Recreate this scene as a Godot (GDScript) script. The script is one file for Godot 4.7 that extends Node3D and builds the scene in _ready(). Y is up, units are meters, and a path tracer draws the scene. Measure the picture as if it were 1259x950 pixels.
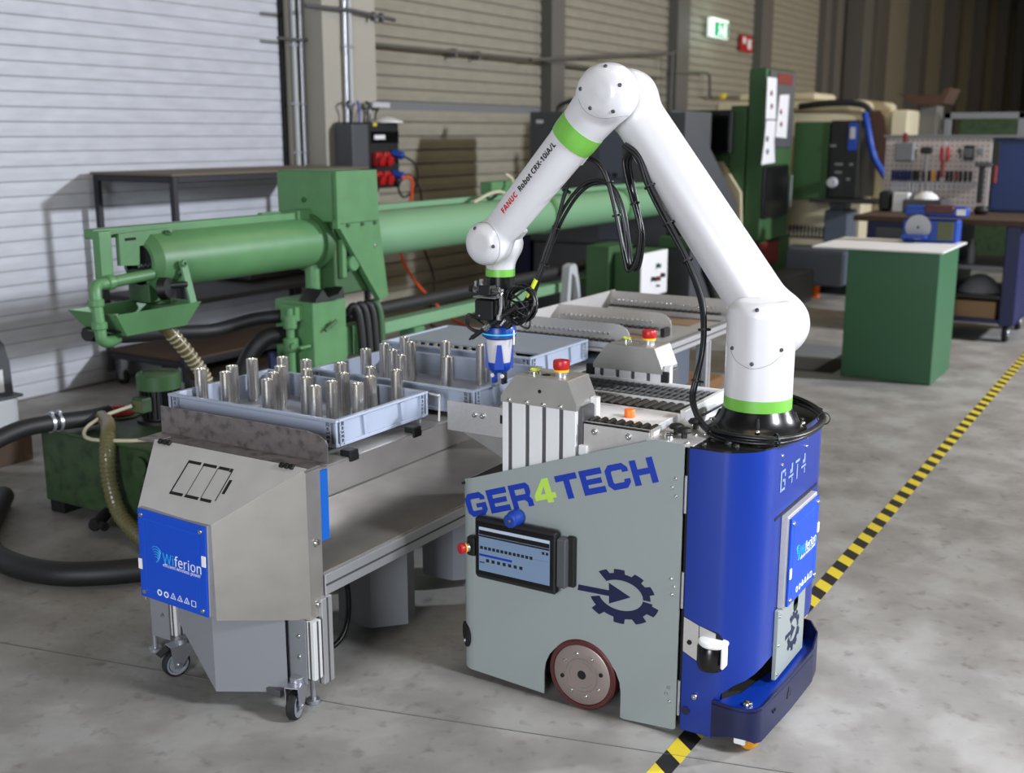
extends Node3D
# A workshop hall: a mobile robot with a white arm beside a tray cart, a bar feeder and lathes behind.
# X runs along the hall wall, Z away from it, metres; the wall stands at z = -5.43.

class MB:
	var v := PackedVector3Array()
	var n := PackedVector3Array()

	func tri(a: Vector3, b: Vector3, c: Vector3, na: Vector3, nb: Vector3, nc: Vector3) -> void:
		if (b - a).cross(c - a).dot(na + nb + nc) > 0.0:
			v.append(a); v.append(c); v.append(b)
			n.append(na); n.append(nc); n.append(nb)
		else:
			v.append(a); v.append(b); v.append(c)
			n.append(na); n.append(nb); n.append(nc)

	func ftri(a: Vector3, b: Vector3, c: Vector3, o: Vector3) -> void:   # flat, facing away from o
		var k := (b - a).cross(c - a).normalized()
		if k.dot((a + b + c) / 3.0 - o) < 0.0:
			k = -k
		tri(a, b, c, k, k, k)

	func quad(a: Vector3, b: Vector3, c: Vector3, d: Vector3, k: Vector3) -> void:
		tri(a, b, c, k, k, k)
		tri(a, c, d, k, k, k)

	func quadn(a: Vector3, b: Vector3, c: Vector3, d: Vector3, na: Vector3, nb: Vector3, nc: Vector3, nd: Vector3) -> void:
		tri(a, b, c, na, nb, nc)
		tri(a, c, d, na, nc, nd)

	# a box with rounded (chamfered, smooth-shaded) edges
	func box(c: Vector3, s: Vector3, bv := 0.003, t := Basis()) -> MB:
		var h := s * 0.5
		var e: float = minf(bv, minf(h.x, minf(h.y, h.z)) * 0.9)
		var ax := [Vector3.RIGHT, Vector3.UP, Vector3.BACK]
		var P := func(i: int, sg: Vector3) -> Vector3:
			var p := Vector3(sg.x * (h.x - e), sg.y * (h.y - e), sg.z * (h.z - e))
			p[i] = sg[i] * h[i]
			return c + t * p
		for i in 3:
			for s1 in [-1.0, 1.0]:
				var k: Vector3 = t * (ax[i] * s1)
				var j := (i + 1) % 3
				var l := (i + 2) % 3
				var q := []
				for u in [[-1.0, -1.0], [1.0, -1.0], [1.0, 1.0], [-1.0, 1.0]]:
					var sg := Vector3()
					sg[i] = s1; sg[j] = u[0]; sg[l] = u[1]
					q.append(P.call(i, sg))
				quad(q[0], q[1], q[2], q[3], k)
				if e > 0.0:
					for s2 in [-1.0, 1.0]:
						var a := Vector3(); a[i] = s1; a[j] = s2; a[l] = -1.0
						var b := a; b[l] = 1.0
						var k2: Vector3 = t * (ax[j] * s2)
						quadn(P.call(i, a), P.call(i, b), P.call(j, b), P.call(j, a), k, k, k2, k2)
		if e > 0.0:
			for sx in [-1.0, 1.0]:
				for sy in [-1.0, 1.0]:
					for sz in [-1.0, 1.0]:
						var sg := Vector3(sx, sy, sz)
						tri(P.call(0, sg), P.call(1, sg), P.call(2, sg), t * Vector3(sx, 0, 0), t * Vector3(0, sy, 0), t * Vector3(0, 0, sz))
		return self

	# box given by two opposite corners
	func bx(a: Vector3, b: Vector3, bv := 0.002) -> MB:
		return box((a + b) * 0.5, (b - a).abs(), bv)

	# profile of (radius, height) swept about an axis; sharp where the profile turns by more than 30 degrees
	func lathe(o: Vector3, axis: Vector3, prof: Array, seg := 24) -> MB:
		var y := axis.normalized()
		var x := y.cross(Vector3(0.31, 0.2, 0.93) if absf(y.z) < 0.9 else Vector3.RIGHT).normalized()
		var z := x.cross(y)
		for i in prof.size() - 1:
			var a: Vector2 = prof[i]
			var b: Vector2 = prof[i + 1]
			if a.distance_to(b) < 1e-6:
				continue
			var nn := Vector2(b.y - a.y, a.x - b.x).normalized()
			var na := nn
			var nb := nn
			if i > 0:
				var p: Vector2 = prof[i - 1]
				var m := Vector2(a.y - p.y, p.x - a.x).normalized()
				if m.dot(nn) > 0.8:
					na = (m + nn).normalized()
			if i < prof.size() - 2:
				var p2: Vector2 = prof[i + 2]
				var m2 := Vector2(p2.y - b.y, b.x - p2.x).normalized()
				if m2.dot(nn) > 0.8:
					nb = (m2 + nn).normalized()
			for k in seg:
				var d0 := x * cos(TAU * k / seg) + z * sin(TAU * k / seg)
				var d1 := x * cos(TAU * (k + 1) / seg) + z * sin(TAU * (k + 1) / seg)
				var a0 := o + d0 * a.x + y * a.y
				var a1 := o + d1 * a.x + y * a.y
				var b0 := o + d0 * b.x + y * b.y
				var b1 := o + d1 * b.x + y * b.y
				var na0 := d0 * na.x + y * na.y
				var na1 := d1 * na.x + y * na.y
				var nb0 := d0 * nb.x + y * nb.y
				var nb1 := d1 * nb.x + y * nb.y
				if a.x > 1e-6:
					tri(a0, a1, b1, na0, na1, nb1)
				if b.x > 1e-6:
					tri(a0, b1, b0, na0, nb1, nb0)
		return self

	func cyl(a: Vector3, b: Vector3, r: float, seg := 16, bv := 0.0, r2 := -1.0) -> MB:
		var h := a.distance_to(b)
		var q := r if r2 < 0.0 else r2
		if bv > 0.0:
			return lathe(a, b - a, [Vector2(0, 0), Vector2(r - bv, 0), Vector2(r, bv), Vector2(q, h - bv), Vector2(q - bv, h), Vector2(0, h)], seg)
		return lathe(a, b - a, [Vector2(0, 0), Vector2(r, 0), Vector2(q, h), Vector2(0, h)], seg)

	# a pipe along points
	func tube(pts: Array, r: float, seg := 8, r2 := -1.0) -> MB:
		var m := pts.size()
		var up := Vector3.UP
		var rings := []
		var dirs := []
		for i in m:
			var d: Vector3 = (pts[mini(i + 1, m - 1)] - pts[maxi(i - 1, 0)]).normalized()
			if i == 0:
				up = Vector3.UP if absf(d.y) < 0.9 else Vector3.RIGHT
			var s := d.cross(up).normalized()
			up = s.cross(d).normalized()
			var rr: float = r if r2 < 0.0 else lerpf(r, r2, float(i) / (m - 1))
			var ring := []
			for k in seg:
				var w := s * cos(TAU * k / seg) + up * sin(TAU * k / seg)
				ring.append([pts[i] + w * rr, w])
			rings.append(ring)
			dirs.append(d)
		for i in m - 1:
			for k in seg:
				var a = rings[i][k]
				var b = rings[i][(k + 1) % seg]
				var c = rings[i + 1][(k + 1) % seg]
				var e = rings[i + 1][k]
				quadn(a[0], b[0], c[0], e[0], a[1], b[1], c[1], e[1])
		for k in seg:
			var q := (k + 1) % seg
			tri(pts[0], rings[0][k][0], rings[0][q][0], -dirs[0], -dirs[0], -dirs[0])
			tri(pts[m - 1], rings[m - 1][k][0], rings[m - 1][q][0], dirs[m - 1], dirs[m - 1], dirs[m - 1])
		return self

	# outline in the x-y plane of t, made thick from z = 0 to z = depth
	func prism(poly: Array, t: Transform3D, depth: float, smooth := false) -> MB:
		var p := PackedVector2Array(poly)
		if Geometry2D.is_polygon_clockwise(p):
			p.reverse()
		var idx := Geometry2D.triangulate_polygon(p)
		var kf := t.basis.z.normalized() * signf(depth)
		var m := p.size()
		for i in range(0, idx.size(), 3):
			var q := []
			for j in 3:
				q.append(p[idx[i + j]])
			tri(t * Vector3(q[0].x, q[0].y, depth), t * Vector3(q[1].x, q[1].y, depth), t * Vector3(q[2].x, q[2].y, depth), kf, kf, kf)
			tri(t * Vector3(q[0].x, q[0].y, 0), t * Vector3(q[1].x, q[1].y, 0), t * Vector3(q[2].x, q[2].y, 0), -kf, -kf, -kf)
		var en := []
		for i in m:
			var d := p[(i + 1) % m] - p[i]
			en.append(Vector2(d.y, -d.x).normalized())
		for i in m:
			var j := (i + 1) % m
			var n0: Vector2 = en[i]
			var n1: Vector2 = en[i]
			if smooth:
				var pr: Vector2 = en[(i + m - 1) % m]
				var nx: Vector2 = en[j]
				if pr.dot(n0) > 0.7:
					n0 = (pr + n0).normalized()
				if nx.dot(n1) > 0.7:
					n1 = (nx + n1).normalized()
			var k0 := (t.basis * Vector3(n0.x, n0.y, 0)).normalized()
			var k1 := (t.basis * Vector3(n1.x, n1.y, 0)).normalized()
			quadn(t * Vector3(p[i].x, p[i].y, 0), t * Vector3(p[j].x, p[j].y, 0), t * Vector3(p[j].x, p[j].y, depth), t * Vector3(p[i].x, p[i].y, depth), k0, k1, k1, k0)
		return self

	# a sheet of thickness th swept along a plan outline (x, z) between two heights given per point
	func wall(path: Array, lo: Array, hi: Array, th: float, smooth := true) -> MB:
		var m := path.size()
		var en := []
		for i in m - 1:
			var d: Vector2 = path[i + 1] - path[i]
			en.append(Vector2(d.y, -d.x).normalized())
		var vn := []
		for i in m:
			var q: Vector2 = en[maxi(i - 1, 0)] + en[mini(i, m - 2)]
			vn.append(q.normalized())
		for i in m - 1:
			var a: Vector2 = path[i]
			var b: Vector2 = path[i + 1]
			var n0: Vector2 = vn[i] if smooth else en[i]
			var n1: Vector2 = vn[i + 1] if smooth else en[i]
			var ai: Vector2 = a - vn[i] * th
			var bi: Vector2 = b - vn[i + 1] * th
			var A := [Vector3(a.x, lo[i], a.y), Vector3(b.x, lo[i + 1], b.y), Vector3(b.x, hi[i + 1], b.y), Vector3(a.x, hi[i], a.y)]
			var B := [Vector3(ai.x, lo[i], ai.y), Vector3(bi.x, lo[i + 1], bi.y), Vector3(bi.x, hi[i + 1], bi.y), Vector3(ai.x, hi[i], ai.y)]
			var k0 := Vector3(n0.x, 0, n0.y)
			var k1 := Vector3(n1.x, 0, n1.y)
			quadn(A[0], A[1], A[2], A[3], k0, k1, k1, k0)
			quadn(B[0], B[1], B[2], B[3], -k0, -k1, -k1, -k0)
			quad(A[3], A[2], B[2], B[3], Vector3.UP)
			quad(A[0], A[1], B[1], B[0], Vector3.DOWN)
			if i == 0:
				var e := -Vector3((b - a).x, 0, (b - a).y).normalized()
				quad(A[0], A[3], B[3], B[0], e)
			if i == m - 2:
				var e2 := Vector3((b - a).x, 0, (b - a).y).normalized()
				quad(A[1], A[2], B[2], B[1], e2)
		return self

	func xf(t: Transform3D) -> MB:
		var nb := t.basis.inverse().transposed()
		for i in v.size():
			v[i] = t * v[i]
			n[i] = (nb * n[i]).normalized()
		return self

	func mesh(org: Vector3) -> ArrayMesh:
		var w := PackedVector3Array()
		w.resize(v.size())
		for i in v.size():
			w[i] = v[i] - org
		var a := []
		a.resize(Mesh.ARRAY_MAX)
		a[Mesh.ARRAY_VERTEX] = w
		a[Mesh.ARRAY_NORMAL] = n
		var m := ArrayMesh.new()
		m.add_surface_from_arrays(Mesh.PRIMITIVE_TRIANGLES, a)
		return m

var M := {}
var org := Vector3.ZERO
var fonts := {}
var rng := RandomNumberGenerator.new()

func V(x: float, y: float, z: float) -> Vector3:
	return Vector3(x, y, z)

# a frame whose x axis, y axis and origin are given (z follows, pointing out of the x-y plane)
func frame(o: Vector3, x: Vector3, y: Vector3) -> Transform3D:
	var xa := x.normalized()
	var za := xa.cross(y).normalized()
	return Transform3D(Basis(xa, za.cross(xa), za), o)

func thing(called: String, label: String, category: String, at: Vector3, group := "") -> Node3D:
	var o := Node3D.new()
	o.name = called
	o.position = at
	o.set_meta("label", label)
	o.set_meta("category", category)
	if group:
		o.set_meta("group", group)
	add_child(o, true)
	org = at
	return o

func obj(parent: Node, called: String, mb: MB, mat: Material, label := "") -> MeshInstance3D:
	var o := MeshInstance3D.new()
	o.name = called
	var base := org
	if parent is MeshInstance3D:
		o.mesh = mb.mesh(org)
	else:
		o.mesh = mb.mesh(base)
	o.material_override = mat
	if label:
		o.set_meta("label", label)
	parent.add_child(o, true)
	return o

# one mesh that is a whole thing: its node stands at its base
func solo(called: String, label: String, category: String, mb: MB, mat: Material, at: Vector3, group := "") -> MeshInstance3D:
	org = at
	var o := obj(self, called, mb, mat, label)
	o.position = at
	o.set_meta("category", category)
	if group:
		o.set_meta("group", group)
	return o

func struct(called: String, mb: MB, mat: Material, parent: Node = self) -> MeshInstance3D:
	org = Vector3.ZERO
	var o := obj(parent, called, mb, mat)
	if parent == self:
		o.set_meta("kind", "structure")
	return o

func copy(src: Node3D, at: Vector3, label: String, turn := 0.0) -> Node3D:
	var c: Node3D = src.duplicate()
	var nm := String(src.name)
	c.name = nm
	c.position = at
	c.rotation.y = turn
	if label:
		c.set_meta("label", label)
	add_child(c, true)
	return c

# a pair of half-round screw heads share one mesh
var screw_meshes := {}
func screw(parent: Node, at: Vector3, dir: Vector3, r := 0.005, mat: Material = null, called := "screw") -> MeshInstance3D:
	var key := "%.4f" % r
	if not screw_meshes.has(key):
		var b := MB.new()
		b.lathe(Vector3.ZERO, Vector3.UP, [Vector2(r, 0), Vector2(r, r * 0.45), Vector2(r * 0.8, r * 0.75), Vector2(r * 0.45, r * 0.8), Vector2(r * 0.42, r * 0.35), Vector2(0, r * 0.35)], 10)
		screw_meshes[key] = b.mesh(Vector3.ZERO)
	var o := MeshInstance3D.new()
	o.name = called
	o.mesh = screw_meshes[key]
	o.material_override = mat if mat else M.bolt
	var y := dir.normalized()
	var x := y.cross(Vector3(0.3, 0.5, 0.81)).normalized()
	o.transform = Transform3D(Basis(x, y, x.cross(y)), at - org)
	parent.add_child(o, true)
	return o

func text_mesh(s: String, size: float, font := "Droid Sans", bold := false, depth := 0.0006) -> TextMesh:
	var key := font + str(bold)
	if not fonts.has(key):
		var f := SystemFont.new()
		f.font_names = PackedStringArray([font])
		f.font_weight = 700 if bold else 400
		fonts[key] = f
	var m := TextMesh.new()
	m.font = fonts[key]
	m.font_size = 64
	m.pixel_size = size / 64.0
	m.text = s
	m.depth = depth
	m.curve_step = 4.0
	m.horizontal_alignment = HORIZONTAL_ALIGNMENT_LEFT
	m.vertical_alignment = VERTICAL_ALIGNMENT_CENTER
	return m

func text(parent: Node, called: String, s: String, t: Transform3D, size: float, mat: Material, bold := false, wide := 1.0) -> MeshInstance3D:
	var o := MeshInstance3D.new()
	o.name = called
	o.mesh = text_mesh(s, size, "Droid Sans", bold)
	o.material_override = mat
	o.transform = Transform3D(t.basis.scaled_local(Vector3(wide, 1, 1)), t.origin - org)
	parent.add_child(o, true)
	return o

func smooth_path(ctrl: Array, per := 6) -> Array:
	var c := Curve3D.new()
	var m := ctrl.size()
	for i in m:
		var d: Vector3 = (ctrl[mini(i + 1, m - 1)] - ctrl[maxi(i - 1, 0)]) / 6.0
		c.add_point(ctrl[i], -d, d)
	var out := []
	for i in m - 1:
		for k in per:
			out.append(c.sample(i, float(k) / per))
	out.append(ctrl[m - 1])
	return out

func noise_tex(fr: float, ramp: Array, oct := 4, as_normal := false, bump := 4.0, seed_ := 1, type := FastNoiseLite.TYPE_SIMPLEX_SMOOTH, size := 512) -> NoiseTexture2D:
	var f := FastNoiseLite.new()
	f.noise_type = type
	f.seed = seed_
	f.frequency = fr
	f.fractal_octaves = oct
	var t := NoiseTexture2D.new()
	t.width = size
	t.height = size
	t.seamless = true
	t.noise = f
	if as_normal:
		t.as_normal_map = true
		t.bump_strength = bump
	elif ramp.size():
		var g := Gradient.new()
		var off := PackedFloat32Array()
		var col := PackedColorArray()
		for i in ramp.size():
			off.append(ramp[i][0])
			col.append(ramp[i][1])
		g.offsets = off
		g.colors = col
		t.color_ramp = g
	return t

func mat(c: Color, rough := 0.5, metal := 0.0) -> StandardMaterial3D:
	var m := StandardMaterial3D.new()
	m.albedo_color = c
	m.roughness = rough
	m.metallic = metal
	return m

func tri_tex(m: StandardMaterial3D, scale: Vector3, world := false) -> StandardMaterial3D:
	m.uv1_triplanar = true
	m.uv1_world_triplanar = world
	m.uv1_scale = scale
	return m

func grey(a: float, warm := 0.0) -> Color:
	return Color(a + warm, a, a - warm)

func make_materials() -> void:
	var soft := noise_tex(0.012, [[0.0, grey(0.92)], [1.0, grey(1.0)]], 5, false, 1, 7)
	var fine := noise_tex(0.06, [[0.0, grey(0.96)], [1.0, grey(1.0)]], 3, false, 1, 9)
	var blot := noise_tex(0.02, [[0.0, grey(0.6)], [0.45, grey(0.9)], [1.0, grey(1.0)]], 5, false, 1, 11)
	var rough_n := noise_tex(0.008, [[0.0, grey(0.85)], [1.0, grey(1.0)]], 4, false, 1, 13)
	var streak := noise_tex(0.05, [[0.0, grey(0.9)], [1.0, grey(1.0)]], 3, false, 1, 15)
	M.soft = soft
	# concrete
	var c := mat(Color(0.63, 0.625, 0.615), 1.0)
	c.albedo_texture = noise_tex(0.006, [[0.0, Color(0.78, 0.77, 0.76)], [0.32, Color(0.86, 0.85, 0.84)], [0.5, Color(0.9, 0.89, 0.88)], [0.68, Color(0.97, 0.965, 0.96)], [1.0, Color(1, 1, 1)]], 7, false, 1, 21, FastNoiseLite.TYPE_SIMPLEX_SMOOTH, 1024)
	c.roughness_texture = noise_tex(0.01, [[0.0, grey(0.42)], [1.0, grey(0.72)]], 5, false, 1, 23)
	c.normal_enabled = true
	c.normal_texture = noise_tex(0.05, [], 4, true, 1.2, 25)
	c.normal_scale = 0.35
	c.detail_enabled = true
	c.detail_blend_mode = BaseMaterial3D.BLEND_MODE_MUL
	var spots := noise_tex(0.03, [[0.0, Color(0.78, 0.77, 0.76, 1)], [0.2, Color(0.93, 0.925, 0.92, 1)], [0.34, Color(1, 1, 1, 1)], [1.0, Color(1, 1, 1, 1)]], 4, false, 1, 27, FastNoiseLite.TYPE_SIMPLEX_SMOOTH, 1024)
	c.detail_albedo = spots
	c.detail_uv_layer = BaseMaterial3D.DETAIL_UV_1
	M.concrete = tri_tex(c, V(0.42, 0.42, 0.42), true)
	M.joint = mat(Color(0.36, 0.355, 0.34), 0.9)
	# walls
	var pc := mat(Color(0.76, 0.77, 0.80), 0.5)
	pc.albedo_texture = soft
	M.door_panel = tri_tex(pc, V(0.6, 2, 0.6), true)
	var sc := mat(Color(0.58, 0.56, 0.50), 0.55)
	sc.albedo_texture = soft
	M.siding = tri_tex(sc, V(0.6, 2, 0.6), true)
	M.wall_core = mat(Color(0.42, 0.41, 0.38), 0.8)
	M.column_paint = mat(Color(0.64, 0.62, 0.575), 0.5)
	M.column_dark = mat(Color(0.36, 0.35, 0.33), 0.55)
	M.hall_dark = mat(Color(0.50, 0.49, 0.47), 0.9)
	M.hall_white = mat(Color(0.62, 0.6, 0.56), 0.9)
	# metals
	var st := mat(Color(0.80, 0.79, 0.78), 0.48, 0.6)
	st.roughness_texture = rough_n
	st.albedo_texture = fine
	M.steel = tri_tex(st, V(2, 2, 2))
	var sh := mat(Color(0.73, 0.72, 0.70), 0.42, 0.65)
	sh.albedo_texture = soft
	sh.roughness_texture = rough_n
	M.sheet = tri_tex(sh, V(1.5, 1.5, 1.5))
	M.lid_sheet = tri_tex(mat(Color(0.80, 0.79, 0.775), 0.45, 0.45), V(1.5, 1.5, 1.5))
	M.lid_sheet.albedo_texture = soft
	M.bright_sheet = tri_tex(mat(Color(0.70, 0.685, 0.66), 0.33, 0.85), V(1.5, 1.5, 1.5))
	M.bright_sheet.albedo_texture = soft
	var br := mat(Color(0.86, 0.84, 0.81), 0.27, 0.95)
	br.albedo_texture = streak
	br.roughness_texture = streak
	M.turned = tri_tex(br, V(1.2, 24, 1.2))
	var rs := mat(Color(0.60, 0.57, 0.565), 0.45, 0.7)
	rs.albedo_texture = blot
	rs.roughness_texture = rough_n
	M.raw_steel = tri_tex(rs, V(2.2, 2.2, 2.2))
	var mr := mat(Color(0.66, 0.64, 0.62), 0.25, 0.5)
	mr.albedo_texture = soft
	mr.roughness_texture = rough_n
	M.mirror_steel = tri_tex(mr, V(1.2, 1.2, 1.2))
	M.alu = mat(Color(0.80, 0.80, 0.81), 0.42, 0.75)
	M.alu_light = mat(Color(0.90, 0.90, 0.90), 0.5, 0.3)
	M.alu_dark = mat(Color(0.38, 0.38, 0.39), 0.5, 0.6)
	M.bolt = mat(Color(0.78, 0.78, 0.78), 0.28, 1.0)
	M.chrome = mat(Color(0.85, 0.85, 0.86), 0.12, 1.0)
	M.zinc = mat(Color(0.72, 0.73, 0.76), 0.35, 0.8)
	# paints and plastics
	M.robot_white = mat(Color(0.79, 0.785, 0.795), 0.32)
	M.robot_white.clearcoat_enabled = true
	M.robot_white.clearcoat = 0.3
	M.robot_white.clearcoat_roughness = 0.08
	M.lime = mat(Color(0.43, 0.69, 0.27), 0.35)
	M.black_gloss = mat(Color(0.045, 0.045, 0.05), 0.25)
	M.black = mat(Color(0.06, 0.06, 0.062), 0.5)
	M.rubber = mat(Color(0.075, 0.075, 0.08), 0.75)
	M.cable = mat(Color(0.055, 0.055, 0.065), 0.38)
	M.hole = mat(Color(0.015, 0.015, 0.018), 0.8)
	var ag := mat(Color(0.56, 0.59, 0.585), 0.42)
	M.agv_grey = tri_tex(ag, V(3, 3, 3))
	M.agv_blue = mat(Color(0.03, 0.175, 0.53), 0.34)
	M.navy = mat(Color(0.05, 0.08, 0.24), 0.4)
	M.logo_blue = mat(Color(0.02, 0.19, 0.62), 0.45)
	M.logo_lime = mat(Color(0.70, 0.84, 0.32), 0.45)
	M.plate_blue = mat(Color(0.03, 0.28, 0.75), 0.32)
	M.plate_line = mat(Color(0.1, 0.42, 0.82), 0.4)
	M.plate_cyan = mat(Color(0.2, 0.66, 0.9), 0.4)
	M.white = mat(Color(0.9, 0.9, 0.9), 0.45)
	M.letter_white = mat(Color(0.88, 0.9, 0.93), 0.5)
	M.letter_red = mat(Color(0.75, 0.05, 0.13), 0.5)
	M.letter_black = mat(Color(0.06, 0.06, 0.07), 0.5)
	M.letter_pale = mat(Color(0.55, 0.62, 0.78), 0.4)
	M.estop_red = mat(Color(0.68, 0.10, 0.11), 0.4)
	M.estop_yellow = mat(Color(0.93, 0.72, 0.08), 0.45)
	M.orange = mat(Color(0.95, 0.43, 0.1), 0.45)
	M.lime_ring = mat(Color(0.82, 0.86, 0.2), 0.4)
	M.tyre_red = mat(Color(0.30, 0.12, 0.115), 0.5)
	M.wheel_metal = mat(Color(0.62, 0.57, 0.55), 0.4, 0.6)
	M.wheel_yellow = mat(Color(0.85, 0.58, 0.12), 0.5)
	var tr := mat(Color(0.60, 0.635, 0.705), 0.42)
	M.tray = tri_tex(tr, V(3, 3, 3))
	M.tray_lid = mat(Color(0.53, 0.56, 0.60), 0.5)
	M.trough_grey = mat(Color(0.50, 0.51, 0.53), 0.5, 0.1)
	M.caster_grey = mat(Color(0.55, 0.57, 0.6), 0.4)
	M.roller = mat(Color(0.07, 0.07, 0.075), 0.4)
	M.roller_grey = mat(Color(0.26, 0.27, 0.28), 0.55)
	M.screen_off = mat(Color(0.03, 0.035, 0.04), 0.12)
	M.tape_yellow = mat(Color(0.86, 0.77, 0.2), 0.5)
	M.tape_black = mat(Color(0.12, 0.115, 0.12), 0.5)
	M.tape_black.albedo_texture = null
	# machine paints
	var fg := mat(Color(0.34, 0.53, 0.34), 0.42)
	fg.albedo_texture = soft
	M.feeder_green = tri_tex(fg, V(1.4, 1.4, 1.4))
	M.feeder_pale = mat(Color(0.44, 0.61, 0.46), 0.5)
	var tg := mat(Color(0.21, 0.30, 0.18), 0.5)
	tg.albedo_texture = blot
	M.tank_green = tri_tex(tg, V(1.2, 1.2, 1.2))
	M.lathe_green = mat(Color(0.20, 0.34, 0.19), 0.5)
	M.cabinet_green = mat(Color(0.21, 0.40, 0.27), 0.42)
	M.lathe_grey = mat(Color(0.28, 0.29, 0.305), 0.5)
	M.lathe_blue_grey = mat(Color(0.33, 0.36, 0.41), 0.5)
	M.cream = mat(Color(0.80, 0.76, 0.64), 0.55)
	M.bench_blue = mat(Color(0.07, 0.10, 0.30), 0.5)
	M.cab_blue = mat(Color(0.05, 0.17, 0.38), 0.5)
	M.tool_blue = mat(Color(0.07, 0.25, 0.62), 0.45)
	M.rack_steel = mat(Color(0.085, 0.09, 0.12), 0.5)
	M.rack_deck = mat(Color(0.40, 0.36, 0.30), 0.8)
	M.shelf_dark = mat(Color(0.14, 0.135, 0.14), 0.6)
	M.pegboard = mat(Color(0.74, 0.70, 0.68), 0.6)
	M.wood = mat(Color(0.50, 0.36, 0.22), 0.7)
	M.wood_dark = mat(Color(0.27, 0.20, 0.14), 0.75)
	M.rust = mat(Color(0.27, 0.17, 0.11), 0.7)
	M.red = mat(Color(0.66, 0.09, 0.08), 0.45)
	M.red_dull = mat(Color(0.45, 0.12, 0.10), 0.55)
	M.grey_mid = mat(Color(0.45, 0.46, 0.47), 0.5)
	M.grey_light = mat(Color(0.70, 0.71, 0.72), 0.5)
	M.paper = mat(Color(0.86, 0.86, 0.87), 0.8)
	M.card = mat(Color(0.55, 0.44, 0.32), 0.8)
	M.hose_black = mat(Color(0.09, 0.09, 0.095), 0.55)
	M.hose_clear = mat(Color(0.40, 0.36, 0.24), 0.25)
	M.hose_white = mat(Color(0.72, 0.70, 0.60), 0.5)
	M.cord_orange = mat(Color(0.85, 0.30, 0.10), 0.5)
	M.olive = mat(Color(0.34, 0.36, 0.22), 0.6)
	var gl := mat(Color(0.95, 1.0, 0.97), 0.4)
	gl.emission_enabled = true
	gl.emission = Color(0.9, 1.0, 0.95)
	gl.emission_energy_multiplier = 0.9
	M.sign_glow = gl
	var gg := mat(Color(0.1, 0.55, 0.35), 0.4)
	gg.emission_enabled = true
	gg.emission = Color(0.05, 0.45, 0.28)
	gg.emission_energy_multiplier = 0.5
	M.sign_green = gg
	var rg := mat(Color(0.2, 0.7, 0.75), 0.3)
	rg.emission_enabled = true
	rg.emission = Color(0.25, 0.85, 0.9)
	rg.emission_energy_multiplier = 0.5
	M.light_ring = rg

func area(called: String, at: Vector3, target: Vector3, size: Vector2, energy: float, col: Color) -> void:
	var l := AreaLight3D.new()
	l.name = called
	l.area_size = size
	l.light_energy = energy
	l.light_color = col
	l.shadow_enabled = true
	l.area_range = 60.0
	l.area_attenuation = 2.0
	add_child(l, true)
	l.look_at_from_position(at, target, Vector3.UP if absf((target - at).normalized().y) < 0.95 else Vector3.RIGHT)

func _ready() -> void:
	rng.seed = 5
	# ---- camera, air, lamps
	var cam := Camera3D.new()
	cam.name = "camera"
	var yaw := deg_to_rad(31.261)
	var pitch := deg_to_rad(12.4855)
	var fw := V(cos(yaw) * cos(pitch), -sin(pitch), -sin(yaw) * cos(pitch))
	add_child(cam)
	cam.look_at_from_position(V(0, 1.42, 0), V(0, 1.42, 0) + fw, Vector3.UP)
	cam.fov = 37.49
	cam.near = 0.1
	cam.far = 120.0
	var att := CameraAttributesPhysical.new()
	att.frustum_focal_length = 35.37
	att.frustum_near = 0.1
	att.frustum_far = 120.0
	att.frustum_focus_distance = 2.75
	att.exposure_aperture = 2.9
	cam.attributes = att
	var env := Environment.new()
	env.background_mode = Environment.BG_COLOR
	env.background_color = Color(0.35, 0.37, 0.4)
	env.tonemap_mode = Environment.TONE_MAPPER_LINEAR
	env.tonemap_exposure = 0.72
	env.sdfgi_enabled = true
	env.ssao_enabled = true
	env.ssil_enabled = true
	var we := WorldEnvironment.new()
	we.name = "environment"
	we.environment = env
	add_child(we)
	area("flash_right", V(8.4, 3.5, 5.2), V(4.8, 0.8, -3.5), Vector2(0.4, 0.4), 130.0, Color(0.94, 0.96, 1.0))
	var fl := SpotLight3D.new()
	fl.name = "flash_front"
	fl.light_energy = 17.0
	fl.light_color = Color(0.95, 0.97, 1.0)
	fl.light_size = 0.28
	fl.spot_angle = 44.0
	fl.spot_angle_attenuation = 0.9
	fl.spot_range = 60.0
	fl.spot_attenuation = 2.0
	fl.shadow_enabled = true
	add_child(fl)
	fl.look_at_from_position(V(2.3, 2.1, 1.4), V(1.8, 0.2, -1.8), Vector3.UP)
	area("flash_left", V(-4.5, 1.9, 0.2), V(2.5, 0.6, 1.2), Vector2(2.2, 2.2), 55.0, Color(0.95, 0.97, 1.0))
	area("flash_far", V(17.0, 1.6, 1.6), V(18.0, 0.4, -5.4), Vector2(1.0, 1.0), 27.0, Color(1.0, 0.96, 0.9))
	for i in 7:
		area("hall_lamp", V(-4.0 + i * 6.0, 5.5, -0.5), V(-4.0 + i * 6.0, 0.0, -0.5), Vector2(3.0, 1.0), [2.0, 4.0, 10.0, 6.0, 5.0, 5.0, 5.0][i], Color(1.0, 0.91, 0.75))
	make_materials()
	build_hall()
	build_background()
	build_cart()
	build_table()
	build_vehicle()
	build_arm()

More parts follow.
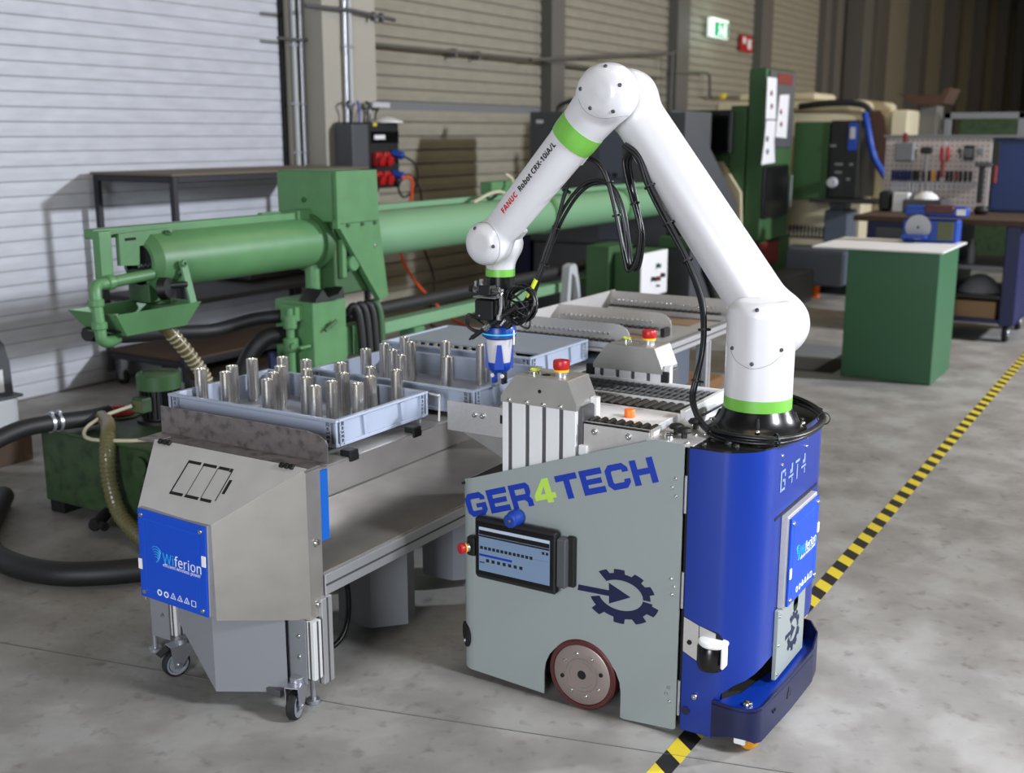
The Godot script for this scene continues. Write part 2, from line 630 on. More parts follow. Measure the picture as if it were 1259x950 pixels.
func slat_rows(parent: Node, x0: float, x1: float, y0: float, y1: float, pitch: float, mt: Material, z: float, gap: float, out: float) -> void:
	# one plank of sheet metal per row, bulging a little, all of one bay sharing a mesh
	var prof := [Vector2(0, 0), Vector2(out, pitch * 0.09), Vector2(out, pitch * 0.55), Vector2(out * 0.72, pitch * 0.74), Vector2(out * 0.55, pitch * 0.9), Vector2(0, pitch - gap)]
	var b := MB.new()
	var poly := []
	for q in prof:
		poly.append(Vector2(-q.x, q.y))
	poly.append(Vector2(0.012, pitch - gap))
	poly.append(Vector2(0.012, 0))
	b.prism(poly, frame(V(x0, 0, 0), V(0, 0, -1), V(0, 1, 0)), x1 - x0)
	var m := b.mesh(Vector3.ZERO)
	var y := y0
	while y < y1 - 0.01:
		var o := MeshInstance3D.new()
		o.name = "panel_row"
		o.mesh = m
		o.material_override = mt
		o.position = V(0, y, z)
		parent.add_child(o, true)
		y += pitch

func build_hall() -> void:
	var b := MB.new()
	b.bx(V(-9, -0.25, -5.9), V(52, 0, 13), 0)
	var fl := struct("floor", b, M.concrete)
	# saw-cut joints and a pit cover
	b = MB.new()
	b.tube([V(1.70, 0.0002, -3.4), V(1.85, 0.0002, -2.7), V(1.96, 0.0002, -2.2), V(2.05, 0.0002, -1.75), V(2.2, 0.0002, -1.175), V(2.35, 0.0002, -0.6), V(2.7, 0.0002, 0.6)], 0.0016, 4)
	struct("floor_joint", b, M.joint, fl)
	b = MB.new()
	b.bx(V(6.83, 0.0, -2.33), V(7.72, 0.003, -1.98), 0.001)
	struct("pit_cover", b, M.grey_mid, fl)
	b = MB.new()
	b.bx(V(6.83, 0.0, -1.975), V(7.72, 0.002, -1.85), 0)
	b.bx(V(6.80, 0.0, -2.36), V(6.828, 0.002, -1.85), 0)
	struct("pit_slot", b, M.hole, fl)
	# the long wall: a core, a sectional door at its left end, siding between steel columns
	b = MB.new()
	b.bx(V(-9, 0, -5.9), V(52, 6.2, -5.46), 0)
	var wl := struct("wall_left", b, M.wall_core)
	b = MB.new()
	b.bx(V(-9, 6.0, -5.9), V(52, 6.2, 13), 0)
	var ce := struct("ceiling", b, M.hall_dark)
	for i in 8:
		b = MB.new()
		b.bx(V(6.6 + i * 6.0, 5.55, -5.4), V(6.85 + i * 6.0, 6.0, 13), 0.01)
		struct("roof_beam", b, M.column_dark, ce)
	b = MB.new()
	b.bx(V(-9.2, 0, -5.9), V(-9, 6.2, 13), 0)
	struct("wall_near", b, M.hall_white)
	b = MB.new()
	b.bx(V(52, 0, -5.9), V(52.2, 6.2, 13), 0)
	struct("wall_far", b, M.hall_dark)
	b = MB.new()
	b.bx(V(-9, 0, 13), V(52, 6.2, 13.2), 0)
	struct("wall_right", b, M.hall_white)
	# the sectional door
	b = MB.new()
	b.bx(V(-2.2, 0, -5.46), V(5.95, 3.8, -5.43), 0)
	var door := struct("door_1", b, M.joint)
	slat_rows(door, -2.2, 5.95, 0.006, 3.0, 0.0778, M.door_panel, -5.43, 0.0025, 0.0035)
	b = MB.new()
	b.bx(V(5.945, 0, -5.46), V(5.975, 3.8, -5.40), 0.003)
	struct("door_seal", b, M.rubber, door)
	# jamb and the pale column with its dark web
	b = MB.new()
	b.bx(V(5.975, 0, -5.46), V(6.07, 6.0, -5.36), 0.004)
	struct("trim_1", b, M.column_paint)
	b = MB.new()
	b.bx(V(6.64, 0, -5.46), V(6.87, 6.0, -5.40), 0.0)
	struct("trim_2", b, M.column_dark)
	b = MB.new()
	b.bx(V(6.07, 0, -5.46), V(6.64, 6.0, -5.15), 0.01)
	struct("trim_3", b, M.column_paint)
	# siding bays
	var xs := [6.87, 9.44, 9.69, 12.31, 12.65, 15.09, 15.5, 17.94, 18.9, 21.04, 21.8, 23.8]
	for i in 6:
		var x0: float = xs[i * 2]
		var x1: float = xs[i * 2 + 1]
		b = MB.new()
		b.bx(V(x0, 0, -5.46), V(x1, 6.0, -5.435), 0)
		var bay := struct("siding_bay", b, M.wall_core, wl)
		if i < 4:
			slat_rows(bay, x0, x1, 0.0, 1.6, 0.108, M.siding, -5.435, 0.004, 0.016)
			slat_rows(bay, x0, x1, 1.665, 4.1, 0.0937, M.siding, -5.435, 0.004, 0.014)
		else:
			b = MB.new()
			b.bx(V(x0, 0, -5.435), V(x1, 4.6, -5.42), 0)
			struct("panel", b, M.siding, bay)
		b = MB.new()
		b.bx(V(x0, 1.595, -5.435), V(x1, 1.665, -5.425), 0.002)
		struct("band", b, M.grey_mid, bay)
		if i < 5:
			b = MB.new()
			b.bx(V(x1, 0, -5.46), V(xs[i * 2 + 2], 6.0, -5.30), 0.01)
			struct("trim_%d" % (i + 4), b, M.column_dark)
	b = MB.new()
	b.bx(V(19.0, 0, -5.3), V(19.5, 6.0, -5.0), 0.01)
	b.bx(V(18.2, 0, -5.43), V(18.4, 6.0, -5.2), 0.01)
	struct("trim_9", b, M.column_dark)
	for i in 7:
		b = MB.new()
		b.bx(V(24.5 + i * 3.4, 0, -5.46), V(27.1 + i * 3.4, 4.9, -5.42), 0)
		struct("panel", b, M.siding, wl)
		b = MB.new()
		b.bx(V(23.8 + i * 3.4, 0, -5.46), V(24.4 + i * 3.4, 6.0, -5.15), 0.01)
		struct("trim_%d" % (i + 10), b, M.column_dark)
	# hazard tape on the floor
	var tape := thing("hazard_tape", "yellow and black striped safety tape stuck along the concrete floor", "floor tape", V(5.2, 0, -0.93))
	for i in 54:
		var x := 1.82 + i * 0.1305
		for k in 2:
			var q := MB.new()
			var x2 := x + k * 0.065
			q.prism([Vector2(x2, -0.954), Vector2(x2 + 0.0645, -0.954), Vector2(x2 + 0.0245, -0.904), Vector2(x2 - 0.04, -0.904)], Transform3D(Basis(V(1, 0, 0), V(0, 0, 1), V(0, 1, 0)), Vector3.ZERO), 0.0012)
			obj(tape, "yellow_stripe" if k else "black_stripe", q, M.tape_yellow if k else M.tape_black)

# ---------------------------------------------------------------- cart, trays, tubes
func charger_plate(parent: Node, t: Transform3D, s: float) -> void:
	# a square blue plate in the x-y plane of t, front towards +z, s metres wide, centred
	var b := MB.new()
	b.box(V(0, 0, -0.012), V(s, s, 0.012), 0.002).xf(t)
	obj(parent, "plate_frame", b, M.zinc)
	b = MB.new()
	b.box(V(0, 0, -0.003), V(s - 0.004, s - 0.004, 0.006), 0.0015).xf(t)
	var pl := obj(parent, "charging_plate", b, M.plate_blue, "blue charging plate")
	b = MB.new()
	var q := s * 0.395
	var w := 0.0008
	for k in [[V(0, q, 0), V(2 * q, w, 0.0006)], [V(0, -q, 0), V(2 * q, w, 0.0006)], [V(q, 0, 0), V(w, 2 * q, 0.0006)], [V(-q, 0, 0), V(w, 2 * q, 0.0006)]]:
		b.box(k[0] + V(0, 0, 0.0003), k[1], 0)
	b.xf(t)
	obj(pl, "printed_frame", b, M.plate_line)
	# swirl mark: feather-like arcs fanning to the left
	b = MB.new()
	for k in 5:
		var pts := []
		for i in 9:
			var a := lerpf(2.5 - k * 0.12, 0.1 - k * 0.38, i / 8.0)
			var r := s * (0.075 - 0.011 * k)
			pts.append(V(-s * 0.23 + cos(a) * r, s * 0.055 - s * 0.018 * k + sin(a) * r * 0.9, 0.0006))
		b.tube(pts, s * 0.004, 4, s * 0.0085)
	b.xf(t)
	obj(pl, "swirl_mark", b, M.plate_cyan)
	var wm := text(pl, "lettering", "Wi", t * Transform3D(Basis(), V(-s * 0.135, s * 0.02, 0.0004)), s * 0.15, M.plate_cyan)
	var ww: float = wm.mesh.get_aabb().end.x
	text(pl, "lettering", "ferion", t * Transform3D(Basis(), V(-s * 0.125 + ww, s * 0.02, 0.0004)), s * 0.15, M.letter_white)
	text(pl, "lettering", "efficient wireless power", t * Transform3D(Basis(), V(-s * 0.135, -s * 0.055, 0.0004)), s * 0.052, M.letter_white)
	b = MB.new()
	for k in 6:
		var c := V(-s * 0.2 + k * s * 0.1, -s * 0.385, 0.0003)
		if k < 2:
			b.lathe(c, Vector3.BACK, [Vector2(s * 0.036, 0), Vector2(s * 0.036, 0.0006), Vector2(s * 0.02, 0.0006), Vector2(s * 0.02, 0)], 14)
		elif k < 5:
			for i in 3:
				var a0 := PI / 2 + TAU * i / 3.0
				var a1 := PI / 2 + TAU * (i + 1) / 3.0
				b.tube([c + V(cos(a0), sin(a0), 0) * s * 0.042, c + V(cos(a1), sin(a1), 0) * s * 0.042], s * 0.005, 4)
			b.box(c + V(0, -s * 0.006, 0), V(s * 0.006, s * 0.03, 0.001), 0)
		else:
			for i in 4:
				var a2 := PI / 4 + TAU * i / 4.0
				b.tube([c + V(cos(a2), sin(a2), 0) * s * 0.042, c + V(cos(a2 + PI / 2), sin(a2 + PI / 2), 0) * s * 0.042], s * 0.005, 4)
	b.xf(t)
	obj(pl, "warning_symbols", b, M.letter_white)
	for k in [V(-0.43, 0.43, 0), V(0.43, 0.43, 0), V(-0.43, -0.43, 0), V(0.43, -0.43, 0)]:
		screw(pl, t * (k * s), t.basis.z, 0.006)
	for sg in [-1.0, 1.0]:
		b = MB.new()
		b.box(V(sg * s * 0.47, sg * s * 0.12, 0.0015), V(s * 0.06, s * 0.12, 0.003), 0.0012)
		b.xf(t)
		obj(pl, "edge_clip", b, M.white)

func caster(parent: Node, at: Vector3, turn: float, brake: bool) -> void:
	# at = floor contact of the swivelling caster
	var t := Transform3D(Basis(Vector3.UP, turn), at)
	var b := MB.new()
	b.lathe(V(0, 0.0375, -0.011), Vector3.BACK, [Vector2(0.029, 0.0), Vector2(0.034, 0), Vector2(0.0375, 0.004), Vector2(0.0375, 0.018), Vector2(0.034, 0.022), Vector2(0.029, 0.022)], 26).xf(t)
	var wh := obj(parent, "caster_wheel", b, M.rubber)
	b = MB.new()
	b.lathe(V(0, 0.0375, -0.0115), Vector3.BACK, [Vector2(0.0, 0), Vector2(0.008, 0), Vector2(0.01, 0.003), Vector2(0.024, 0.003), Vector2(0.026, 0), Vector2(0.031, 0), Vector2(0.031, 0.023), Vector2(0.026, 0.023), Vector2(0.024, 0.02), Vector2(0.01, 0.02), Vector2(0.008, 0.023), Vector2(0, 0.023)], 26).xf(t)
	obj(wh, "wheel_hub", b, M.caster_grey)
	b = MB.new()
	for s in [-1.0, 1.0]:
		b.prism([Vector2(-0.012, 0.025), Vector2(0.010, 0.025), Vector2(0.045, 0.075), Vector2(0.045, 0.088), Vector2(-0.02, 0.088)], Transform3D(Basis(), V(0, 0.002, s * 0.0175 - 0.001)), 0.002)
	b.box(V(0.014, 0.089, 0), V(0.066, 0.003, 0.038), 0.001)
	b.cyl(V(0, 0.0375, -0.022), V(0, 0.0375, 0.022), 0.005, 10, 0.001)
	b.cyl(V(0.02, 0.089, 0), V(0.02, 0.104, 0), 0.018, 16, 0.002)
	b.xf(t)
	obj(parent, "caster_fork", b, M.zinc)
	if brake:
		b = MB.new()
		b.box(V(-0.035, 0.078, 0), V(0.03, 0.004, 0.03), 0.001, Basis(Vector3.BACK, 0.5))
		b.xf(t)
		obj(parent, "brake_pedal", b, M.black)

func profile_bar(parent: Node, called: String, a: Vector3, c: Vector3, mt: Material, axis: int) -> void:
	# an extruded aluminium bar with a slot in each long face, given by opposite corners
	var b := MB.new()
	var s := c - a
	var m := (a + c) * 0.5
	b.bx(a, c, 0.002)
	var o := obj(parent, called, b, mt)
	b = MB.new()
	for i in 3:
		if i == axis:
			continue
		var j := 3 - axis - i
		for sg in [-1.0, 1.0]:
			var cc := m
			cc[i] += sg * (absf(s[i]) * 0.5 + 0.0002)
			var sz := Vector3()
			sz[axis] = absf(s[axis]) * 0.998
			sz[i] = 0.0006
			sz[j] = 0.006
			b.box(cc, sz, 0)
	obj(o, "slot", b, M.alu_dark)

func make_tray(at: Vector3, label: String, lidded := false) -> Node3D:
	# a 600 x 400 x 75 plastic tray, its near left corner at at (x to the right, -z along its length)
	var t := thing("euro_tray", label, "tray", at + V(0.2, 0, -0.3), "grey plastic trays on the cart")
	var b := MB.new()
	var x0 := at.x
	var x1 := at.x + 0.4
	var z1 := at.z
	var z0 := at.z - 0.6
	var y := at.y
	var h := 0.075
	b.bx(V(x0 + 0.012, y, z0 + 0.012), V(x1 - 0.012, y + 0.006, z1 - 0.012), 0.002)
	for k in [[V(x0 + 0.009, y, z0 + 0.009), V(x0 + 0.013, y + h, z1 - 0.009)], [V(x1 - 0.013, y, z0 + 0.009), V(x1 - 0.009, y + h, z1 - 0.009)], [V(x0 + 0.009, y, z0 + 0.009), V(x1 - 0.009, y + h, z0 + 0.013)], [V(x0 + 0.009, y, z1 - 0.013), V(x1 - 0.009, y + h, z1 - 0.009)]]:
		b.bx(k[0], k[1], 0.001)
	obj(t, "basin", b, M.tray)
	b = MB.new()
	for k in [[V(x0, y + h - 0.008, z0), V(x0 + 0.014, y + h, z1)], [V(x1 - 0.014, y + h - 0.008, z0), V(x1, y + h, z1)], [V(x0 + 0.014, y + h - 0.008, z0), V(x1 - 0.014, y + h, z0 + 0.014)], [V(x0 + 0.014, y + h - 0.008, z1 - 0.014), V(x1 - 0.014, y + h, z1)]]:
		b.bx(k[0], k[1], 0.002)
	obj(t, "rim", b, M.tray)
	b = MB.new()
	for k in [[V(x0 + 0.004, y + 0.002, z0 + 0.004), V(x0 + 0.010, y + 0.012, z1 - 0.004)], [V(x1 - 0.010, y + 0.002, z0 + 0.004), V(x1 - 0.004, y + 0.012, z1 - 0.004)], [V(x0 + 0.004, y + 0.002, z0 + 0.004), V(x1 - 0.004, y + 0.012, z0 + 0.010)], [V(x0 + 0.004, y + 0.002, z1 - 0.010), V(x1 - 0.004, y + 0.012, z1 - 0.004)]]:
		b.bx(k[0], k[1], 0.002)
	obj(t, "foot_ledge", b, M.tray)
	# hollow corner blocks: upright ribs and a ring near every corner of every side
	for sx in [0, 1]:
		for sz in [0, 1]:
			b = MB.new()
			var holes := MB.new()
			var cx: float = x1 if sx else x0
			var cz: float = z1 if sz else z0
			var dx: float = -1.0 if sx else 1.0
			var dz: float = -1.0 if sz else 1.0
			for d in [0.002, 0.018, 0.034]:
				b.bx(V(cx + dx * 0.001, y + 0.006, cz + dz * d), V(cx + dx * 0.010, y + h - 0.006, cz + dz * (d + 0.003)), 0.0008)
				b.bx(V(cx + dx * d, y + 0.006, cz + dz * 0.001), V(cx + dx * (d + 0.003), y + h - 0.006, cz + dz * 0.010), 0.0008)
			for yy in [0.018, 0.050]:
				b.lathe(V(cx + dx * 0.001, y + yy, cz + dz * 0.0275), V(-dx, 0, 0), [Vector2(0.008, -0.008), Vector2(0.008, 0), Vector2(0.0055, 0), Vector2(0.0055, -0.008)], 12)
				b.lathe(V(cx + dx * 0.0275, y + yy, cz + dz * 0.001), V(0, 0, -dz), [Vector2(0.008, -0.008), Vector2(0.008, 0), Vector2(0.0055, 0), Vector2(0.0055, -0.008)], 12)
			b.bx(V(cx + dx * 0.001, y + 0.033, cz + dz * 0.018), V(cx + dx * 0.010, y + 0.036, cz + dz * 0.037), 0.0008)
			b.bx(V(cx + dx * 0.018, y + 0.033, cz + dz * 0.001), V(cx + dx * 0.037, y + 0.036, cz + dz * 0.010), 0.0008)
			holes.bx(V(cx + dx * 0.008, y + 0.008, cz + dz * 0.005), V(cx + dx * 0.0088, y + h - 0.01, cz + dz * 0.034), 0)
			holes.bx(V(cx + dx * 0.005, y + 0.008, cz + dz * 0.008), V(cx + dx * 0.034, y + h - 0.01, cz + dz * 0.0088), 0)
			var cb := obj(t, "corner_block", b, M.tray)
			obj(cb, "recess", holes, M.grey_mid)
	# tapering ribs on the walls
	for k in [0.3, 0.7]:
		b = MB.new()
		b.prism([Vector2(-0.008, h - 0.009), Vector2(0.008, h - 0.009), Vector2(0.002, 0.014), Vector2(-0.002, 0.014)], Transform3D(Basis(), V(lerpf(x0, x1, k), y, z1 - 0.0095)), 0.008)
		obj(t, "side_rib", b, M.tray)
		b = MB.new()
		b.prism([Vector2(-0.008, h - 0.009), Vector2(0.008, h - 0.009), Vector2(0.002, 0.014), Vector2(-0.002, 0.014)], Transform3D(Basis(Vector3.UP, -PI / 2), V(x1 - 0.0095, y, lerpf(z0, z1, k))).scaled_local(V(1, 1, -1)), 0.008)
		obj(t, "side_rib", b, M.tray)
	if lidded:
		b = MB.new()
		b.bx(V(x0 + 0.10, y + h - 0.012, z0 + 0.014), V(x1 - 0.014, y + h - 0.004, z1 - 0.014), 0.002)
		obj(t, "cover_plate", b, M.tray_lid, "flat grey cover plate")
	return t

func build_cart() -> void:
	var c := thing("tray_cart", "stainless steel tray cart with slanted hood and a blue charging plate on its front", "cart", V(2.3, 0, -2.09))
	var b := MB.new()
	var t := Transform3D()
	# hood: front plate, splayed sides, slanted lid, straight flanks
	var zc := -2.09
	b.bx(V(1.842, 0.266, -2.214), V(1.848, 0.507, -1.962), 0.001)
	obj(c, "hood_front", b, M.sheet)
	charger_plate(c, frame(V(1.829, 0.389, -2.092), V(0, -0.035, 1), V(0, 1, 0)), 0.238)
	for s in [1.0, -1.0]:
		b = MB.new()
		var zf: float = -1.962 if s > 0 else -2.214
		var zb: float = -1.779 if s > 0 else -2.296
		var fr := frame(V(1.842, 0, zf), V(0.136, 0, zb - zf), V(0, 1, 0))
		var L := Vector2(0.136, zb - zf).length()
		b.prism([Vector2(0, 0.260), Vector2(L, 0.252), Vector2(L, 0.637), Vector2(0, 0.507)], fr, -0.003 if s > 0 else 0.003)
		obj(c, "hood_side", b, M.bright_sheet)
		b = MB.new()
		b.prism([Vector2(1.978, 0.252), Vector2(2.012, 0.252), Vector2(2.026, 0.275), Vector2(2.030, 0.636), Vector2(1.978, 0.636)], frame(V(0, 0, zb), V(1, 0, 0), V(0, 1, 0)), -0.003 if s > 0 else 0.003)
		var fl := obj(c, "hood_flank", b, M.mirror_steel)
		for y in [0.285, 0.445]:
			screw(fl, V(2.006, y, zb + s * 0.0005), V(0, 0, s), 0.009)
	# slanted lid with a battery-shaped cutout
	var lid_o := V(1.842, 0.508, zc)
	var lx := V(0, 0, 1)
	var ly := (V(1.980, 0.640, zc) - lid_o)
	var lf := frame(lid_o, lx, ly)
	var ll := ly.length()
	b = MB.new()
	b.prism([Vector2(-0.125, -0.002), Vector2(0.129, -0.002), Vector2(0.313, ll), Vector2(-0.208, ll)], lf, -0.003)
	obj(c, "hood_lid", b, M.lid_sheet)
	b = MB.new()
	var dk := func(x0: float, y0: float, x1: float, y1: float) -> void:
		b.box(lf * V((x0 + x1) / 2 + 0.03, (y0 + y1) / 2, 0.0003), V(absf(x1 - x0), absf(y1 - y0), 0.0008), 0, lf.basis)
	for k in [[-0.08, -0.038], [-0.03, 0.016], [0.024, 0.06]]:
		dk.call(k[0], 0.052, k[1], 0.060)
		dk.call(k[0], 0.144, k[1], 0.152)
	dk.call(-0.083, 0.052, -0.079, 0.152)
	dk.call(0.070, 0.060, 0.0725, 0.145)
	dk.call(-0.028, 0.058, -0.0265, 0.147)
	dk.call(0.022, 0.058, 0.0235, 0.147)
	dk.call(0.078, 0.082, 0.087, 0.122)
	dk.call(0.062, 0.142, 0.072, 0.152)
	obj(c, "battery_cutout", b, M.hole, "battery-shaped cutout")
	for s in [-0.165, 0.255]:
		b = MB.new()
		for k in 3:
			b.box(lf * V(s + k * 0.016 - 0.016, ll - 0.004, 0.003), V(0.013, 0.014, 0.008), 0.002, lf.basis)
		obj(c, "hinge", b, M.black)
	# stop plate of raw steel behind the lid, bent at its foot
	b = MB.new()
	var out := [Vector2(-0.265, 0.0), Vector2(0.314, 0.0), Vector2(0.314, 0.052), Vector2(0.308, 0.062), Vector2(0.29, 0.071), Vector2(0.25, 0.078), Vector2(-0.265, 0.078)]
	b.prism(out, frame(V(2.060, 0.629, zc), V(0, 0, 1), V(0, 1, 0)), 0.004)
	obj(c, "stop_plate", b, M.raw_steel, "raw steel stop plate")
	b = MB.new()
	b.bx(V(1.976, 0.630, zc - 0.27), V(2.065, 0.634, zc + 0.313), 0.001)
	obj(c, "stop_plate_flange", b, M.raw_steel)
	# sheet deck that carries the trays, with its bright apron
	b = MB.new()
	b.bx(V(2.05, 0.628, -2.35), V(3.50, 0.632, -1.772), 0.001)
	obj(c, "upper_deck", b, M.sheet)
	b = MB.new()
	b.bx(V(2.03, 0.36, -2.17), V(3.49, 0.628, -2.166), 0.001)
	obj(c, "back_panel", b, M.mirror_steel)
	b = MB.new()
	b.bx(V(1.99, 0.352, -2.40), V(3.49, 0.358, -1.782), 0.001)
	obj(c, "lower_deck", b, M.mirror_steel, "mirror-like lower deck sheet")
	profile_bar(c, "rail", V(2.032, 0.298, -1.815), V(3.49, 0.352, -1.775), M.alu, 0)
	profile_bar(c, "rail", V(2.032, 0.298, -2.43), V(3.49, 0.352, -2.39), M.alu, 0)
	b = MB.new()
	b.bx(V(2.038, 0.43, -1.802), V(2.08, 0.612, -1.797), 0.001)
	obj(c, "marker_strip", b, M.plate_line, "bright blue strip")
	for s in [1.0, -1.0]:
		var zz: float = -1.777 if s > 0 else -2.262
		profile_bar(c, "post", V(1.969, 0.095, zz - 0.015), V(1.999, 0.25, zz + 0.012), M.alu_light, 1)
		profile_bar(c, "post", V(2.006, 0.07, zz - 0.02), V(2.045, 0.298, zz + 0.010), M.alu, 1)
		b = MB.new()
		b.bx(V(1.961, 0.085, zz - 0.075), V(1.965, 0.255, zz - 0.008), 0.001)
		var mo := obj(c, "caster_mount", b, M.trough_grey)
		for y in [0.155, 0.21]:
			screw(mo, V(1.961, y, zz - 0.03), V(-1, 0, 0), 0.006)
	caster(c, V(1.935, 0, -1.805), 0.35, false)
	caster(c, V(1.945, 0, -2.235), -0.3, true)
	for x in [2.02, 3.45]:
		for z in [-1.82, -2.40]:
			b = MB.new()
			b.cyl(V(x, 0.0, z), V(x, 0.012, z), 0.018, 14, 0.002)
			b.cyl(V(x, 0.012, z), V(x, 0.30, z), 0.008, 10)
			obj(c, "levelling_foot", b, M.zinc)
	# grey belly box under the hood, faceted like the hood
	b = MB.new()
	var path := [Vector2(2.02, -2.27), Vector2(1.90, -2.16), Vector2(1.868, -2.005), Vector2(1.945, -1.835)]
	b.wall(path, [0.20, 0.19, 0.05, 0.06], [0.26, 0.26, 0.26, 0.26], 0.002, false)
	obj(c, "belly_box", b, M.trough_grey, "folded grey sheet box")
	b = MB.new()
	b.prism([Vector2(2.02, -2.27), Vector2(1.90, -2.16), Vector2(1.868, -2.005), Vector2(1.945, -1.835), Vector2(2.0, -1.80)], Transform3D(Basis(V(1, 0, 0), V(0, 0, 1), V(0, 1, 0)), V(0, 0.254, 0)), 0.003)
	obj(c, "belly_cover", b, M.trough_grey)
	b = MB.new()
	b.bx(V(1.96, 0.075, -1.99), V(2.04, 0.17, -1.88), 0.004)
	obj(c, "charger_box", b, M.white)
	b = MB.new()
	b.bx(V(1.92, 0.05, -2.05), V(2.06, 0.072, -1.84), 0.003)
	obj(c, "belly_floor", b, M.alu_dark)
	b = MB.new()
	b.tube(smooth_path([V(2.05, 0.25, -2.02), V(2.2, 0.30, -2.0), V(2.33, 0.22, -1.98), V(2.36, 0.10, -1.98), V(2.30, 0.02, -1.97), V(2.16, 0.012, -1.99), V(2.04, 0.02, -2.0)]), 0.008, 8)
	obj(c, "charging_cable", b, M.cable)
	# clips and the bent end stop by the first tray
	for x in [2.13, 2.40]:
		b = MB.new()
		b.bx(V(x, 0.632, -1.80), V(x + 0.035, 0.648, -1.765), 0.003)
		b.bx(V(x, 0.62, -1.772), V(x + 0.035, 0.636, -1.764), 0.002)
		obj(c, "tray_clip", b, M.black)
	b = MB.new()
	b.tube(smooth_path([V(2.545, 0.634, -1.785), V(2.548, 0.70, -1.785), V(2.543, 0.708, -1.79), V(2.54, 0.712, -1.84)], 4), 0.004, 6)
	b.tube(smooth_path([V(2.545, 0.634, -1.85), V(2.545, 0.705, -1.85), V(2.543, 0.712, -1.84)], 4), 0.004, 6)
	obj(c, "end_stop", b, M.steel)
	# free-standing grey hydraulic boxes under the rail
	for k in 2:
		b = MB.new()
		var x := 2.40 + k * 0.42
		b.prism([Vector2(x, -2.05), Vector2(x + 0.005, -1.935), Vector2(x + 0.085, -1.862), Vector2(x + 0.15, -1.885), Vector2(x + 0.16, -2.05)], Transform3D(Basis(V(1, 0, 0), V(0, 0, 1), V(0, 1, 0)), V(0, 0.028, 0)), 0.27)
		obj(c, "floor_box", b, M.trough_grey)
	for x in [3.10, 3.2]:
		profile_bar(c, "inner_post", V(x, 0.358, -2.24), V(x + 0.05, 0.628, -2.2), M.alu_dark, 1)
	# trays
	make_tray(V(2.129, 0.646, -1.808), "grey tray full of steel tubes at the front end of the cart")
	make_tray(V(2.594, 0.646, -1.700), "grey tray with steel tubes directly under the robot gripper")
	var t3 := make_tray(V(3.09, 0.646, -1.806), "shallow grey tray with a flat cover plate behind the robot gripper", true)
	# small turned parts lying in the open strip of the covered tray
	for i in 12:
		for j in 3:
			var x := 3.116 + j * 0.024
			var z := -2.30 + i * 0.035 + (j % 2) * 0.016
			b = MB.new()
			b.cyl(V(x, 0.700, z), V(x, 0.716, z), 0.008, 10, 0.001)
			solo("turned_part", "small turned metal part lying in rows in the covered grey tray", "turned part", b, M.turned, V(x, 0.700, z), "small parts in the covered tray")
	b = MB.new()
	b.bx(V(3.104, 0.652, -2.39), V(3.186, 0.6995, -1.83), 0.001)
	org = t3.position
	obj(t3, "insert", b, M.tray_lid)
	# tubes
	b = MB.new()
	b.lathe(Vector3.ZERO, Vector3.UP, [Vector2(0, 0), Vector2(0.0162, 0), Vector2(0.0172, 0.001), Vector2(0.0172, 0.124), Vector2(0.0162, 0.125), Vector2(0.012, 0.125), Vector2(0.0115, 0.122), Vector2(0, 0.122)], 28)
	var tm := b.mesh(Vector3.ZERO)
	var front := [V(2.225, 0, -2.375), V(2.231, 0, -2.283), V(2.301, 0, -2.329), V(2.407, 0, -2.354), V(2.217, 0, -2.115), V(2.293, 0, -2.163), V(2.369, 0, -2.208), V(2.474, 0, -2.296), V(2.291, 0, -2.044), V(2.478, 0, -2.208), V(2.375, 0, -2.115), V(2.221, 0, -1.952), V(2.290, 0, -1.954), V(2.497, 0, -2.093), V(2.388, 0, -1.994), V(2.304, 0, -1.877), V(2.493, 0, -1.982), V(2.392, 0, -1.90), V(2.498, 0, -1.894)]
	var back := [V(2.703, 0, -2.166), V(2.804, 0, -2.171), V(2.735, 0, -2.087), V(2.682, 0, -2.015), V(2.932, 0, -2.187), V(2.871, 0, -2.119), V(2.94, 0, -2.033), V(2.731, 0, -1.883), V(2.942, 0, -1.898)]
	var nth := ["first", "second", "third", "fourth", "fifth", "sixth", "seventh", "eighth", "ninth", "tenth", "eleventh", "twelfth", "thirteenth", "fourteenth", "fifteenth", "sixteenth", "seventeenth", "eighteenth", "nineteenth"]
	for set_ in [[front, "in the tray at the cart's front end", "steel tubes in the front tray"], [back, "in the tray under the gripper", "steel tubes in the tray under the gripper"]]:
		var i := 0
		for p in set_[0]:
			var o := MeshInstance3D.new()
			o.name = "steel_tube"
			o.mesh = tm
			o.material_override = M.turned
			o.position = p + V(0, 0.6525, 0)
			if i == 17 and set_[0] == front:
				o.rotation = V(0.0, 0.0, 0.05)
				o.position.y += 0.0008
			o.set_meta("label", "upright polished steel tube, %s from the left %s" % [nth[i], set_[1]])
			o.set_meta("category", "tube")
			o.set_meta("group", set_[2])
			add_child(o, true)
			i += 1

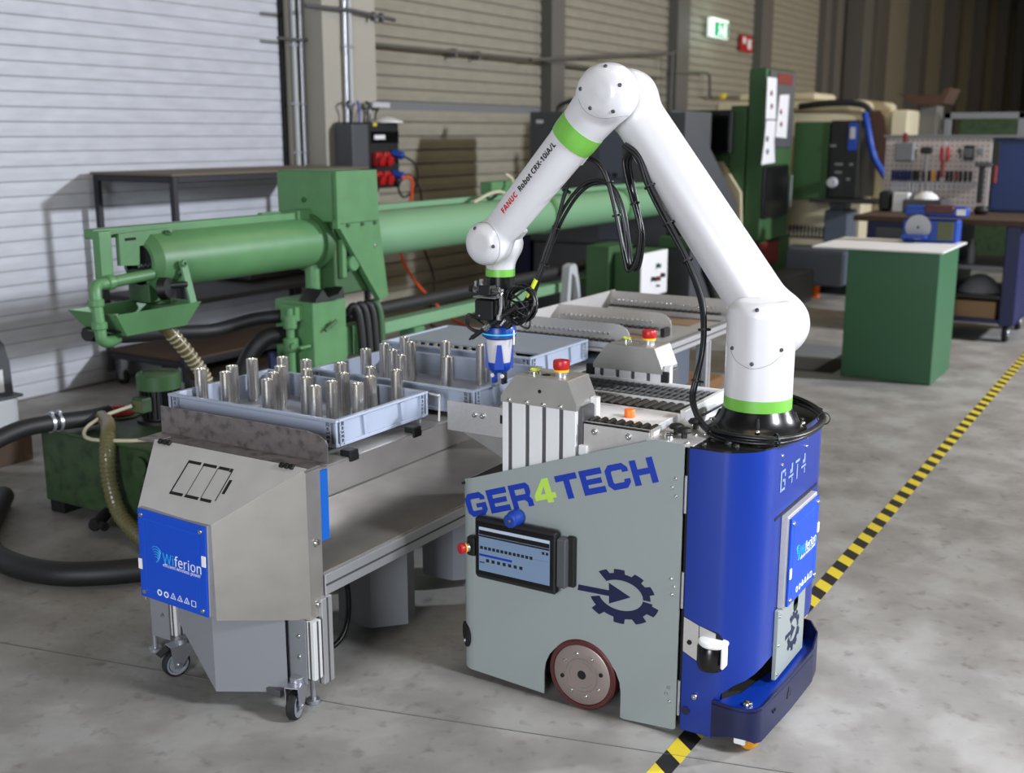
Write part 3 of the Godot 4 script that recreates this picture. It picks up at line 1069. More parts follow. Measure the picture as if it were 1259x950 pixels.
# ---------------------------------------------------------------- roller table behind the vehicle
func build_table() -> void:
	var t := thing("roller_table", "steel roller table with three tray lanes between low dividers behind the robot", "table", V(3.95, 0, -1.9))
	var b := MB.new()
	b.bx(V(3.535, 0.672, -2.16), V(4.52, 0.682, -1.60), 0.001)
	obj(t, "bed", b, M.steel)
	b = MB.new()
	b.bx(V(3.535, 0.60, -2.166), V(4.42, 0.765, -2.16), 0.001)
	obj(t, "side_sheet", b, M.steel)
	for k in 3:
		b = MB.new()
		var x: float = [3.60, 3.92, 4.38][k]
		var ze: float = [-1.70, -1.68, -1.60][k]
		var L := 2.16 + ze
		var o := [Vector2(0, 0.68), Vector2(L, 0.68), Vector2(L, 0.725)]
		for i in 6:
			var a := PI / 2 * i / 5.0
			o.append(Vector2(L - 0.06 + 0.06 * cos(a), 0.725 + 0.04 * sin(a)))
		o.append(Vector2(0, 0.765))
		b.prism(o, frame(V(x, 0, -2.16), V(0, 0, 1), V(0, 1, 0)), 0.004)
		obj(t, "divider", b, M.steel)
		b = MB.new()
		b.bx(V(x - 0.055, 0.682, -2.15), V(x - 0.050, 0.705, ze - 0.02), 0.001)
		b.bx(V(x - 0.020, 0.682, -2.15), V(x - 0.015, 0.705, ze - 0.02), 0.001)
		b.bx(V(x - 0.055, 0.682, -2.15), V(x - 0.015, 0.686, ze - 0.02), 0.001)
		var rail := obj(t, "roller_rail", b, M.alu)
		var z := -2.14
		while z < ze - 0.04:
			b = MB.new()
			b.cyl(V(x - 0.048, 0.703, z), V(x - 0.022, 0.703, z), 0.010, 10, 0.002)
			obj(rail, "roller", b, M.roller)
			z += 0.024
		b = MB.new()
		z = -2.14
		while z < ze - 0.06:
			b.cyl(V(x - 0.001, 0.728, z), V(x - 0.010, 0.728, z), 0.005, 8, 0.001)
			z += 0.02
		var gb := obj(t, "guide_beads", b, M.chrome)
		gb.set_meta("kind", "stuff")
		b = MB.new()
		b.bx(V(x - 0.06, 0.675, ze - 0.02), V(x - 0.01, 0.715, ze + 0.0), 0.004)
		obj(t, "end_cap", b, M.black if k != 2 else M.alu)
	for x in [3.72, 4.15]:
		b = MB.new()
		b.bx(V(x, 0.683, -2.10), V(x + 0.14, 0.6845, -1.70), 0.0005)
		obj(t, "lane_plate", b, M.card)
	profile_bar(t, "front_rail", V(3.54, 0.652, -1.62), V(4.56, 0.692, -1.58), M.alu, 0)
	profile_bar(t, "back_rail", V(3.54, 0.632, -2.20), V(4.56, 0.672, -2.166), M.alu, 0)
	for x in [4.02, 4.5]:
		for z in [-1.62, -2.2]:
			profile_bar(t, "leg", V(x, 0.02, z), V(x + 0.045, 0.652 if z > -2 else 0.632, z + 0.045), M.alu, 1)
			b = MB.new()
			b.cyl(V(x + 0.022, 0, z + 0.022), V(x + 0.022, 0.02, z + 0.022), 0.025, 14, 0.003)
			obj(t, "foot", b, M.black)
	b = MB.new()
	b.bx(V(3.56, 0.48, -1.98), V(3.98, 0.652, -1.62), 0.02)
	obj(t, "drive_box", b, M.lathe_blue_grey)
	profile_bar(t, "cross_beam", V(3.58, 0.28, -1.61), V(4.06, 0.32, -1.57), M.alu, 0)
	profile_bar(t, "leg", V(3.545, 0.02, -1.62), V(3.58, 0.652, -1.58), M.alu, 1)
	b = MB.new()
	b.bx(V(5.2, 0.0, -2.5), V(6.15, 0.06, -2.3), 0.004)
	solo("wooden_board", "brown wooden board lying on the floor beside the roller table", "board", b, M.wood, V(5.7, 0, -2.4))

# ---------------------------------------------------------------- the mobile robot vehicle
func block_text(parent: Node, t: Transform3D, adv: float, h: float) -> void:
	# wide block capitals, each letter a mesh of its own lying in the x-y plane of t
	var s := 0.25
	var glyphs := {
		"G": [[Vector2(1, .66), Vector2(1, .8), Vector2(.8, 1), Vector2(.2, 1), Vector2(0, .8), Vector2(0, .2), Vector2(.2, 0), Vector2(.8, 0), Vector2(1, .2), Vector2(1, .54), Vector2(.5, .54), Vector2(.5, .36), Vector2(.74, .36), Vector2(.74, s), Vector2(.3, s), Vector2(.26, .3), Vector2(.26, .7), Vector2(.3, 1 - s), Vector2(.74, 1 - s), Vector2(.74, .66)]],
		"E": [[Vector2(0, 0), Vector2(1, 0), Vector2(1, s), Vector2(.27, s), Vector2(.27, .39), Vector2(.92, .39), Vector2(.92, .61), Vector2(.27, .61), Vector2(.27, 1 - s), Vector2(1, 1 - s), Vector2(1, 1), Vector2(0, 1)]],
		"R": [[Vector2(0, 0), Vector2(.26, 0), Vector2(.26, .28), Vector2(.58, .28), Vector2(.74, .18), Vector2(.74, 0), Vector2(1, 0), Vector2(1, .24), Vector2(.9, .39), Vector2(1, .52), Vector2(1, .84), Vector2(.85, 1), Vector2(.26, 1), Vector2(.26, .78), Vector2(.7, .78), Vector2(.74, .74), Vector2(.74, .54), Vector2(.7, .5), Vector2(.26, .5), Vector2(.26, .78), Vector2(.255, 1), Vector2(0, 1)]],
		"4": [[Vector2(.55, 0), Vector2(.82, 0), Vector2(.82, .16), Vector2(1, .16), Vector2(1, .38), Vector2(.82, .38), Vector2(.82, 1), Vector2(.56, 1), Vector2(.0, .36), Vector2(.0, .16), Vector2(.55, .16), Vector2(.55, .38), Vector2(.28, .38), Vector2(.549, .7), Vector2(.551, .16)]],
		"T": [[Vector2(.36, 0), Vector2(.64, 0), Vector2(.64, 1 - s), Vector2(1, 1 - s), Vector2(1, 1), Vector2(0, 1), Vector2(0, 1 - s), Vector2(.36, 1 - s)]],
		"C": [[Vector2(1, .64), Vector2(1, .8), Vector2(.8, 1), Vector2(.2, 1), Vector2(0, .8), Vector2(0, .2), Vector2(.2, 0), Vector2(.8, 0), Vector2(1, .2), Vector2(1, .36), Vector2(.74, .36), Vector2(.74, s), Vector2(.3, s), Vector2(.26, .3), Vector2(.26, .7), Vector2(.3, 1 - s), Vector2(.74, 1 - s), Vector2(.74, .64)]],
		"H": [[Vector2(0, 0), Vector2(.27, 0), Vector2(.27, .38), Vector2(.73, .38), Vector2(.73, 0), Vector2(1, 0), Vector2(1, 1), Vector2(.73, 1), Vector2(.73, .62), Vector2(.27, .62), Vector2(.27, 1), Vector2(0, 1)]],
	}
	# the two letters with a closed bowl are put together from straight pieces
	glyphs["R"] = [[Vector2(0, 0), Vector2(.26, 0), Vector2(.26, 1), Vector2(0, 1)], [Vector2(.26, .77), Vector2(.75, .77), Vector2(.75, .54), Vector2(.98, .54), Vector2(1, .58), Vector2(1, .85), Vector2(.86, 1), Vector2(.26, 1)], [Vector2(.26, .3), Vector2(.62, .3), Vector2(.74, .2), Vector2(.74, 0), Vector2(1, 0), Vector2(1, .26), Vector2(.9, .41), Vector2(.98, .54), Vector2(.26, .54)]]
	glyphs["4"] = [[Vector2(.54, 0), Vector2(.82, 0), Vector2(.82, 1), Vector2(.54, 1)], [Vector2(0, .16), Vector2(.54, .16), Vector2(.54, .38), Vector2(.3, .38), Vector2(.54, .7), Vector2(.54, 1), Vector2(0, .38)], [Vector2(.82, .16), Vector2(1, .16), Vector2(1, .38), Vector2(.82, .38)]]
	var i := 0
	for ch in "GER4TECH":
		var b := MB.new()
		for poly in glyphs[ch]:
			var q := []
			for p in poly:
				q.append(Vector2(p.x * adv * 0.88 + i * adv, p.y * h))
			b.prism(q, t, 0.0008)
		obj(parent, "letter", b, M.logo_lime if ch == "4" else M.logo_blue, "lime green figure 4" if ch == "4" else "")
		i += 1

func gear_mark(parent: Node, t: Transform3D, k: float, m: Material) -> void:
	# a gear broken by an arrow that enters from the left; k scales it
	for part in [[-0.03, 2.25, [0.42, 1.0, 1.62, 2.12], 0.042], [-2.85, -0.12, [-0.42, -1.0, -1.62, -2.3], 0.042]]:
		var b := MB.new()
		var o := []
		var inn := []
		for i in 61:
			var a := lerpf(part[0], part[1], i / 60.0)
			var r := 0.056 if part[1] > 0 else 0.060
			for c in part[2]:
				if absf(a - c) < 0.17:
					r = 0.066 if part[1] > 0 else 0.073
			o.append(Vector2(cos(a), sin(a)) * r * k)
			inn.append(Vector2(cos(a), sin(a) * 0.92) * part[3] * k)
		inn.reverse()
		b.prism(o + inn, t, 0.0006)
		obj(parent, "gear_segment", b, m)
	var b2 := MB.new()
	b2.prism([Vector2(-0.083, -0.0075) * k, Vector2(-0.022, -0.0075) * k, Vector2(-0.022, -0.027) * k, Vector2(0.019, 0) * k, Vector2(-0.022, 0.027) * k, Vector2(-0.022, 0.0075) * k, Vector2(-0.081, 0.0075) * k], t, 0.0006)
	obj(parent, "arrow_mark", b2, m)

func estop(parent: Node, at: Vector3, dir: Vector3, r := 0.021) -> void:
	var k := r / 0.021
	var b := MB.new()
	b.lathe(at, dir, [Vector2(0, 0), Vector2(r * 0.8, 0), Vector2(r * 0.8, 0.011 * k), Vector2(0, 0.011 * k)], 20)
	obj(parent, "stop_collar", b, M.zinc)
	b = MB.new()
	b.lathe(at + dir * 0.011 * k, dir, [Vector2(0, 0), Vector2(r * 0.9, 0), Vector2(r * 0.9, 0.006 * k), Vector2(0, 0.006 * k)], 20)
	obj(parent, "stop_ring", b, M.estop_yellow)
	b = MB.new()
	b.lathe(at + dir * 0.0155 * k, dir, [Vector2(0, 0), Vector2(r * 0.82, 0), Vector2(r, 0.006 * k), Vector2(r, 0.020 * k), Vector2(r * 0.92, 0.024 * k), Vector2(0, 0.024 * k)], 24)
	obj(parent, "stop_button", b, M.estop_red, "red emergency stop button")

func tower(v: Node, x: float, s: float) -> void:
	# a slotted aluminium column under a bent steel cap; s = 1 looks to -x, -1 to +x
	var b := MB.new()
	var x1 := x + s * 0.10
	var zs := [-1.462, -1.4, -1.35, -1.305, -1.255]
	b.bx(V(x + s * 0.004, 0.45, -1.458), V(x1 - s * 0.004, 0.776, -1.258), 0.001)
	var tw := obj(v, "column", b, M.alu_dark)
	var edges := [[-1.462, -1.444], [-1.434, -1.394], [-1.384, -1.3465], [-1.3365, -1.2985], [-1.2885, -1.2525]]
	for e in edges:
		b = MB.new()
		b.bx(V(x, 0.45, e[0]), V(x1, 0.778, e[1]), 0.002)
		obj(tw, "slat", b, M.alu_light)
	b = MB.new()
	b.bx(V(x + s * 0.012, 0.45, -1.253), V(x + s * 0.088, 0.776, -1.238), 0.004)
	obj(tw, "side_profile", b, M.alu_dark)
	b = MB.new()
	b.bx(V(x + s * 0.07, 0.45, -1.250), V(x + s * 0.09, 0.79, -1.232), 0.001)
	obj(tw, "edge_strip", b, M.alu_light)
	if s < 0:
		for z in [-1.478, -1.245]:
			b = MB.new()
			b.bx(V(x - 0.08, 0.45, z - 0.012), V(x - 0.10, 0.775, z + 0.012), 0.002)
			obj(tw, "black_strip", b, M.black)
	b = MB.new()
	b.prism([Vector2(-1.464, 0.768), Vector2(-1.250, 0.768), Vector2(-1.250, 0.782), Vector2(-1.274, 0.838), Vector2(-1.276, 0.840), Vector2(-1.420, 0.840), Vector2(-1.423, 0.838), Vector2(-1.464, 0.782)], frame(V(x - s * 0.003, 0, 0), V(0, 0, 1), V(0, 1, 0)), -s * 0.108)
	var cap := obj(tw, "cap", b, M.sheet)
	for z in [-1.439, -1.389, -1.342, -1.294]:
		screw(cap, V(x - s * 0.003, 0.774, z), V(-s, 0, 0), 0.0055)
	b = MB.new()
	b.lathe(V(x - s * 0.0032, 0.806, -1.352), V(-s, 0, 0), [Vector2(0, 0), Vector2(0.005, 0), Vector2(0.005, 0.0004), Vector2(0, 0.0004)], 14)
	obj(cap, "hole", b, M.hole)
	b = MB.new()
	b.lathe(V(x + s * 0.04, 0.84, -1.39), Vector3.UP, [Vector2(0, 0), Vector2(0.016, 0), Vector2(0.016, 0.006), Vector2(0.012, 0.008), Vector2(0.0, 0.008)], 18)
	var lamp := obj(cap, "push_button", b, M.chrome)
	b = MB.new()
	b.lathe(V(x + s * 0.04, 0.8485, -1.39), Vector3.UP, [Vector2(0.007, 0), Vector2(0.0125, 0), Vector2(0.0115, 0.003), Vector2(0.008, 0.003), Vector2(0.007, 0)], 18)
	obj(lamp, "ring", b, M.lime_ring)
	b = MB.new()
	b.lathe(V(x + s * 0.035, 0.8402, -1.355), Vector3.UP, [Vector2(0, 0), Vector2(0.011, 0), Vector2(0.011, 0.0008), Vector2(0, 0.0008)], 16)
	obj(cap, "button_recess", b, M.hole if s > 0 else M.chrome)
	estop(cap, V(x + s * 0.045, 0.84, -1.318), Vector3.UP)

func build_vehicle() -> void:
	var v := thing("mobile_robot", "grey and dark blue mobile robot vehicle with drive wheel, roller deck and gear emblem", "robot vehicle", V(2.65, 0, -1.2))
	var b := MB.new()
	# inner body and its sloping cover
	b.prism([Vector2(-1.56, 0.03), Vector2(-1.36, 0.03), Vector2(-1.36, 0.215), Vector2(-1.08, 0.215), Vector2(-1.08, 0.03), Vector2(-0.86, 0.03), Vector2(-0.86, 0.70), Vector2(-1.04, 0.70), Vector2(-1.56, 0.52)], frame(V(2.375, 0, 0), V(0, 0, 1), V(0, 1, 0)), -0.56)
	obj(v, "inner_body", b, M.black)
	# side panel with wheel arch
	var arch := []
	for i in 13:
		var a := PI * i / 12.0
		arch.append(Vector2(-1.2205 - 0.1085 * cos(a), 0.072 + 0.105 * sin(a)))
	var pp := [Vector2(-0.965, 0.018), Vector2(-0.965, 0.728), Vector2(-1.035, 0.730), Vector2(-1.05, 0.727), Vector2(-1.545, 0.557), Vector2(-1.545, 0.022), Vector2(-1.329, 0.012)]
	pp.append_array(arch)
	pp.append(Vector2(-1.112, 0.006))
	pp.append(Vector2(-1.10, 0.004))
	pp.append(Vector2(-0.972, 0.014))
	b = MB.new()
	b.prism(pp, frame(V(2.353, 0, 0), V(0, 0, 1), V(0, 1, 0)).scaled_local(V(1, 1, 1)), 0.004)
	var sp := obj(v, "side_panel", b, M.agv_grey)
	b = MB.new()
	var path := []
	var lo := []
	var hi := []
	for i in 9:
		var a := PI / 2 * i / 8.0
		path.append(Vector2(2.394 - 0.045 * cos(a), -1.545 - 0.045 * sin(a)))
		lo.append(0.022)
		hi.append(0.557 - 0.02 * i / 8.0)
	path.append(Vector2(2.93, -1.59))
	lo.append(0.022)
	hi.append(0.537)
	path.reverse(); lo.reverse(); hi.reverse()
	b.wall(path, lo, hi, -0.004)
	obj(v, "corner_panel", b, M.agv_grey)
	b = MB.new()
	b.bx(V(2.95, 0.022, -1.58), V(2.955, 0.70, -0.965), 0.001)
	obj(v, "far_panel", b, M.agv_grey)
	b = MB.new()
	b.prism([Vector2(-1.585, 0.530), Vector2(-1.05, 0.715), Vector2(-1.05, 0.720), Vector2(-1.587, 0.536)], frame(V(2.36, 0, 0), V(0, 0, 1), V(0, 1, 0)), -0.58)
	obj(v, "slope_cover", b, M.black)
	# lettering and emblem
	block_text(sp, frame(V(2.3492, 0.448, -1.553), V(0, 0.183, 0.53), V(0, 1, 0)).scaled_local(V(1, 1, 1)), 0.0708, 0.062)
	gear_mark(sp, frame(V(2.3492, 0.328, -1.118), V(0, 0.03, 1), V(0, 1, 0)).scaled_local(V(1.42, 1, 1)), 1.0, M.navy)
	for y in [[0.644, -0.980], [0.622, -0.988], [0.602, -0.978], [0.398, -0.984], [0.380, -0.976], [0.360, -0.980], [0.121, -0.981], [0.103, -0.987], [0.085, -0.978]]:
		screw(sp, V(2.3492, y[0], y[1] - 0.004), V(-1, 0, 0), 0.0045)
	for y in [0.61, 0.375, 0.10]:
		b = MB.new()
		b.cyl(V(2.352, y - 0.045, -0.9595), V(2.352, y + 0.045, -0.9595), 0.004, 10)
		obj(v, "hinge", b, M.zinc)
	b = MB.new()
	b.lathe(V(2.366, 0.112, -1.576), V(-0.72, 0, -0.69), [Vector2(0, 0), Vector2(0.034, 0), Vector2(0.034, 0.006), Vector2(0, 0.006)], 22)
	obj(v, "sensor_port", b, M.hole)
	b = MB.new()
	b.lathe(V(2.360, 0.095, -1.58), V(-0.72, 0, -0.69), [Vector2(0, 0), Vector2(0.006, 0), Vector2(0.005, 0.004), Vector2(0, 0.005)], 12)
	obj(v, "sensor_eye", b, M.zinc)
	# drive wheel
	var wc := V(2.346, 0.0935, -1.219)
	b = MB.new()
	b.lathe(wc + V(0.05, 0, 0), V(-1, 0, 0), [Vector2(0.0, 0), Vector2(0.0885, 0), Vector2(0.0935, 0.005), Vector2(0.0935, 0.047), Vector2(0.0895, 0.052), Vector2(0.081, 0.052), Vector2(0.080, 0.048), Vector2(0, 0.048)], 48)
	var wh := obj(v, "drive_wheel", b, M.tyre_red, "dark red tyre")
	b = MB.new()
	b.lathe(wc + V(0.003, 0, 0), V(-1, 0, 0), [Vector2(0.079, 0), Vector2(0.079, 0.003), Vector2(0.077, 0.004), Vector2(0.046, 0.004), Vector2(0.045, 0.0028), Vector2(0.043, 0.0028), Vector2(0.042, 0.004), Vector2(0.012, 0.004), Vector2(0.011, 0.002), Vector2(0, 0.002)], 48)
	obj(wh, "wheel_disc", b, M.wheel_metal)
	b = MB.new()
	b.lathe(wc + V(0.0005, 0, 0), V(-1, 0, 0), [Vector2(0.0, 0), Vector2(0.0115, 0), Vector2(0.0115, 0.002), Vector2(0, 0.002)], 20)
	obj(wh, "axle_hole", b, M.hole)
	for i in 8:
		var a := TAU * i / 8.0 + 0.25
		screw(wh, wc + V(-0.001, sin(a) * 0.056, cos(a) * 0.056), V(-1, 0, 0), 0.0045 if i % 2 else 0.0055, M.hole if i % 4 == 0 else M.bolt)
	b = MB.new()
	for k in 3:
		for i in 12:
			var a := TAU * k / 3.0 + i * 0.085 + 0.5
			b.box(wc + V(-0.0012, sin(a) * 0.034, cos(a) * 0.034), V(0.0006, 0.0035, 0.0014), 0, Basis(V(1, 0, 0), -a))
	var lt := obj(wh, "engraved_marks", b, M.grey_mid)
	lt.set_meta("kind", "stuff")
	# blue nose shell
	var P := [Vector2(2.3505, -0.953), Vector2(2.351, -0.872), Vector2(2.356, -0.856), Vector2(2.372, -0.832), Vector2(2.392, -0.811), Vector2(2.415, -0.797), Vector2(2.442, -0.788), Vector2(2.47, -0.785), Vector2(2.80, -0.785), Vector2(2.87, -0.80), Vector2(2.93, -0.86), Vector2(2.94, -0.953)]
	var H := []
	var Lw := [0.155, 0.155, 0.155, 0.155, 0.150, 0.145, 0.142, 0.142, 0.142, 0.142, 0.142, 0.142]
	for q in P:
		H.append(0.722)
	var shell_lo := [0.02, 0.02, 0.135, 0.155, 0.165, 0.175, 0.185, 0.19, 0.19, 0.19, 0.1, 0.05]
	b = MB.new()
	b.wall(P, shell_lo, H, -0.004)
	var shell := obj(v, "nose_shell", b, M.agv_blue)
	b = MB.new()
	var top := []
	for q in P:
		top.append(q)
	b.prism(top, Transform3D(Basis(V(1, 0, 0), V(0, 0, 1), V(0, 1, 0)), V(0, 0.722, 0)), 0.004)
	obj(v, "nose_top", b, M.black_gloss)
	for k in [[2.375, -0.93], [2.415, -0.885], [2.44, -0.84], [2.50, -0.80], [2.72, -0.81], [2.40, -0.86]]:
		screw(v, V(k[0], 0.726, k[1]), Vector3.UP, 0.008, M.black)
	b = MB.new()
	b.bx(V(2.355, 0.03, -0.96), V(2.36, 0.72, -0.944), 0)
	b.bx(V(2.47, 0.541, -0.786), V(2.80, 0.548, -0.7838), 0)
	obj(shell, "panel_gap", b, M.hole)
	for k in [[2.503, 0.692], [2.505, 0.669], [2.69, 0.694], [2.69, 0.671]]:
		screw(shell, V(k[0], k[1], -0.785), V(0, 0, 1), 0.0045)
	# stencilled name on the nose
	var st := MB.new()
	var zf := -0.7842
	var bar := func(x0: float, y0: float, x1: float, y1: float) -> void:
		st.bx(V(x0, y0, zf), V(x1, y1, zf + 0.0006), 0)
	bar.call(2.497, 0.603, 2.504, 0.654); bar.call(2.508, 0.648, 2.530, 0.654); bar.call(2.508, 0.603, 2.530, 0.609); bar.call(2.526, 0.613, 2.532, 0.628); bar.call(2.514, 0.625, 2.524, 0.631); bar.call(2.526, 0.636, 2.532, 0.645)
	bar.call(2.556, 0.622, 2.592, 0.627); bar.call(2.580, 0.605, 2.585, 0.619); bar.call(2.576, 0.632, 2.585, 0.655); bar.call(2.566, 0.632, 2.573, 0.642)
	bar.call(2.606, 0.647, 2.638, 0.653); bar.call(2.619, 0.605, 2.625, 0.642)
	bar.call(2.654, 0.622, 2.690, 0.627); bar.call(2.678, 0.605, 2.683, 0.619); bar.call(2.674, 0.632, 2.683, 0.655); bar.call(2.664, 0.632, 2.671, 0.642)
	var stn := obj(shell, "stencil_lettering", st, M.letter_pale, "pale stencilled characters G4T4")
	stn.set_meta("kind", "stuff")
	# charging plate on the nose and the grey service panel under it
	b = MB.new()
	b.bx(V(2.52, 0.306, -0.785), V(2.752, 0.540, -0.768), 0.002)
	obj(v, "plate_mount", b, M.steel)
	charger_plate(v, frame(V(2.637, 0.422, -0.760), V(1, 0, 0), V(0, 1, 0)), 0.226)
	b = MB.new()
	b.bx(V(2.505, 0.125, -0.785), V(2.72, 0.306, -0.774), 0.002)
	var sv := obj(v, "service_panel", b, M.agv_grey)
	gear_mark(sv, frame(V(2.628, 0.212, -0.7738), V(1, 0, 0), V(0, 1, 0)), 0.75, M.navy)
	for y in [0.29, 0.215, 0.14]:
		screw(sv, V(2.513, y, -0.774), V(0, 0, 1), 0.004)
	b = MB.new()
	b.cyl(V(2.64, 0.275, -0.7745), V(2.64, 0.275, -0.7735), 0.018, 18)
	b.bx(V(2.622, 0.275, -0.7745), V(2.658, 0.306, -0.7735), 0)
	obj(sv, "finger_slot", b, M.hole)
	# laser scanner in its cutout in the left side
	b = MB.new()
	b.prism([Vector2(-0.953, 0.312), Vector2(-0.912, 0.297), Vector2(-0.868, 0.288), Vector2(-0.850, 0.270), Vector2(-0.850, 0.225), Vector2(-0.862, 0.196), Vector2(-0.890, 0.186), Vector2(-0.915, 0.203), Vector2(-0.953, 0.222)], frame(V(2.3502, 0, 0), V(0, 0, 1), V(0, 1, 0)), -0.001)
	var cut := obj(v, "scanner_recess", b, M.hole)
	b = MB.new()
	b.prism([Vector2(-0.952, 0.310), Vector2(-0.914, 0.296), Vector2(-0.914, 0.206), Vector2(-0.952, 0.224)], frame(V(2.3490, 0, 0), V(0, 0, 1), V(0, 1, 0)), -0.002)
	b.prism([Vector2(-0.912, 0.296), Vector2(-0.872, 0.286), Vector2(-0.872, 0.266), Vector2(-0.912, 0.27)], frame(V(2.3490, 0, 0), V(0, 0, 1), V(0, 1, 0)), -0.002)
	obj(cut, "scanner_bracket", b, M.steel)
	b = MB.new()
	b.lathe(V(2.353, 0.25, -0.936), V(-1, 0, 0), [Vector2(0, 0), Vector2(0.006, 0), Vector2(0.006, 0.0065), Vector2(0, 0.0065)], 12)
	obj(cut, "bracket_hole", b, M.hole)
	b = MB.new()
	b.lathe(V(2.350, 0.196, -0.882), Vector3.UP, [Vector2(0, 0), Vector2(0.028, 0.002), Vector2(0.033, 0.014), Vector2(0.033, 0.056), Vector2(0.028, 0.064), Vector2(0, 0.064)], 24)
	var sc := obj(v, "laser_scanner", b, M.black_gloss)
	b = MB.new()
	b.lathe(V(2.354, 0.258, -0.878), Vector3.UP, [Vector2(0, 0), Vector2(0.034, 0), Vector2(0.036, 0.005), Vector2(0.034, 0.011), Vector2(0.026, 0.015), Vector2(0, 0.015)], 24)
	b.box(V(2.340, 0.236, -0.846), V(0.03, 0.05, 0.008), 0.003)
	obj(sc, "scanner_housing", b, M.white, "white scanner housing")
	screw(v, V(2.350, 0.115, -0.918), V(-1, 0, 0), 0.008)
	b = MB.new()
	b.cyl(V(2.3505, 0.072, -0.940), V(2.348, 0.072, -0.940), 0.011, 18)
	obj(v, "plug", b, M.navy)
	# bumper skirt
	var Q := [Vector2(2.340, -0.872), Vector2(2.334, -0.82), Vector2(2.338, -0.785), Vector2(2.352, -0.768), Vector2(2.376, -0.760), Vector2(2.56, -0.750), Vector2(2.72, -0.745), Vector2(2.78, -0.752), Vector2(2.81, -0.78), Vector2(2.815, -0.86)]
	b = MB.new()
	b.wall(Q, [0.028, 0.045, 0.045, 0.035, 0.03, 0.03, 0.035, 0.04, 0.04, 0.04], [0.122, 0.122, 0.122, 0.122, 0.120, 0.122, 0.128, 0.15, 0.165, 0.17], -0.004)
	var bp := obj(v, "bumper", b, M.navy)
	b = MB.new()
	b.prism(Q + [Vector2(2.6, -0.80), Vector2(2.42, -0.83)], Transform3D(Basis(V(1, 0, 0), V(0, 0, 1), V(0, 1, 0)), V(0, 0.112, 0)), 0.004)
	obj(bp, "bumper_top", b, M.agv_blue)
	screw(bp, V(2.372, 0.116, -0.795), Vector3.UP, 0.012)
	b = MB.new()
	for x in [2.44, 2.452]:
		b.bx(V(x, 0.075, -0.7585), V(x + 0.006, 0.082, -0.7535), 0)
	for x in [2.52, 2.54]:
		b.box(V(x + 0.02, 0.085, -0.7515), V(0.005, 0.03, 0.003), 0, Basis(V(0, 0, 1), -0.4))
	obj(bp, "slots", b, M.hole).set_meta("kind", "stuff")
	b = MB.new()
	b.bx(V(2.37, 0.02, -0.90), V(2.80, 0.11, -0.80), 0.01)
	obj(v, "chassis", b, M.hole)
	b = MB.new()
	b.lathe(V(2.385, 0.026, -0.795), V(1, 0, 0.3), [Vector2(0, -0.012), Vector2(0.022, -0.012), Vector2(0.026, -0.008), Vector2(0.026, 0.008), Vector2(0.022, 0.012), Vector2(0, 0.012)], 24)
	var cw := obj(v, "support_caster", b, M.wheel_yellow, "yellow support wheel")
	b = MB.new()
	b.bx(V(2.352, 0.02, -0.82), V(2.366, 0.062, -0.79), 0.003)
	obj(cw, "fork", b, M.white)
	# roller deck
	b = MB.new()
	b.bx(V(2.352, 0.722, -1.062), V(2.575, 0.728, -0.945), 0.001)
	var dk := obj(v, "deck_plate", b, M.steel)
	for k in [[2.43, -1.02], [2.50, -1.00], [2.405, -0.99]]:
		b = MB.new()
		b.lathe(V(k[0], 0.728, k[1]), Vector3.UP, [Vector2(0, 0), Vector2(0.007, 0), Vector2(0.007, 0.012), Vector2(0.017, 0.014), Vector2(0.019, 0.018), Vector2(0.014, 0.024), Vector2(0, 0.026)], 18)
		obj(dk, "knob", b, M.black)
	for k in [[2.375, -1.015], [2.392, -1.022]]:
		b = MB.new()
		b.lathe(V(k[0], 0.728, k[1]), Vector3.UP, [Vector2(0, 0), Vector2(0.010, 0), Vector2(0.010, 0.010), Vector2(0.006, 0.011), Vector2(0, 0.011)], 16)
		obj(dk, "push_button", b, M.chrome)
	for k in [[2.365, -0.965], [2.46, -0.96], [2.53, -1.02], [2.44, -0.975], [2.55, -0.97]]:
		screw(dk, V(k[0], 0.728, k[1]), Vector3.UP, 0.005)
	b = MB.new()
	b.bx(V(2.368, 0.665, -1.235), V(2.372, 0.744, -1.062), 0.0008)
	b.bx(V(2.368, 0.738, -1.235), V(2.378, 0.744, -1.062), 0.0008)
	var pl := obj(v, "lane_side_plate", b, M.steel)
	for z in [-1.205, -1.115]:
		screw(pl, V(2.368, 0.722, z), V(-1, 0, 0), 0.008)
	b = MB.new()
	b.bx(V(2.372, 0.690, -1.062), V(2.43, 0.745, -1.058), 0.001)
	obj(v, "lane_end_plate", b, M.steel)
	for i in 8:
		b = MB.new()
		var z := -1.228 + i * 0.0225
		b.cyl(V(2.382, 0.737, z), V(2.43, 0.737, z), 0.0095, 12, 0.002)
		obj(v, "roller", b, M.roller)
		b = MB.new()
		b.bx(V(2.384, 0.722, z + 0.0095), V(2.430, 0.738, z + 0.0130), 0.001)
		obj(v, "roller_spacer", b, M.white)
	b = MB.new()
	b.bx(V(2.432, 0.70, -1.45), V(2.59, 0.733, -1.085), 0.002)
	obj(v, "lane_floor", b, M.alu_light)
	for i in 16:
		b = MB.new()
		var z := -1.46 + i * 0.0245
		b.cyl(V(2.603, 0.728, z), V(2.685, 0.728, z), 0.0120, 14, 0.003)
		obj(v, "roller", b, M.roller)
	b = MB.new()
	b.bx(V(2.59, 0.68, -1.48), V(2.60, 0.735, -1.075), 0.001)
	b.bx(V(2.69, 0.68, -1.50), V(2.70, 0.742, -1.075), 0.001)
	obj(v, "lane_rail", b, M.alu_light).set_meta("kind", "stuff")
	b = MB.new()
	b.bx(V(2.862, 0.68, -1.53), V(2.875, 0.745, -1.075), 0.002)
	obj(v, "far_rail", b, M.alu_light)
	b = MB.new()
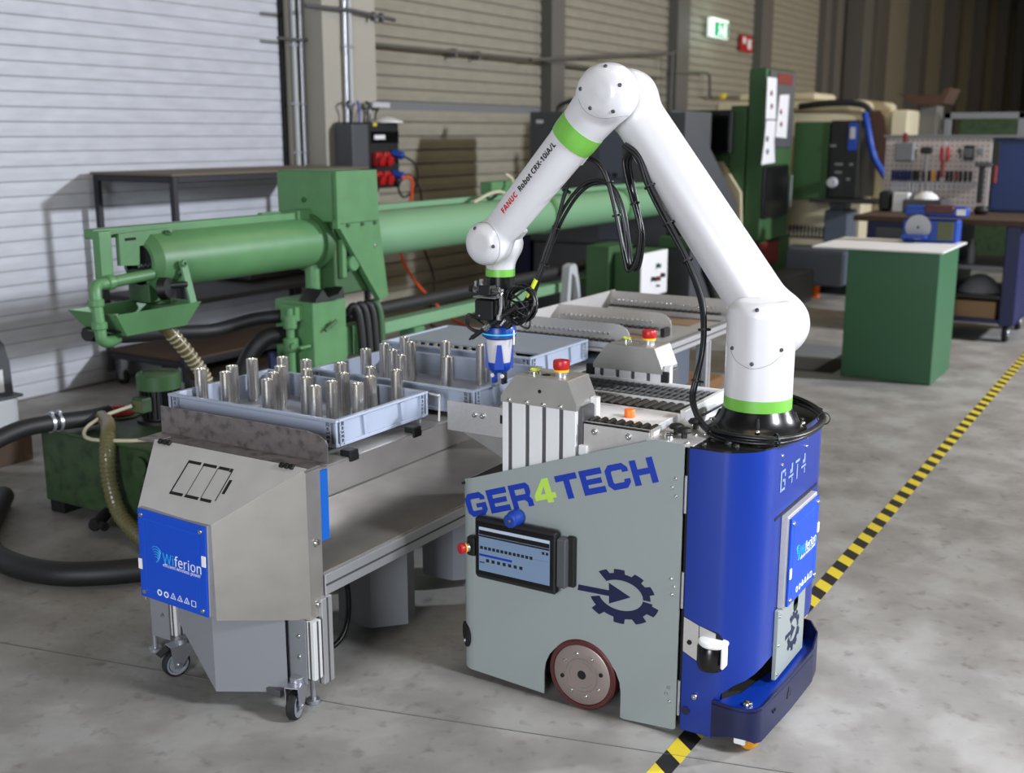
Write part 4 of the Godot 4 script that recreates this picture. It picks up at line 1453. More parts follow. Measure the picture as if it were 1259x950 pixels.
	b.bx(V(2.58, 0.69, -1.075), V(2.88, 0.748, -1.06), 0.002)
	obj(v, "end_rail", b, M.alu_light)
	b = MB.new()
	b.bx(V(2.60, 0.66, -1.53), V(2.86, 0.70, -1.075), 0.001)
	obj(v, "lane_bed", b, M.black)
	for i in 24:
		var z := -1.515 + i * 0.0185
		b = MB.new()
		var prof := []
		for k in 25:
			prof.append(Vector2(0.0040 + 0.0056 * absf(sin(PI * k / 8.0)), 0.155 * k / 24.0))
		prof.push_front(Vector2(0, 0))
		prof.append(Vector2(0, 0.155))
		b.lathe(V(2.704, 0.733, z), V(1, 0, 0), prof, 10)
		obj(v, "bead_roller", b, M.roller_grey)
	# pusher bracket beside the near tower
	b = MB.new()
	b.bx(V(2.485, 0.632, -1.715), V(2.489, 0.714, -1.46), 0.0008)
	var br := obj(v, "guide_bracket", b, M.steel)
	for z in [-1.625, -1.60]:
		screw(br, V(2.485, 0.685, z), V(-1, 0, 0), 0.008)
	b = MB.new()
	b.bx(V(2.4835, 0.672, -1.545), V(2.4848, 0.695, -1.538), 0)
	obj(br, "slot", b, M.hole)
	b = MB.new()
	b.prism([Vector2(-1.66, 0.632), Vector2(-1.47, 0.632), Vector2(-1.47, 0.55)], frame(V(2.487, 0, 0), V(0, 0, 1), V(0, 1, 0)), 0.004)
	obj(br, "gusset", b, M.sheet)
	b = MB.new()
	b.bx(V(2.40, 0.57, -1.478), V(2.42, 0.665, -1.464), 0.001)
	b.bx(V(2.41, 0.53, -1.54), V(2.45, 0.545, -1.47), 0.002)
	var eb := obj(v, "edge_bracket", b, M.alu_light)
	for y in [0.585, 0.645]:
		screw(eb, V(2.40, y, -1.471), V(-1, 0, 0), 0.005)
	tower(v, 2.36, 1.0)
	tower(v, 2.965, -1.0)
	b = MB.new()
	b.bx(V(2.36, 0.66, -1.245), V(2.375, 0.685, -1.222), 0.002)
	obj(v, "clamp", b, M.alu_light)
	# orange cap standing on the lane floor
	b = MB.new()
	b.lathe(V(2.505, 0.7335, -1.178), Vector3.UP, [Vector2(0, 0), Vector2(0.0135, 0), Vector2(0.0135, 0.018), Vector2(0.0125, 0.0195), Vector2(0, 0.0195)], 24)
	solo("orange_workpiece", "small orange plastic cylinder standing between the black rollers", "cylinder", b, M.orange, V(2.505, 0.7335, -1.178))
	build_tablet()

func build_tablet() -> void:
	var t := thing("tablet", "black rugged tablet computer with a lit screen on the grey side panel", "tablet computer", V(2.33, 0.385, -1.40))
	var b := MB.new()
	b.box(V(2.327, 0.385, -1.40), V(0.022, 0.166, 0.242), 0.008)
	obj(t, "tablet_body", b, M.black)
	b = MB.new()
	b.box(V(2.3155, 0.3855, -1.40), V(0.002, 0.142, 0.226), 0.001)
	obj(t, "glass", b, M.screen_off)
	var sm := mat(Color(0.36, 0.43, 0.52), 0.25)
	sm.emission_enabled = true
	sm.emission = Color(0.55, 0.66, 0.80)
	sm.emission_energy_multiplier = 0.30
	b = MB.new()
	b.box(V(2.3143, 0.3855, -1.40), V(0.0008, 0.118, 0.208), 0)
	var scr := obj(t, "screen", b, sm)
	var ui := func(called: String, z0: float, y0: float, z1: float, y1: float, m: Material) -> void:
		var q := MB.new()
		q.bx(V(2.3134, y0, z0), V(2.3139, y1, z1), 0)
		obj(scr, called, q, m)
	ui.call("tab_bar", -1.503, 0.4365, -1.297, 0.444, mat(Color(0.72, 0.76, 0.82), 0.4))
	ui.call("title_bar", -1.503, 0.424, -1.297, 0.4355, M.black_gloss)
	ui.call("tool_bar", -1.503, 0.418, -1.297, 0.4225, M.letter_black)
	ui.call("blue_row", -1.503, 0.366, -1.405, 0.372, M.logo_blue)
	for i in 13:
		ui.call("icon", -1.500 + i * 0.0122, 0.385, -1.4915 + i * 0.0122, 0.393, M.letter_black)
	for i in 7:
		ui.call("icon", -1.482 + i * 0.0165, 0.352, -1.473 + i * 0.0165, 0.3605, M.letter_black)
	ui.call("label_line", -1.502, 0.348, -1.487, 0.3505, M.letter_black)
	ui.call("label_line", -1.35, 0.388, -1.30, 0.3888, M.grey_mid)
	ui.call("icon", -1.318, 0.405, -1.311, 0.412, M.letter_black)
	ui.call("icon", -1.307, 0.405, -1.300, 0.412, M.letter_black)
	b = MB.new()
	b.box(V(2.331, 0.388, -1.268), V(0.026, 0.128, 0.026), 0.004)
	obj(t, "side_grip", b, M.lathe_grey)
	b = MB.new()
	b.box(V(2.342, 0.390, -1.250), V(0.014, 0.132, 0.024), 0.004)
	obj(t, "cradle", b, M.black)
	b = MB.new()
	b.lathe(V(2.345, 0.478, -1.406), V(-1, 0, 0), [Vector2(0, 0), Vector2(0.021, 0), Vector2(0.022, 0.02), Vector2(0.018, 0.028), Vector2(0.018, 0.040), Vector2(0.014, 0.043), Vector2(0, 0.043)], 24)
	var kn := obj(t, "clamp_knob", b, mat(Color(0.08, 0.22, 0.58), 0.4), "blue clamping knob")
	screw(kn, V(2.302, 0.478, -1.406), V(-1, 0, 0), 0.005, M.lathe_grey)
	b = MB.new()
	b.box(V(2.327, 0.383, -1.532), V(0.02, 0.052, 0.026), 0.004)
	var eb := obj(t, "stop_box", b, M.black)
	estop(eb, V(2.316, 0.381, -1.537), V(-0.86, 0, -0.5).normalized(), 0.014)

# ---------------------------------------------------------------- the white arm: smooth castings meshed from distance fields
class SDF:
	var prims := []     # [kind, a, b, ra, rb or rounding]
	var k := 0.02

	func cone(a: Vector3, b: Vector3, ra: float, rb: float) -> SDF:
		prims.append([0, a, (b - a), ra, rb, (b - a).length_squared()])
		return self

	func cyl(a: Vector3, b: Vector3, r: float, rd: float) -> SDF:
		var h := a.distance_to(b) * 0.5
		prims.append([1, (a + b) * 0.5, (b - a).normalized(), r - rd, rd, h - rd])
		return self

	func d(p: Vector3) -> float:
		var r := 1e9
		for q in prims:
			var e: float
			if q[0] == 0:
				var pa: Vector3 = p - q[1]
				var t: float = clampf(pa.dot(q[2]) / q[5], 0.0, 1.0)
				e = (pa - q[2] * t).length() - lerpf(q[3], q[4], t)
			else:
				var pc: Vector3 = p - q[1]
				var y: float = pc.dot(q[2])
				var x: float = (pc - q[2] * y).length() - q[3]
				var yy: float = absf(y) - q[5]
				e = minf(maxf(x, yy), 0.0) + Vector2(maxf(x, 0.0), maxf(yy, 0.0)).length() - q[4]
			if r > 1e8:
				r = e
			else:
				var h := clampf(0.5 + 0.5 * (e - r) / k, 0.0, 1.0)
				r = lerpf(e, r, h) - k * h * (1.0 - h)
		return r

	func grad(p: Vector3) -> Vector3:
		var e := 0.0012
		return Vector3(d(p + Vector3(e, 0, 0)) - d(p - Vector3(e, 0, 0)), d(p + Vector3(0, e, 0)) - d(p - Vector3(0, e, 0)), d(p + Vector3(0, 0, e)) - d(p - Vector3(0, 0, e))).normalized()

	# surface nets on a grid that lies along t (t's axes, box from lo to hi)
	func mesh(t: Transform3D, lo: Vector3, hi: Vector3, c: float) -> MB:
		var nx := int(ceil((hi.x - lo.x) / c)) + 1
		var ny := int(ceil((hi.y - lo.y) / c)) + 1
		var nz := int(ceil((hi.z - lo.z) / c)) + 1
		var f := PackedFloat32Array()
		f.resize(nx * ny * nz)
		f.fill(1.0)
		var st := 6
		for bz in range(0, nz, st):
			for by in range(0, ny, st):
				for bx_ in range(0, nx, st):
					var mid := t * (lo + Vector3(bx_ + st * 0.5, by + st * 0.5, bz + st * 0.5) * c)
					var dm := d(mid)
					if absf(dm) > c * st * 0.95:
						if dm < 0.0:
							for z in range(bz, mini(bz + st, nz)):
								for y in range(by, mini(by + st, ny)):
									for x in range(bx_, mini(bx_ + st, nx)):
										f[(z * ny + y) * nx + x] = -1.0
						continue
					for z in range(bz, mini(bz + st, nz)):
						for y in range(by, mini(by + st, ny)):
							for x in range(bx_, mini(bx_ + st, nx)):
								f[(z * ny + y) * nx + x] = d(t * (lo + Vector3(x, y, z) * c))
		var vid := PackedInt32Array()
		vid.resize(nx * ny * nz)
		vid.fill(-1)
		var P := PackedVector3Array()
		var N := PackedVector3Array()
		var co := [[0, 0, 0], [1, 0, 0], [0, 1, 0], [1, 1, 0], [0, 0, 1], [1, 0, 1], [0, 1, 1], [1, 1, 1]]
		var ed := [[0, 1], [2, 3], [4, 5], [6, 7], [0, 2], [1, 3], [4, 6], [5, 7], [0, 4], [1, 5], [2, 6], [3, 7]]
		var off := PackedInt32Array()
		for q in co:
			off.append((q[2] * ny + q[1]) * nx + q[0])
		for z in nz - 1:
			for y in ny - 1:
				for x in nx - 1:
					var i0 := (z * ny + y) * nx + x
					var s := 0
					for j in 8:
						if f[i0 + off[j]] < 0.0:
							s += 1
					if s == 0 or s == 8:
						continue
					var acc := Vector3.ZERO
					var cnt := 0
					for e in ed:
						var fa := f[i0 + off[e[0]]]
						var fb := f[i0 + off[e[1]]]
						if (fa < 0.0) != (fb < 0.0):
							var w := fa / (fa - fb)
							var A := Vector3(co[e[0]][0], co[e[0]][1], co[e[0]][2])
							var B := Vector3(co[e[1]][0], co[e[1]][1], co[e[1]][2])
							acc += A.lerp(B, w)
							cnt += 1
					var p := t * (lo + (Vector3(x, y, z) + acc / cnt) * c)
					var g := grad(p)
					p -= g * d(p)
					vid[i0] = P.size()
					P.append(p)
					N.append(grad(p))
		var mb := MB.new()
		var sx := 1
		var sy := nx
		var sz := nx * ny
		for z in range(1, nz - 1):
			for y in range(1, ny - 1):
				for x in range(1, nx - 1):
					var i := (z * ny + y) * nx + x
					var a := f[i] < 0.0
					for ax in [[sx, sy, sz], [sy, sz, sx], [sz, sx, sy]]:
						if a != (f[i + ax[0]] < 0.0):
							var q0 := vid[i]
							var q1 := vid[i - ax[1]]
							var q2 := vid[i - ax[1] - ax[2]]
							var q3 := vid[i - ax[2]]
							if q0 >= 0 and q1 >= 0 and q2 >= 0 and q3 >= 0:
								mb.quadn(P[q0], P[q1], P[q2], P[q3], N[q0], N[q1], N[q2], N[q3])
		return mb

	# the surface met when going along dir from p
	func hit(p: Vector3, dir: Vector3) -> Vector3:
		for i in 60:
			var e := d(p)
			if e < 0.0002:
				break
			p += dir * e * 0.9
		return p

func seam(parent: Node, s: SDF, pts: Array, called := "seam") -> void:
	var b := MB.new()
	var out := []
	for p in smooth_path(pts, 8):
		var q := s.hit(V(p.x - 0.15, p.y, p.z), V(1, 0, 0))
		if q.x < 2.7:
			out.append(q)
	b.tube(out, 0.0006, 5)
	obj(parent, called, b, M.grey_mid)

func cap_screw(parent: Node, s: SDF, y: float, z: float) -> void:
	var p := s.hit(V(2.35, y, z), V(1, 0, 0))
	screw(parent, p - s.grad(p) * 0.001, s.grad(p), 0.0052, M.lathe_grey)

func cable(parent: Node, ctrl: Array, r: float, called := "cable", m: Material = null) -> MeshInstance3D:
	var b := MB.new()
	b.tube(smooth_path(ctrl, 7), r, 8)
	return obj(parent, called, b, m if m else M.cable)

func shifted(ctrl: Array, o: Vector3, wob := 0.0) -> Array:
	var out := []
	for i in ctrl.size():
		out.append(ctrl[i] + o + V(sin(i * 1.7 + o.x * 400.0), cos(i * 1.3 + o.y * 300.0), sin(i * 2.1)) * wob)
	return out

func tie(parent: Node, at: Vector3, dir: Vector3, r: float) -> void:
	var b := MB.new()
	b.lathe(at - dir.normalized() * 0.0022, dir, [Vector2(r - 0.002, 0), Vector2(r, 0), Vector2(r, 0.0045), Vector2(r - 0.002, 0.0045)], 14)
	b.cyl(at + V(-r, 0, 0), at + V(-r - 0.006, 0.002, 0.003), 0.002, 6)
	obj(parent, "cable_tie", b, M.black)

func build_arm() -> void:
	var a := thing("robot_arm", "white six-axis robot arm with lime green rings bent over the tray", "robot arm", V(2.605, 0.728, -0.885))
	var b := MB.new()
	b.lathe(V(2.605, 0.7265, -0.885), Vector3.UP, [Vector2(0, 0), Vector2(0.118, 0), Vector2(0.119, 0.002), Vector2(0.117, 0.005), Vector2(0.108, 0.010), Vector2(0.099, 0.019), Vector2(0.0915, 0.031), Vector2(0.0865, 0.042), Vector2(0.083, 0.050), Vector2(0, 0.050)], 48)
	var fl := obj(a, "base_flange", b, M.black_gloss, "black base flange")
	for i in 4:
		var an := 0.35 + PI / 2 * i
		b = MB.new()
		b.lathe(V(2.605, 0.7265, -0.885) + V(cos(an) * 0.096, 0.006, -sin(an) * 0.096), V(cos(an) * -0.25, 1, sin(an) * 0.25), [Vector2(0.0, 0), Vector2(0.010, 0), Vector2(0.004, 0.034), Vector2(0, 0.036)], 10)
		obj(fl, "bolt_pocket", b, M.hole)
		screw(fl, V(2.605, 0.738, -0.885) + V(cos(an) * 0.109, 0, -sin(an) * 0.109), Vector3.UP, 0.006)
	b = MB.new()
	b.lathe(V(2.605, 0.7762, -0.885), Vector3.UP, [Vector2(0.07, 0), Vector2(0.0818, 0), Vector2(0.0818, 0.029), Vector2(0.07, 0.029)], 56)
	obj(a, "lime_ring", b, M.lime, "lime green ring")
	# shoulder casting
	var J2 := V(2.605, 0.958, -0.888)
	var J2b := V(2.708, 0.960, -0.890)
	var J3b := V(2.708, 1.510, -1.303)
	var J3 := V(2.605, 1.518, -1.300)
	var J5 := V(2.605, 1.135, -1.647)
	var s1 := SDF.new()
	s1.k = 0.014
	s1.cyl(V(2.605, 0.75, -0.885), V(2.605, 1.036, -0.885), 0.0815, 0.034)
	s1.cyl(J2, J2 + V(0.10, 0, 0), 0.074, 0.02)
	b = s1.mesh(Transform3D(), V(2.505, 0.798, -0.985), V(2.72, 1.055, -0.785), 0.005)
	b.lathe(V(2.605, 0.8045, -0.885), Vector3.UP, [Vector2(0.05, 0), Vector2(0.081, 0), Vector2(0.0815, 0.004)], 56)
	var sh := obj(a, "shoulder", b, M.robot_white)
	seam(sh, s1, [V(2.5, 0.925, -0.938), V(2.5, 0.899, -0.918), V(2.5, 0.884, -0.878), V(2.5, 0.895, -0.838), V(2.5, 0.92, -0.814)])
	cap_screw(sh, s1, 0.926, -0.930)
	cap_screw(sh, s1, 0.895, -0.876)
	cap_screw(sh, s1, 0.929, -0.818)
	cap_screw(sh, s1, 1.022, -0.872)
	# upper arm
	var s2 := SDF.new()
	s2.k = 0.03
	s2.cone(J2b, J3b, 0.074, 0.064)
	s2.cyl(J2b + V(-0.05, 0, 0), J2b + V(0.075, 0, 0), 0.077, 0.035)
	s2.cyl(J3b + V(-0.06, 0, 0), J3b + V(0.07, 0, 0), 0.068, 0.035)
	var ax := (J3b - J2b).normalized()
	var f2 := Transform3D(Basis(V(1, 0, 0), ax, V(1, 0, 0).cross(ax)), J2b)
	b = s2.mesh(f2, V(-0.09, -0.095, -0.095), V(0.095, 0.79, 0.095), 0.0055)
	obj(a, "upper_arm", b, M.robot_white)
	# elbow and forearm
	var s3 := SDF.new()
	s3.k = 0.012
	s3.cyl(J3 + V(-0.070, 0, 0), J3 + V(0.04, 0, 0), 0.0715, 0.04)
	s3.cone(J3, J3.lerp(J5, 0.26), 0.0712, 0.057)
	s3.cone(J3.lerp(J5, 0.26), J5, 0.057, 0.047)
	s3.cyl(J5 + V(-0.060, 0, 0), J5 + V(0.045, 0, 0), 0.059, 0.036)
	var ax3 := (J5 - J3).normalized()
	var f3 := Transform3D(Basis(V(1, 0, 0), ax3, V(1, 0, 0).cross(ax3)), J3)
	b = s3.mesh(f3, V(-0.095, -0.095, -0.095), V(0.08, 0.60, 0.095), 0.005)
	var fo := obj(a, "forearm", b, M.robot_white)
	seam(fo, s3, [V(2.5, 1.505, -1.352), V(2.5, 1.482, -1.338), V(2.5, 1.463, -1.312), V(2.5, 1.458, -1.276), V(2.5, 1.470, -1.235), V(2.5, 1.500, -1.212)])
	seam(fo, s3, [V(2.5, 1.190, -1.668), V(2.5, 1.190, -1.628), V(2.5, 1.170, -1.603), V(2.5, 1.138, -1.593), V(2.5, 1.105, -1.599), V(2.5, 1.084, -1.618)])
	for q in [[1.528, -1.345], [1.482, -1.316], [1.474, -1.260], [1.535, -1.243], [1.580, -1.285]]:
		cap_screw(fo, s3, q[0], q[1])
	for q in [[1.176, -1.664], [1.131, -1.606]]:
		cap_screw(fo, s3, q[0], q[1])
	b = MB.new()
	var pr := []
	for i in 7:
		var tt := lerpf(0.205, 0.305, i / 6.0)
		var pa := J3.lerp(J5, tt)
		var sd := V(0, 0.669, -0.743)
		var r := maxf(pa.distance_to(s3.hit(pa - sd * 0.2, sd)), pa.distance_to(s3.hit(pa + V(-0.2, 0, 0), V(1, 0, 0)))) + 0.0012
		pr.append(Vector2(r, 0.515 * (tt - 0.205)))
	pr.push_front(Vector2(0.04, 0.0))
	pr.append(Vector2(0.04, 0.515 * 0.1))
	b.lathe(J3.lerp(J5, 0.205), ax3, pr, 56)
	obj(a, "lime_ring", b, M.lime, "lime green ring")
	# lettering along the forearm
	var up3 := V(0, 0.669, -0.743)
	var nrm := (V(-1, 0, 0) * cos(0.17) + up3 * sin(0.17)).normalized()
	var yv := nrm.cross(-ax3).normalized()
	for q in [["FANUC", 0.790, 0.665, M.letter_red], ["Robot CRX-10iA/L", 0.640, 0.335, M.letter_black]]:
		var p0 := s3.hit(J3.lerp(J5, q[1]) + nrm * 0.2, -nrm)
		var p1 := s3.hit(J3.lerp(J5, q[2]) + nrm * 0.2, -nrm)
		var xd := (p1 - p0).normalized()
		var tx := text(fo, "lettering", q[0], Transform3D(Basis(xd, nrm.cross(xd).normalized(), xd.cross(nrm.cross(xd)).normalized()), p0 + nrm * 0.0028), 0.021, q[3], true)
		tx.scale.x = p0.distance_to(p1) / tx.mesh.get_aabb().size.x
	# wrist
	var s4 := SDF.new()
	s4.k = 0.03
	s4.cyl(V(2.685, 1.05, -1.668), V(2.685, 1.125, -1.664), 0.0405, 0.01)
	s4.cyl(V(2.64, 1.128, -1.652), V(2.728, 1.128, -1.652), 0.045, 0.03)
	b = s4.mesh(Transform3D(), V(2.62, 1.042, -1.73), V(2.75, 1.19, -1.60), 0.0045)
	obj(a, "wrist", b, M.robot_white)
	b = MB.new()
	b.lathe(V(2.685, 1.036, -1.668), Vector3.UP, [Vector2(0.02, 0), Vector2(0.0412, 0), Vector2(0.0412, 0.020), Vector2(0.02, 0.020)], 44)
	obj(a, "lime_ring", b, M.lime, "lime green ring")
	b = MB.new()
	b.box(V(2.64, 1.158, -1.575), V(0.03, 0.012, 0.035), 0.003, Basis(V(1, 0, 0), -0.8))
	obj(a, "cable_saddle", b, M.robot_white)
	b = MB.new()
	b.box(V(2.63, 1.358, -1.385), V(0.03, 0.01, 0.04), 0.003, Basis(V(1, 0, 0), -0.85))
	obj(a, "cable_saddle", b, M.robot_white)
	b = MB.new()
	b.box(V(2.70, 1.386, -1.262), V(0.04, 0.010, 0.04), 0.003, Basis(V(1, 0, 0), 0.6))
	obj(a, "cable_saddle", b, M.robot_white)
	# dress pack: bundles of black cable
	var down := [V(2.65, 1.388, -1.278), V(2.65, 1.358, -1.24), V(2.648, 1.287, -1.205), V(2.645, 1.196, -1.150), V(2.635, 1.108, -1.094), V(2.622, 1.018, -1.045), V(2.605, 0.945, -1.030), V(2.59, 0.885, -1.028), V(2.58, 0.82, -1.034), V(2.56, 0.775, -1.035), V(2.505, 0.745, -0.995), V(2.45, 0.737, -0.94), V(2.425, 0.734, -0.87), V(2.45, 0.734, -0.785), V(2.55, 0.734, -0.742), V(2.70, 0.736, -0.75), V(2.80, 0.742, -0.82), V(2.82, 0.752, -0.90), V(2.77, 0.752, -0.98), V(2.70, 0.748, -1.00)]
	for o in [V(0, 0, 0), V(0.009, 0.003, -0.007), V(-0.002, 0.010, 0.003)]:
		cable(a, shifted(down, o, 0.002), 0.0055)
	for i in [2, 3, 4, 6, 8, 11, 13, 15]:
		tie(a, down[i] + V(0.004, 0.006, 0), down[i + 1] - down[i - 1], 0.016)
	var la := [V(2.66, 0.93, -1.60), V(2.665, 0.996, -1.561), V(2.675, 1.076, -1.523), V(2.68, 1.176, -1.491), V(2.68, 1.273, -1.462), V(2.68, 1.335, -1.432), V(2.68, 1.356, -1.398), V(2.68, 1.342, -1.363), V(2.68, 1.297, -1.336), V(2.68, 1.215, -1.313), V(2.68, 1.110, -1.288), V(2.68, 1.074, -1.272), V(2.68, 1.106, -1.252), V(2.68, 1.176, -1.245), V(2.68, 1.247, -1.262), V(2.68, 1.308, -1.285), V(2.68, 1.356, -1.295), V(2.675, 1.378, -1.275)]
	for o in [V(0, 0, 0), V(0.009, 0.004, -0.004)]:
		cable(a, shifted(la, o, 0.0015), 0.0052)
	var lb := [V(2.66, 0.92, -1.59), V(2.675, 1.0, -1.562), V(2.69, 1.129, -1.519), V(2.70, 1.214, -1.485), V(2.70, 1.273, -1.441), V(2.70, 1.299, -1.393), V(2.70, 1.292, -1.346), V(2.70, 1.234, -1.312), V(2.70, 1.162, -1.293), V(2.70, 1.095, -1.284), V(2.70, 1.078, -1.272), V(2.70, 1.1, -1.257), V(2.70, 1.163, -1.252), V(2.70, 1.225, -1.267), V(2.70, 1.297, -1.283), V(2.69, 1.352, -1.290), V(2.68, 1.378, -1.272)]
	for o in [V(0, 0, 0), V(0.008, -0.005, 0.006)]:
		cable(a, shifted(lb, o, 0.0015), 0.0052)
	for i in [2, 3, 4, 8, 9, 13, 14]:
		tie(a, la[i] + V(0.006, 0.0, 0), la[i + 1] - la[i - 1], 0.0125)
	b = MB.new()
	b.cyl(V(2.662, 0.985, -1.566), V(2.668, 1.035, -1.543), 0.0063, 10)
	obj(a, "cable_label", b, M.lime_ring)
	build_gripper()

func build_gripper() -> void:
	var c := V(2.69, 0.0, -1.675)
	var g := thing("gripper", "blue and white gripper with black camera unit hanging from the robot wrist", "gripper", V(2.69, 1.035, -1.668))
	var b := MB.new()
	b.lathe(V(2.685, 0.985, -1.668), Vector3.UP, [Vector2(0, 0), Vector2(0.0395, 0), Vector2(0.0395, 0.050), Vector2(0, 0.050)], 40)
	obj(g, "adapter_flange", b, M.black_gloss)
	b = MB.new()
	b.lathe(c + V(0, 0.895, 0), Vector3.UP, [Vector2(0, 0), Vector2(0.035, 0), Vector2(0.035, 0.09), Vector2(0, 0.09)], 32)
	obj(g, "force_sensor", b, M.black)
	b = MB.new()
	b.box(V(2.632, 0.948, -1.676), V(0.045, 0.058, 0.062), 0.005)
	var cam := obj(g, "camera_unit", b, M.black)
	b = MB.new()
	b.bx(V(2.605, 0.982, -1.708), V(2.65, 0.985, -1.635), 0.001)
	obj(cam, "camera_bracket", b, M.zinc)
	screw(cam, V(2.6095, 0.932, -1.69), V(-1, 0, 0), 0.003)
	# valve block with plated fittings across the front
	b = MB.new()
	b.bx(V(2.61, 0.988, -1.694), V(2.645, 1.016, -1.655), 0.003)
	var vb := obj(g, "valve_block", b, M.black)
	for q in [[-1.722, 0.009, M.black], [-1.708, 0.010, M.chrome], [-1.696, 0.007, M.chrome], [-1.648, 0.007, M.chrome], [-1.636, 0.009, M.chrome], [-1.626, 0.006, M.zinc]]:
		b = MB.new()
		b.cyl(V(2.622, 1.003, q[0] - 0.006), V(2.622, 1.003, q[0] + 0.006), q[1], 14, 0.001)
		obj(vb, "fitting", b, q[2])
	for q in [[1.018, -1.690, 0.006], [1.012, -1.708, 0.005]]:
		b = MB.new()
		b.cyl(V(2.622, q[0] - 0.004, q[1]), V(2.622, q[0] + 0.014, q[1]), q[2], 12, 0.001)
		obj(vb, "fitting", b, M.chrome)
	b = MB.new()
	b.tube(smooth_path([V(2.615, 1.003, -1.624), V(2.612, 0.998, -1.618), V(2.612, 0.97, -1.618), V(2.612, 0.935, -1.625)], 5), 0.005, 8)
	b.lathe(V(2.612, 0.965, -1.6185), Vector3.UP, [Vector2(0, 0), Vector2(0.0075, 0), Vector2(0.0075, 0.02), Vector2(0, 0.02)], 12)
	b.lathe(V(2.612, 0.925, -1.627), Vector3.UP, [Vector2(0, 0), Vector2(0.0075, 0), Vector2(0.0075, 0.014), Vector2(0, 0.014)], 12)
	obj(g, "elbow_pipe", b, M.chrome)
	# coil of spare cable
	for k in 6:
		var pts := []
		for i in 21:
			var an := TAU * i / 20.0
			var rr := 0.048 - 0.003 * (k % 3) + 0.003 * sin(an * 3.0 + k)
			pts.append(V(2.632 + 0.006 * k + 0.01 * sin(an), 0.968 + sin(an) * rr * 1.05, -1.578 + cos(an) * rr))
		b = MB.new()
		b.tube(pts, 0.0036, 6)
		obj(g, "coiled_cable", b, M.cable)
	for k in 7:
		var y := 0.925 + 0.012 * k
		cable(g, [V(2.65, y, -1.62), V(2.625 + 0.005 * (k % 3), y + 0.02 * sin(k * 2.0), -1.59), V(2.64, y - 0.02 * cos(k * 1.5), -1.55), V(2.66, 0.96 + 0.004 * k, -1.555)], 0.003, "loose_cable")
	for k in 4:
		cable(g, [V(2.65, 0.90, -1.70), V(2.63, 0.92 + 0.004 * k, -1.725 - 0.004 * k), V(2.625, 0.898, -1.735 - 0.003 * k), V(2.64, 0.885 - 0.003 * k, -1.712), V(2.66, 0.89, -1.69)], 0.0017, "loose_cable")
	# two sensor rods aimed down across the front
	for q in [[V(2.617, 0.866, -1.720), V(2.630, 0.965, -1.578), 0.0085], [V(2.645, 0.900, -1.62), V(2.66, 0.985, -1.55), 0.010]]:
		var d: Vector3 = q[1] - q[0]
		b = MB.new()
		b.cyl(q[0], q[0] + d * 0.28, q[2] * 0.75, 14, 0.001)
		b.cyl(q[0] + d * 0.42, q[1], q[2], 14, 0.001)
		b.cyl(q[0] - d * 0.05, q[0], q[2] * 0.4, 10)
		var rod := obj(g, "sensor_rod", b, M.black)
		b = MB.new()
		b.cyl(q[0] + d * 0.28, q[0] + d * 0.36, q[2] * 1.05, 14, 0.001)
		b.cyl(q[0] + d * 0.36, q[0] + d * 0.44, q[2] * 0.8, 14, 0.001)
		obj(rod, "nut", b, M.chrome)
	for q in [V(2.64, 0.905, -1.64), V(2.638, 0.92, -1.60), V(2.65, 0.915, -1.57)]:
		b = MB.new()
		b.cyl(q, q + V(0.004, 0.016, 0.01), 0.0065, 12, 0.001)
		obj(g, "fitting", b, M.chrome)
	# gripper body: blue collar with a light ring, white shells between blue ribs
	b = MB.new()
	b.lathe(c + V(0, 0.858, 0), Vector3.UP, [Vector2(0, -0.004), Vector2(0.030, -0.004), Vector2(0.0485, 0.008), Vector2(0.0485, 0.014), Vector2(0.047, 0.0145), Vector2(0.047, 0.0175), Vector2(0.0485, 0.018), Vector2(0.048, 0.030), Vector2(0.046, 0.036), Vector2(0, 0.037)], 44)
	var blue := mat(Color(0.07, 0.24, 0.62), 0.35)
	var col := obj(g, "collar", b, blue)
	b = MB.new()
	b.lathe(c + V(0, 0.8722, 0), Vector3.UP, [Vector2(0.04, 0), Vector2(0.0483, 0), Vector2(0.0483, 0.0036), Vector2(0.04, 0.0036)], 44)
	obj(col, "light_ring", b, M.light_ring)
	b = MB.new()
	b.lathe(c + V(0, 0.784, 0), Vector3.UP, [Vector2(0, 0), Vector2(0.0315, 0), Vector2(0.0325, 0.003), Vector2(0.0385, 0.074), Vector2(0, 0.075)], 40)
	var body := obj(g, "white_shell", b, M.robot_white)
	for k in 4:
		var an := PI + 0.55 + k * PI / 2
		b = MB.new()
		var dir := V(cos(an), 0, -sin(an))
		b.prism([Vector2(-0.014, 0.775), Vector2(0.014, 0.775), Vector2(0.006, 0.845), Vector2(-0.006, 0.845)], frame(c + dir * 0.028, V(0, 1, 0).cross(dir), V(0, 1, 0)), 0.012)
		obj(body, "blue_rib", b, blue)
	b = MB.new()
	b.lathe(c + V(0, 0.762, 0), Vector3.UP, [Vector2(0, 0), Vector2(0.022, 0), Vector2(0.030, 0.008), Vector2(0.034, 0.020), Vector2(0.033, 0.030), Vector2(0, 0.030)], 40)
	obj(g, "base_block", b, blue)
	b = MB.new()
	b.lathe(c + V(-0.031, 0.83, 0.022), V(-0.82, 0.07, 0.57), [Vector2(0, 0), Vector2(0.0055, 0), Vector2(0.0055, 0.0016), Vector2(0, 0.0016)], 16)
	obj(body, "badge", b, M.navy)
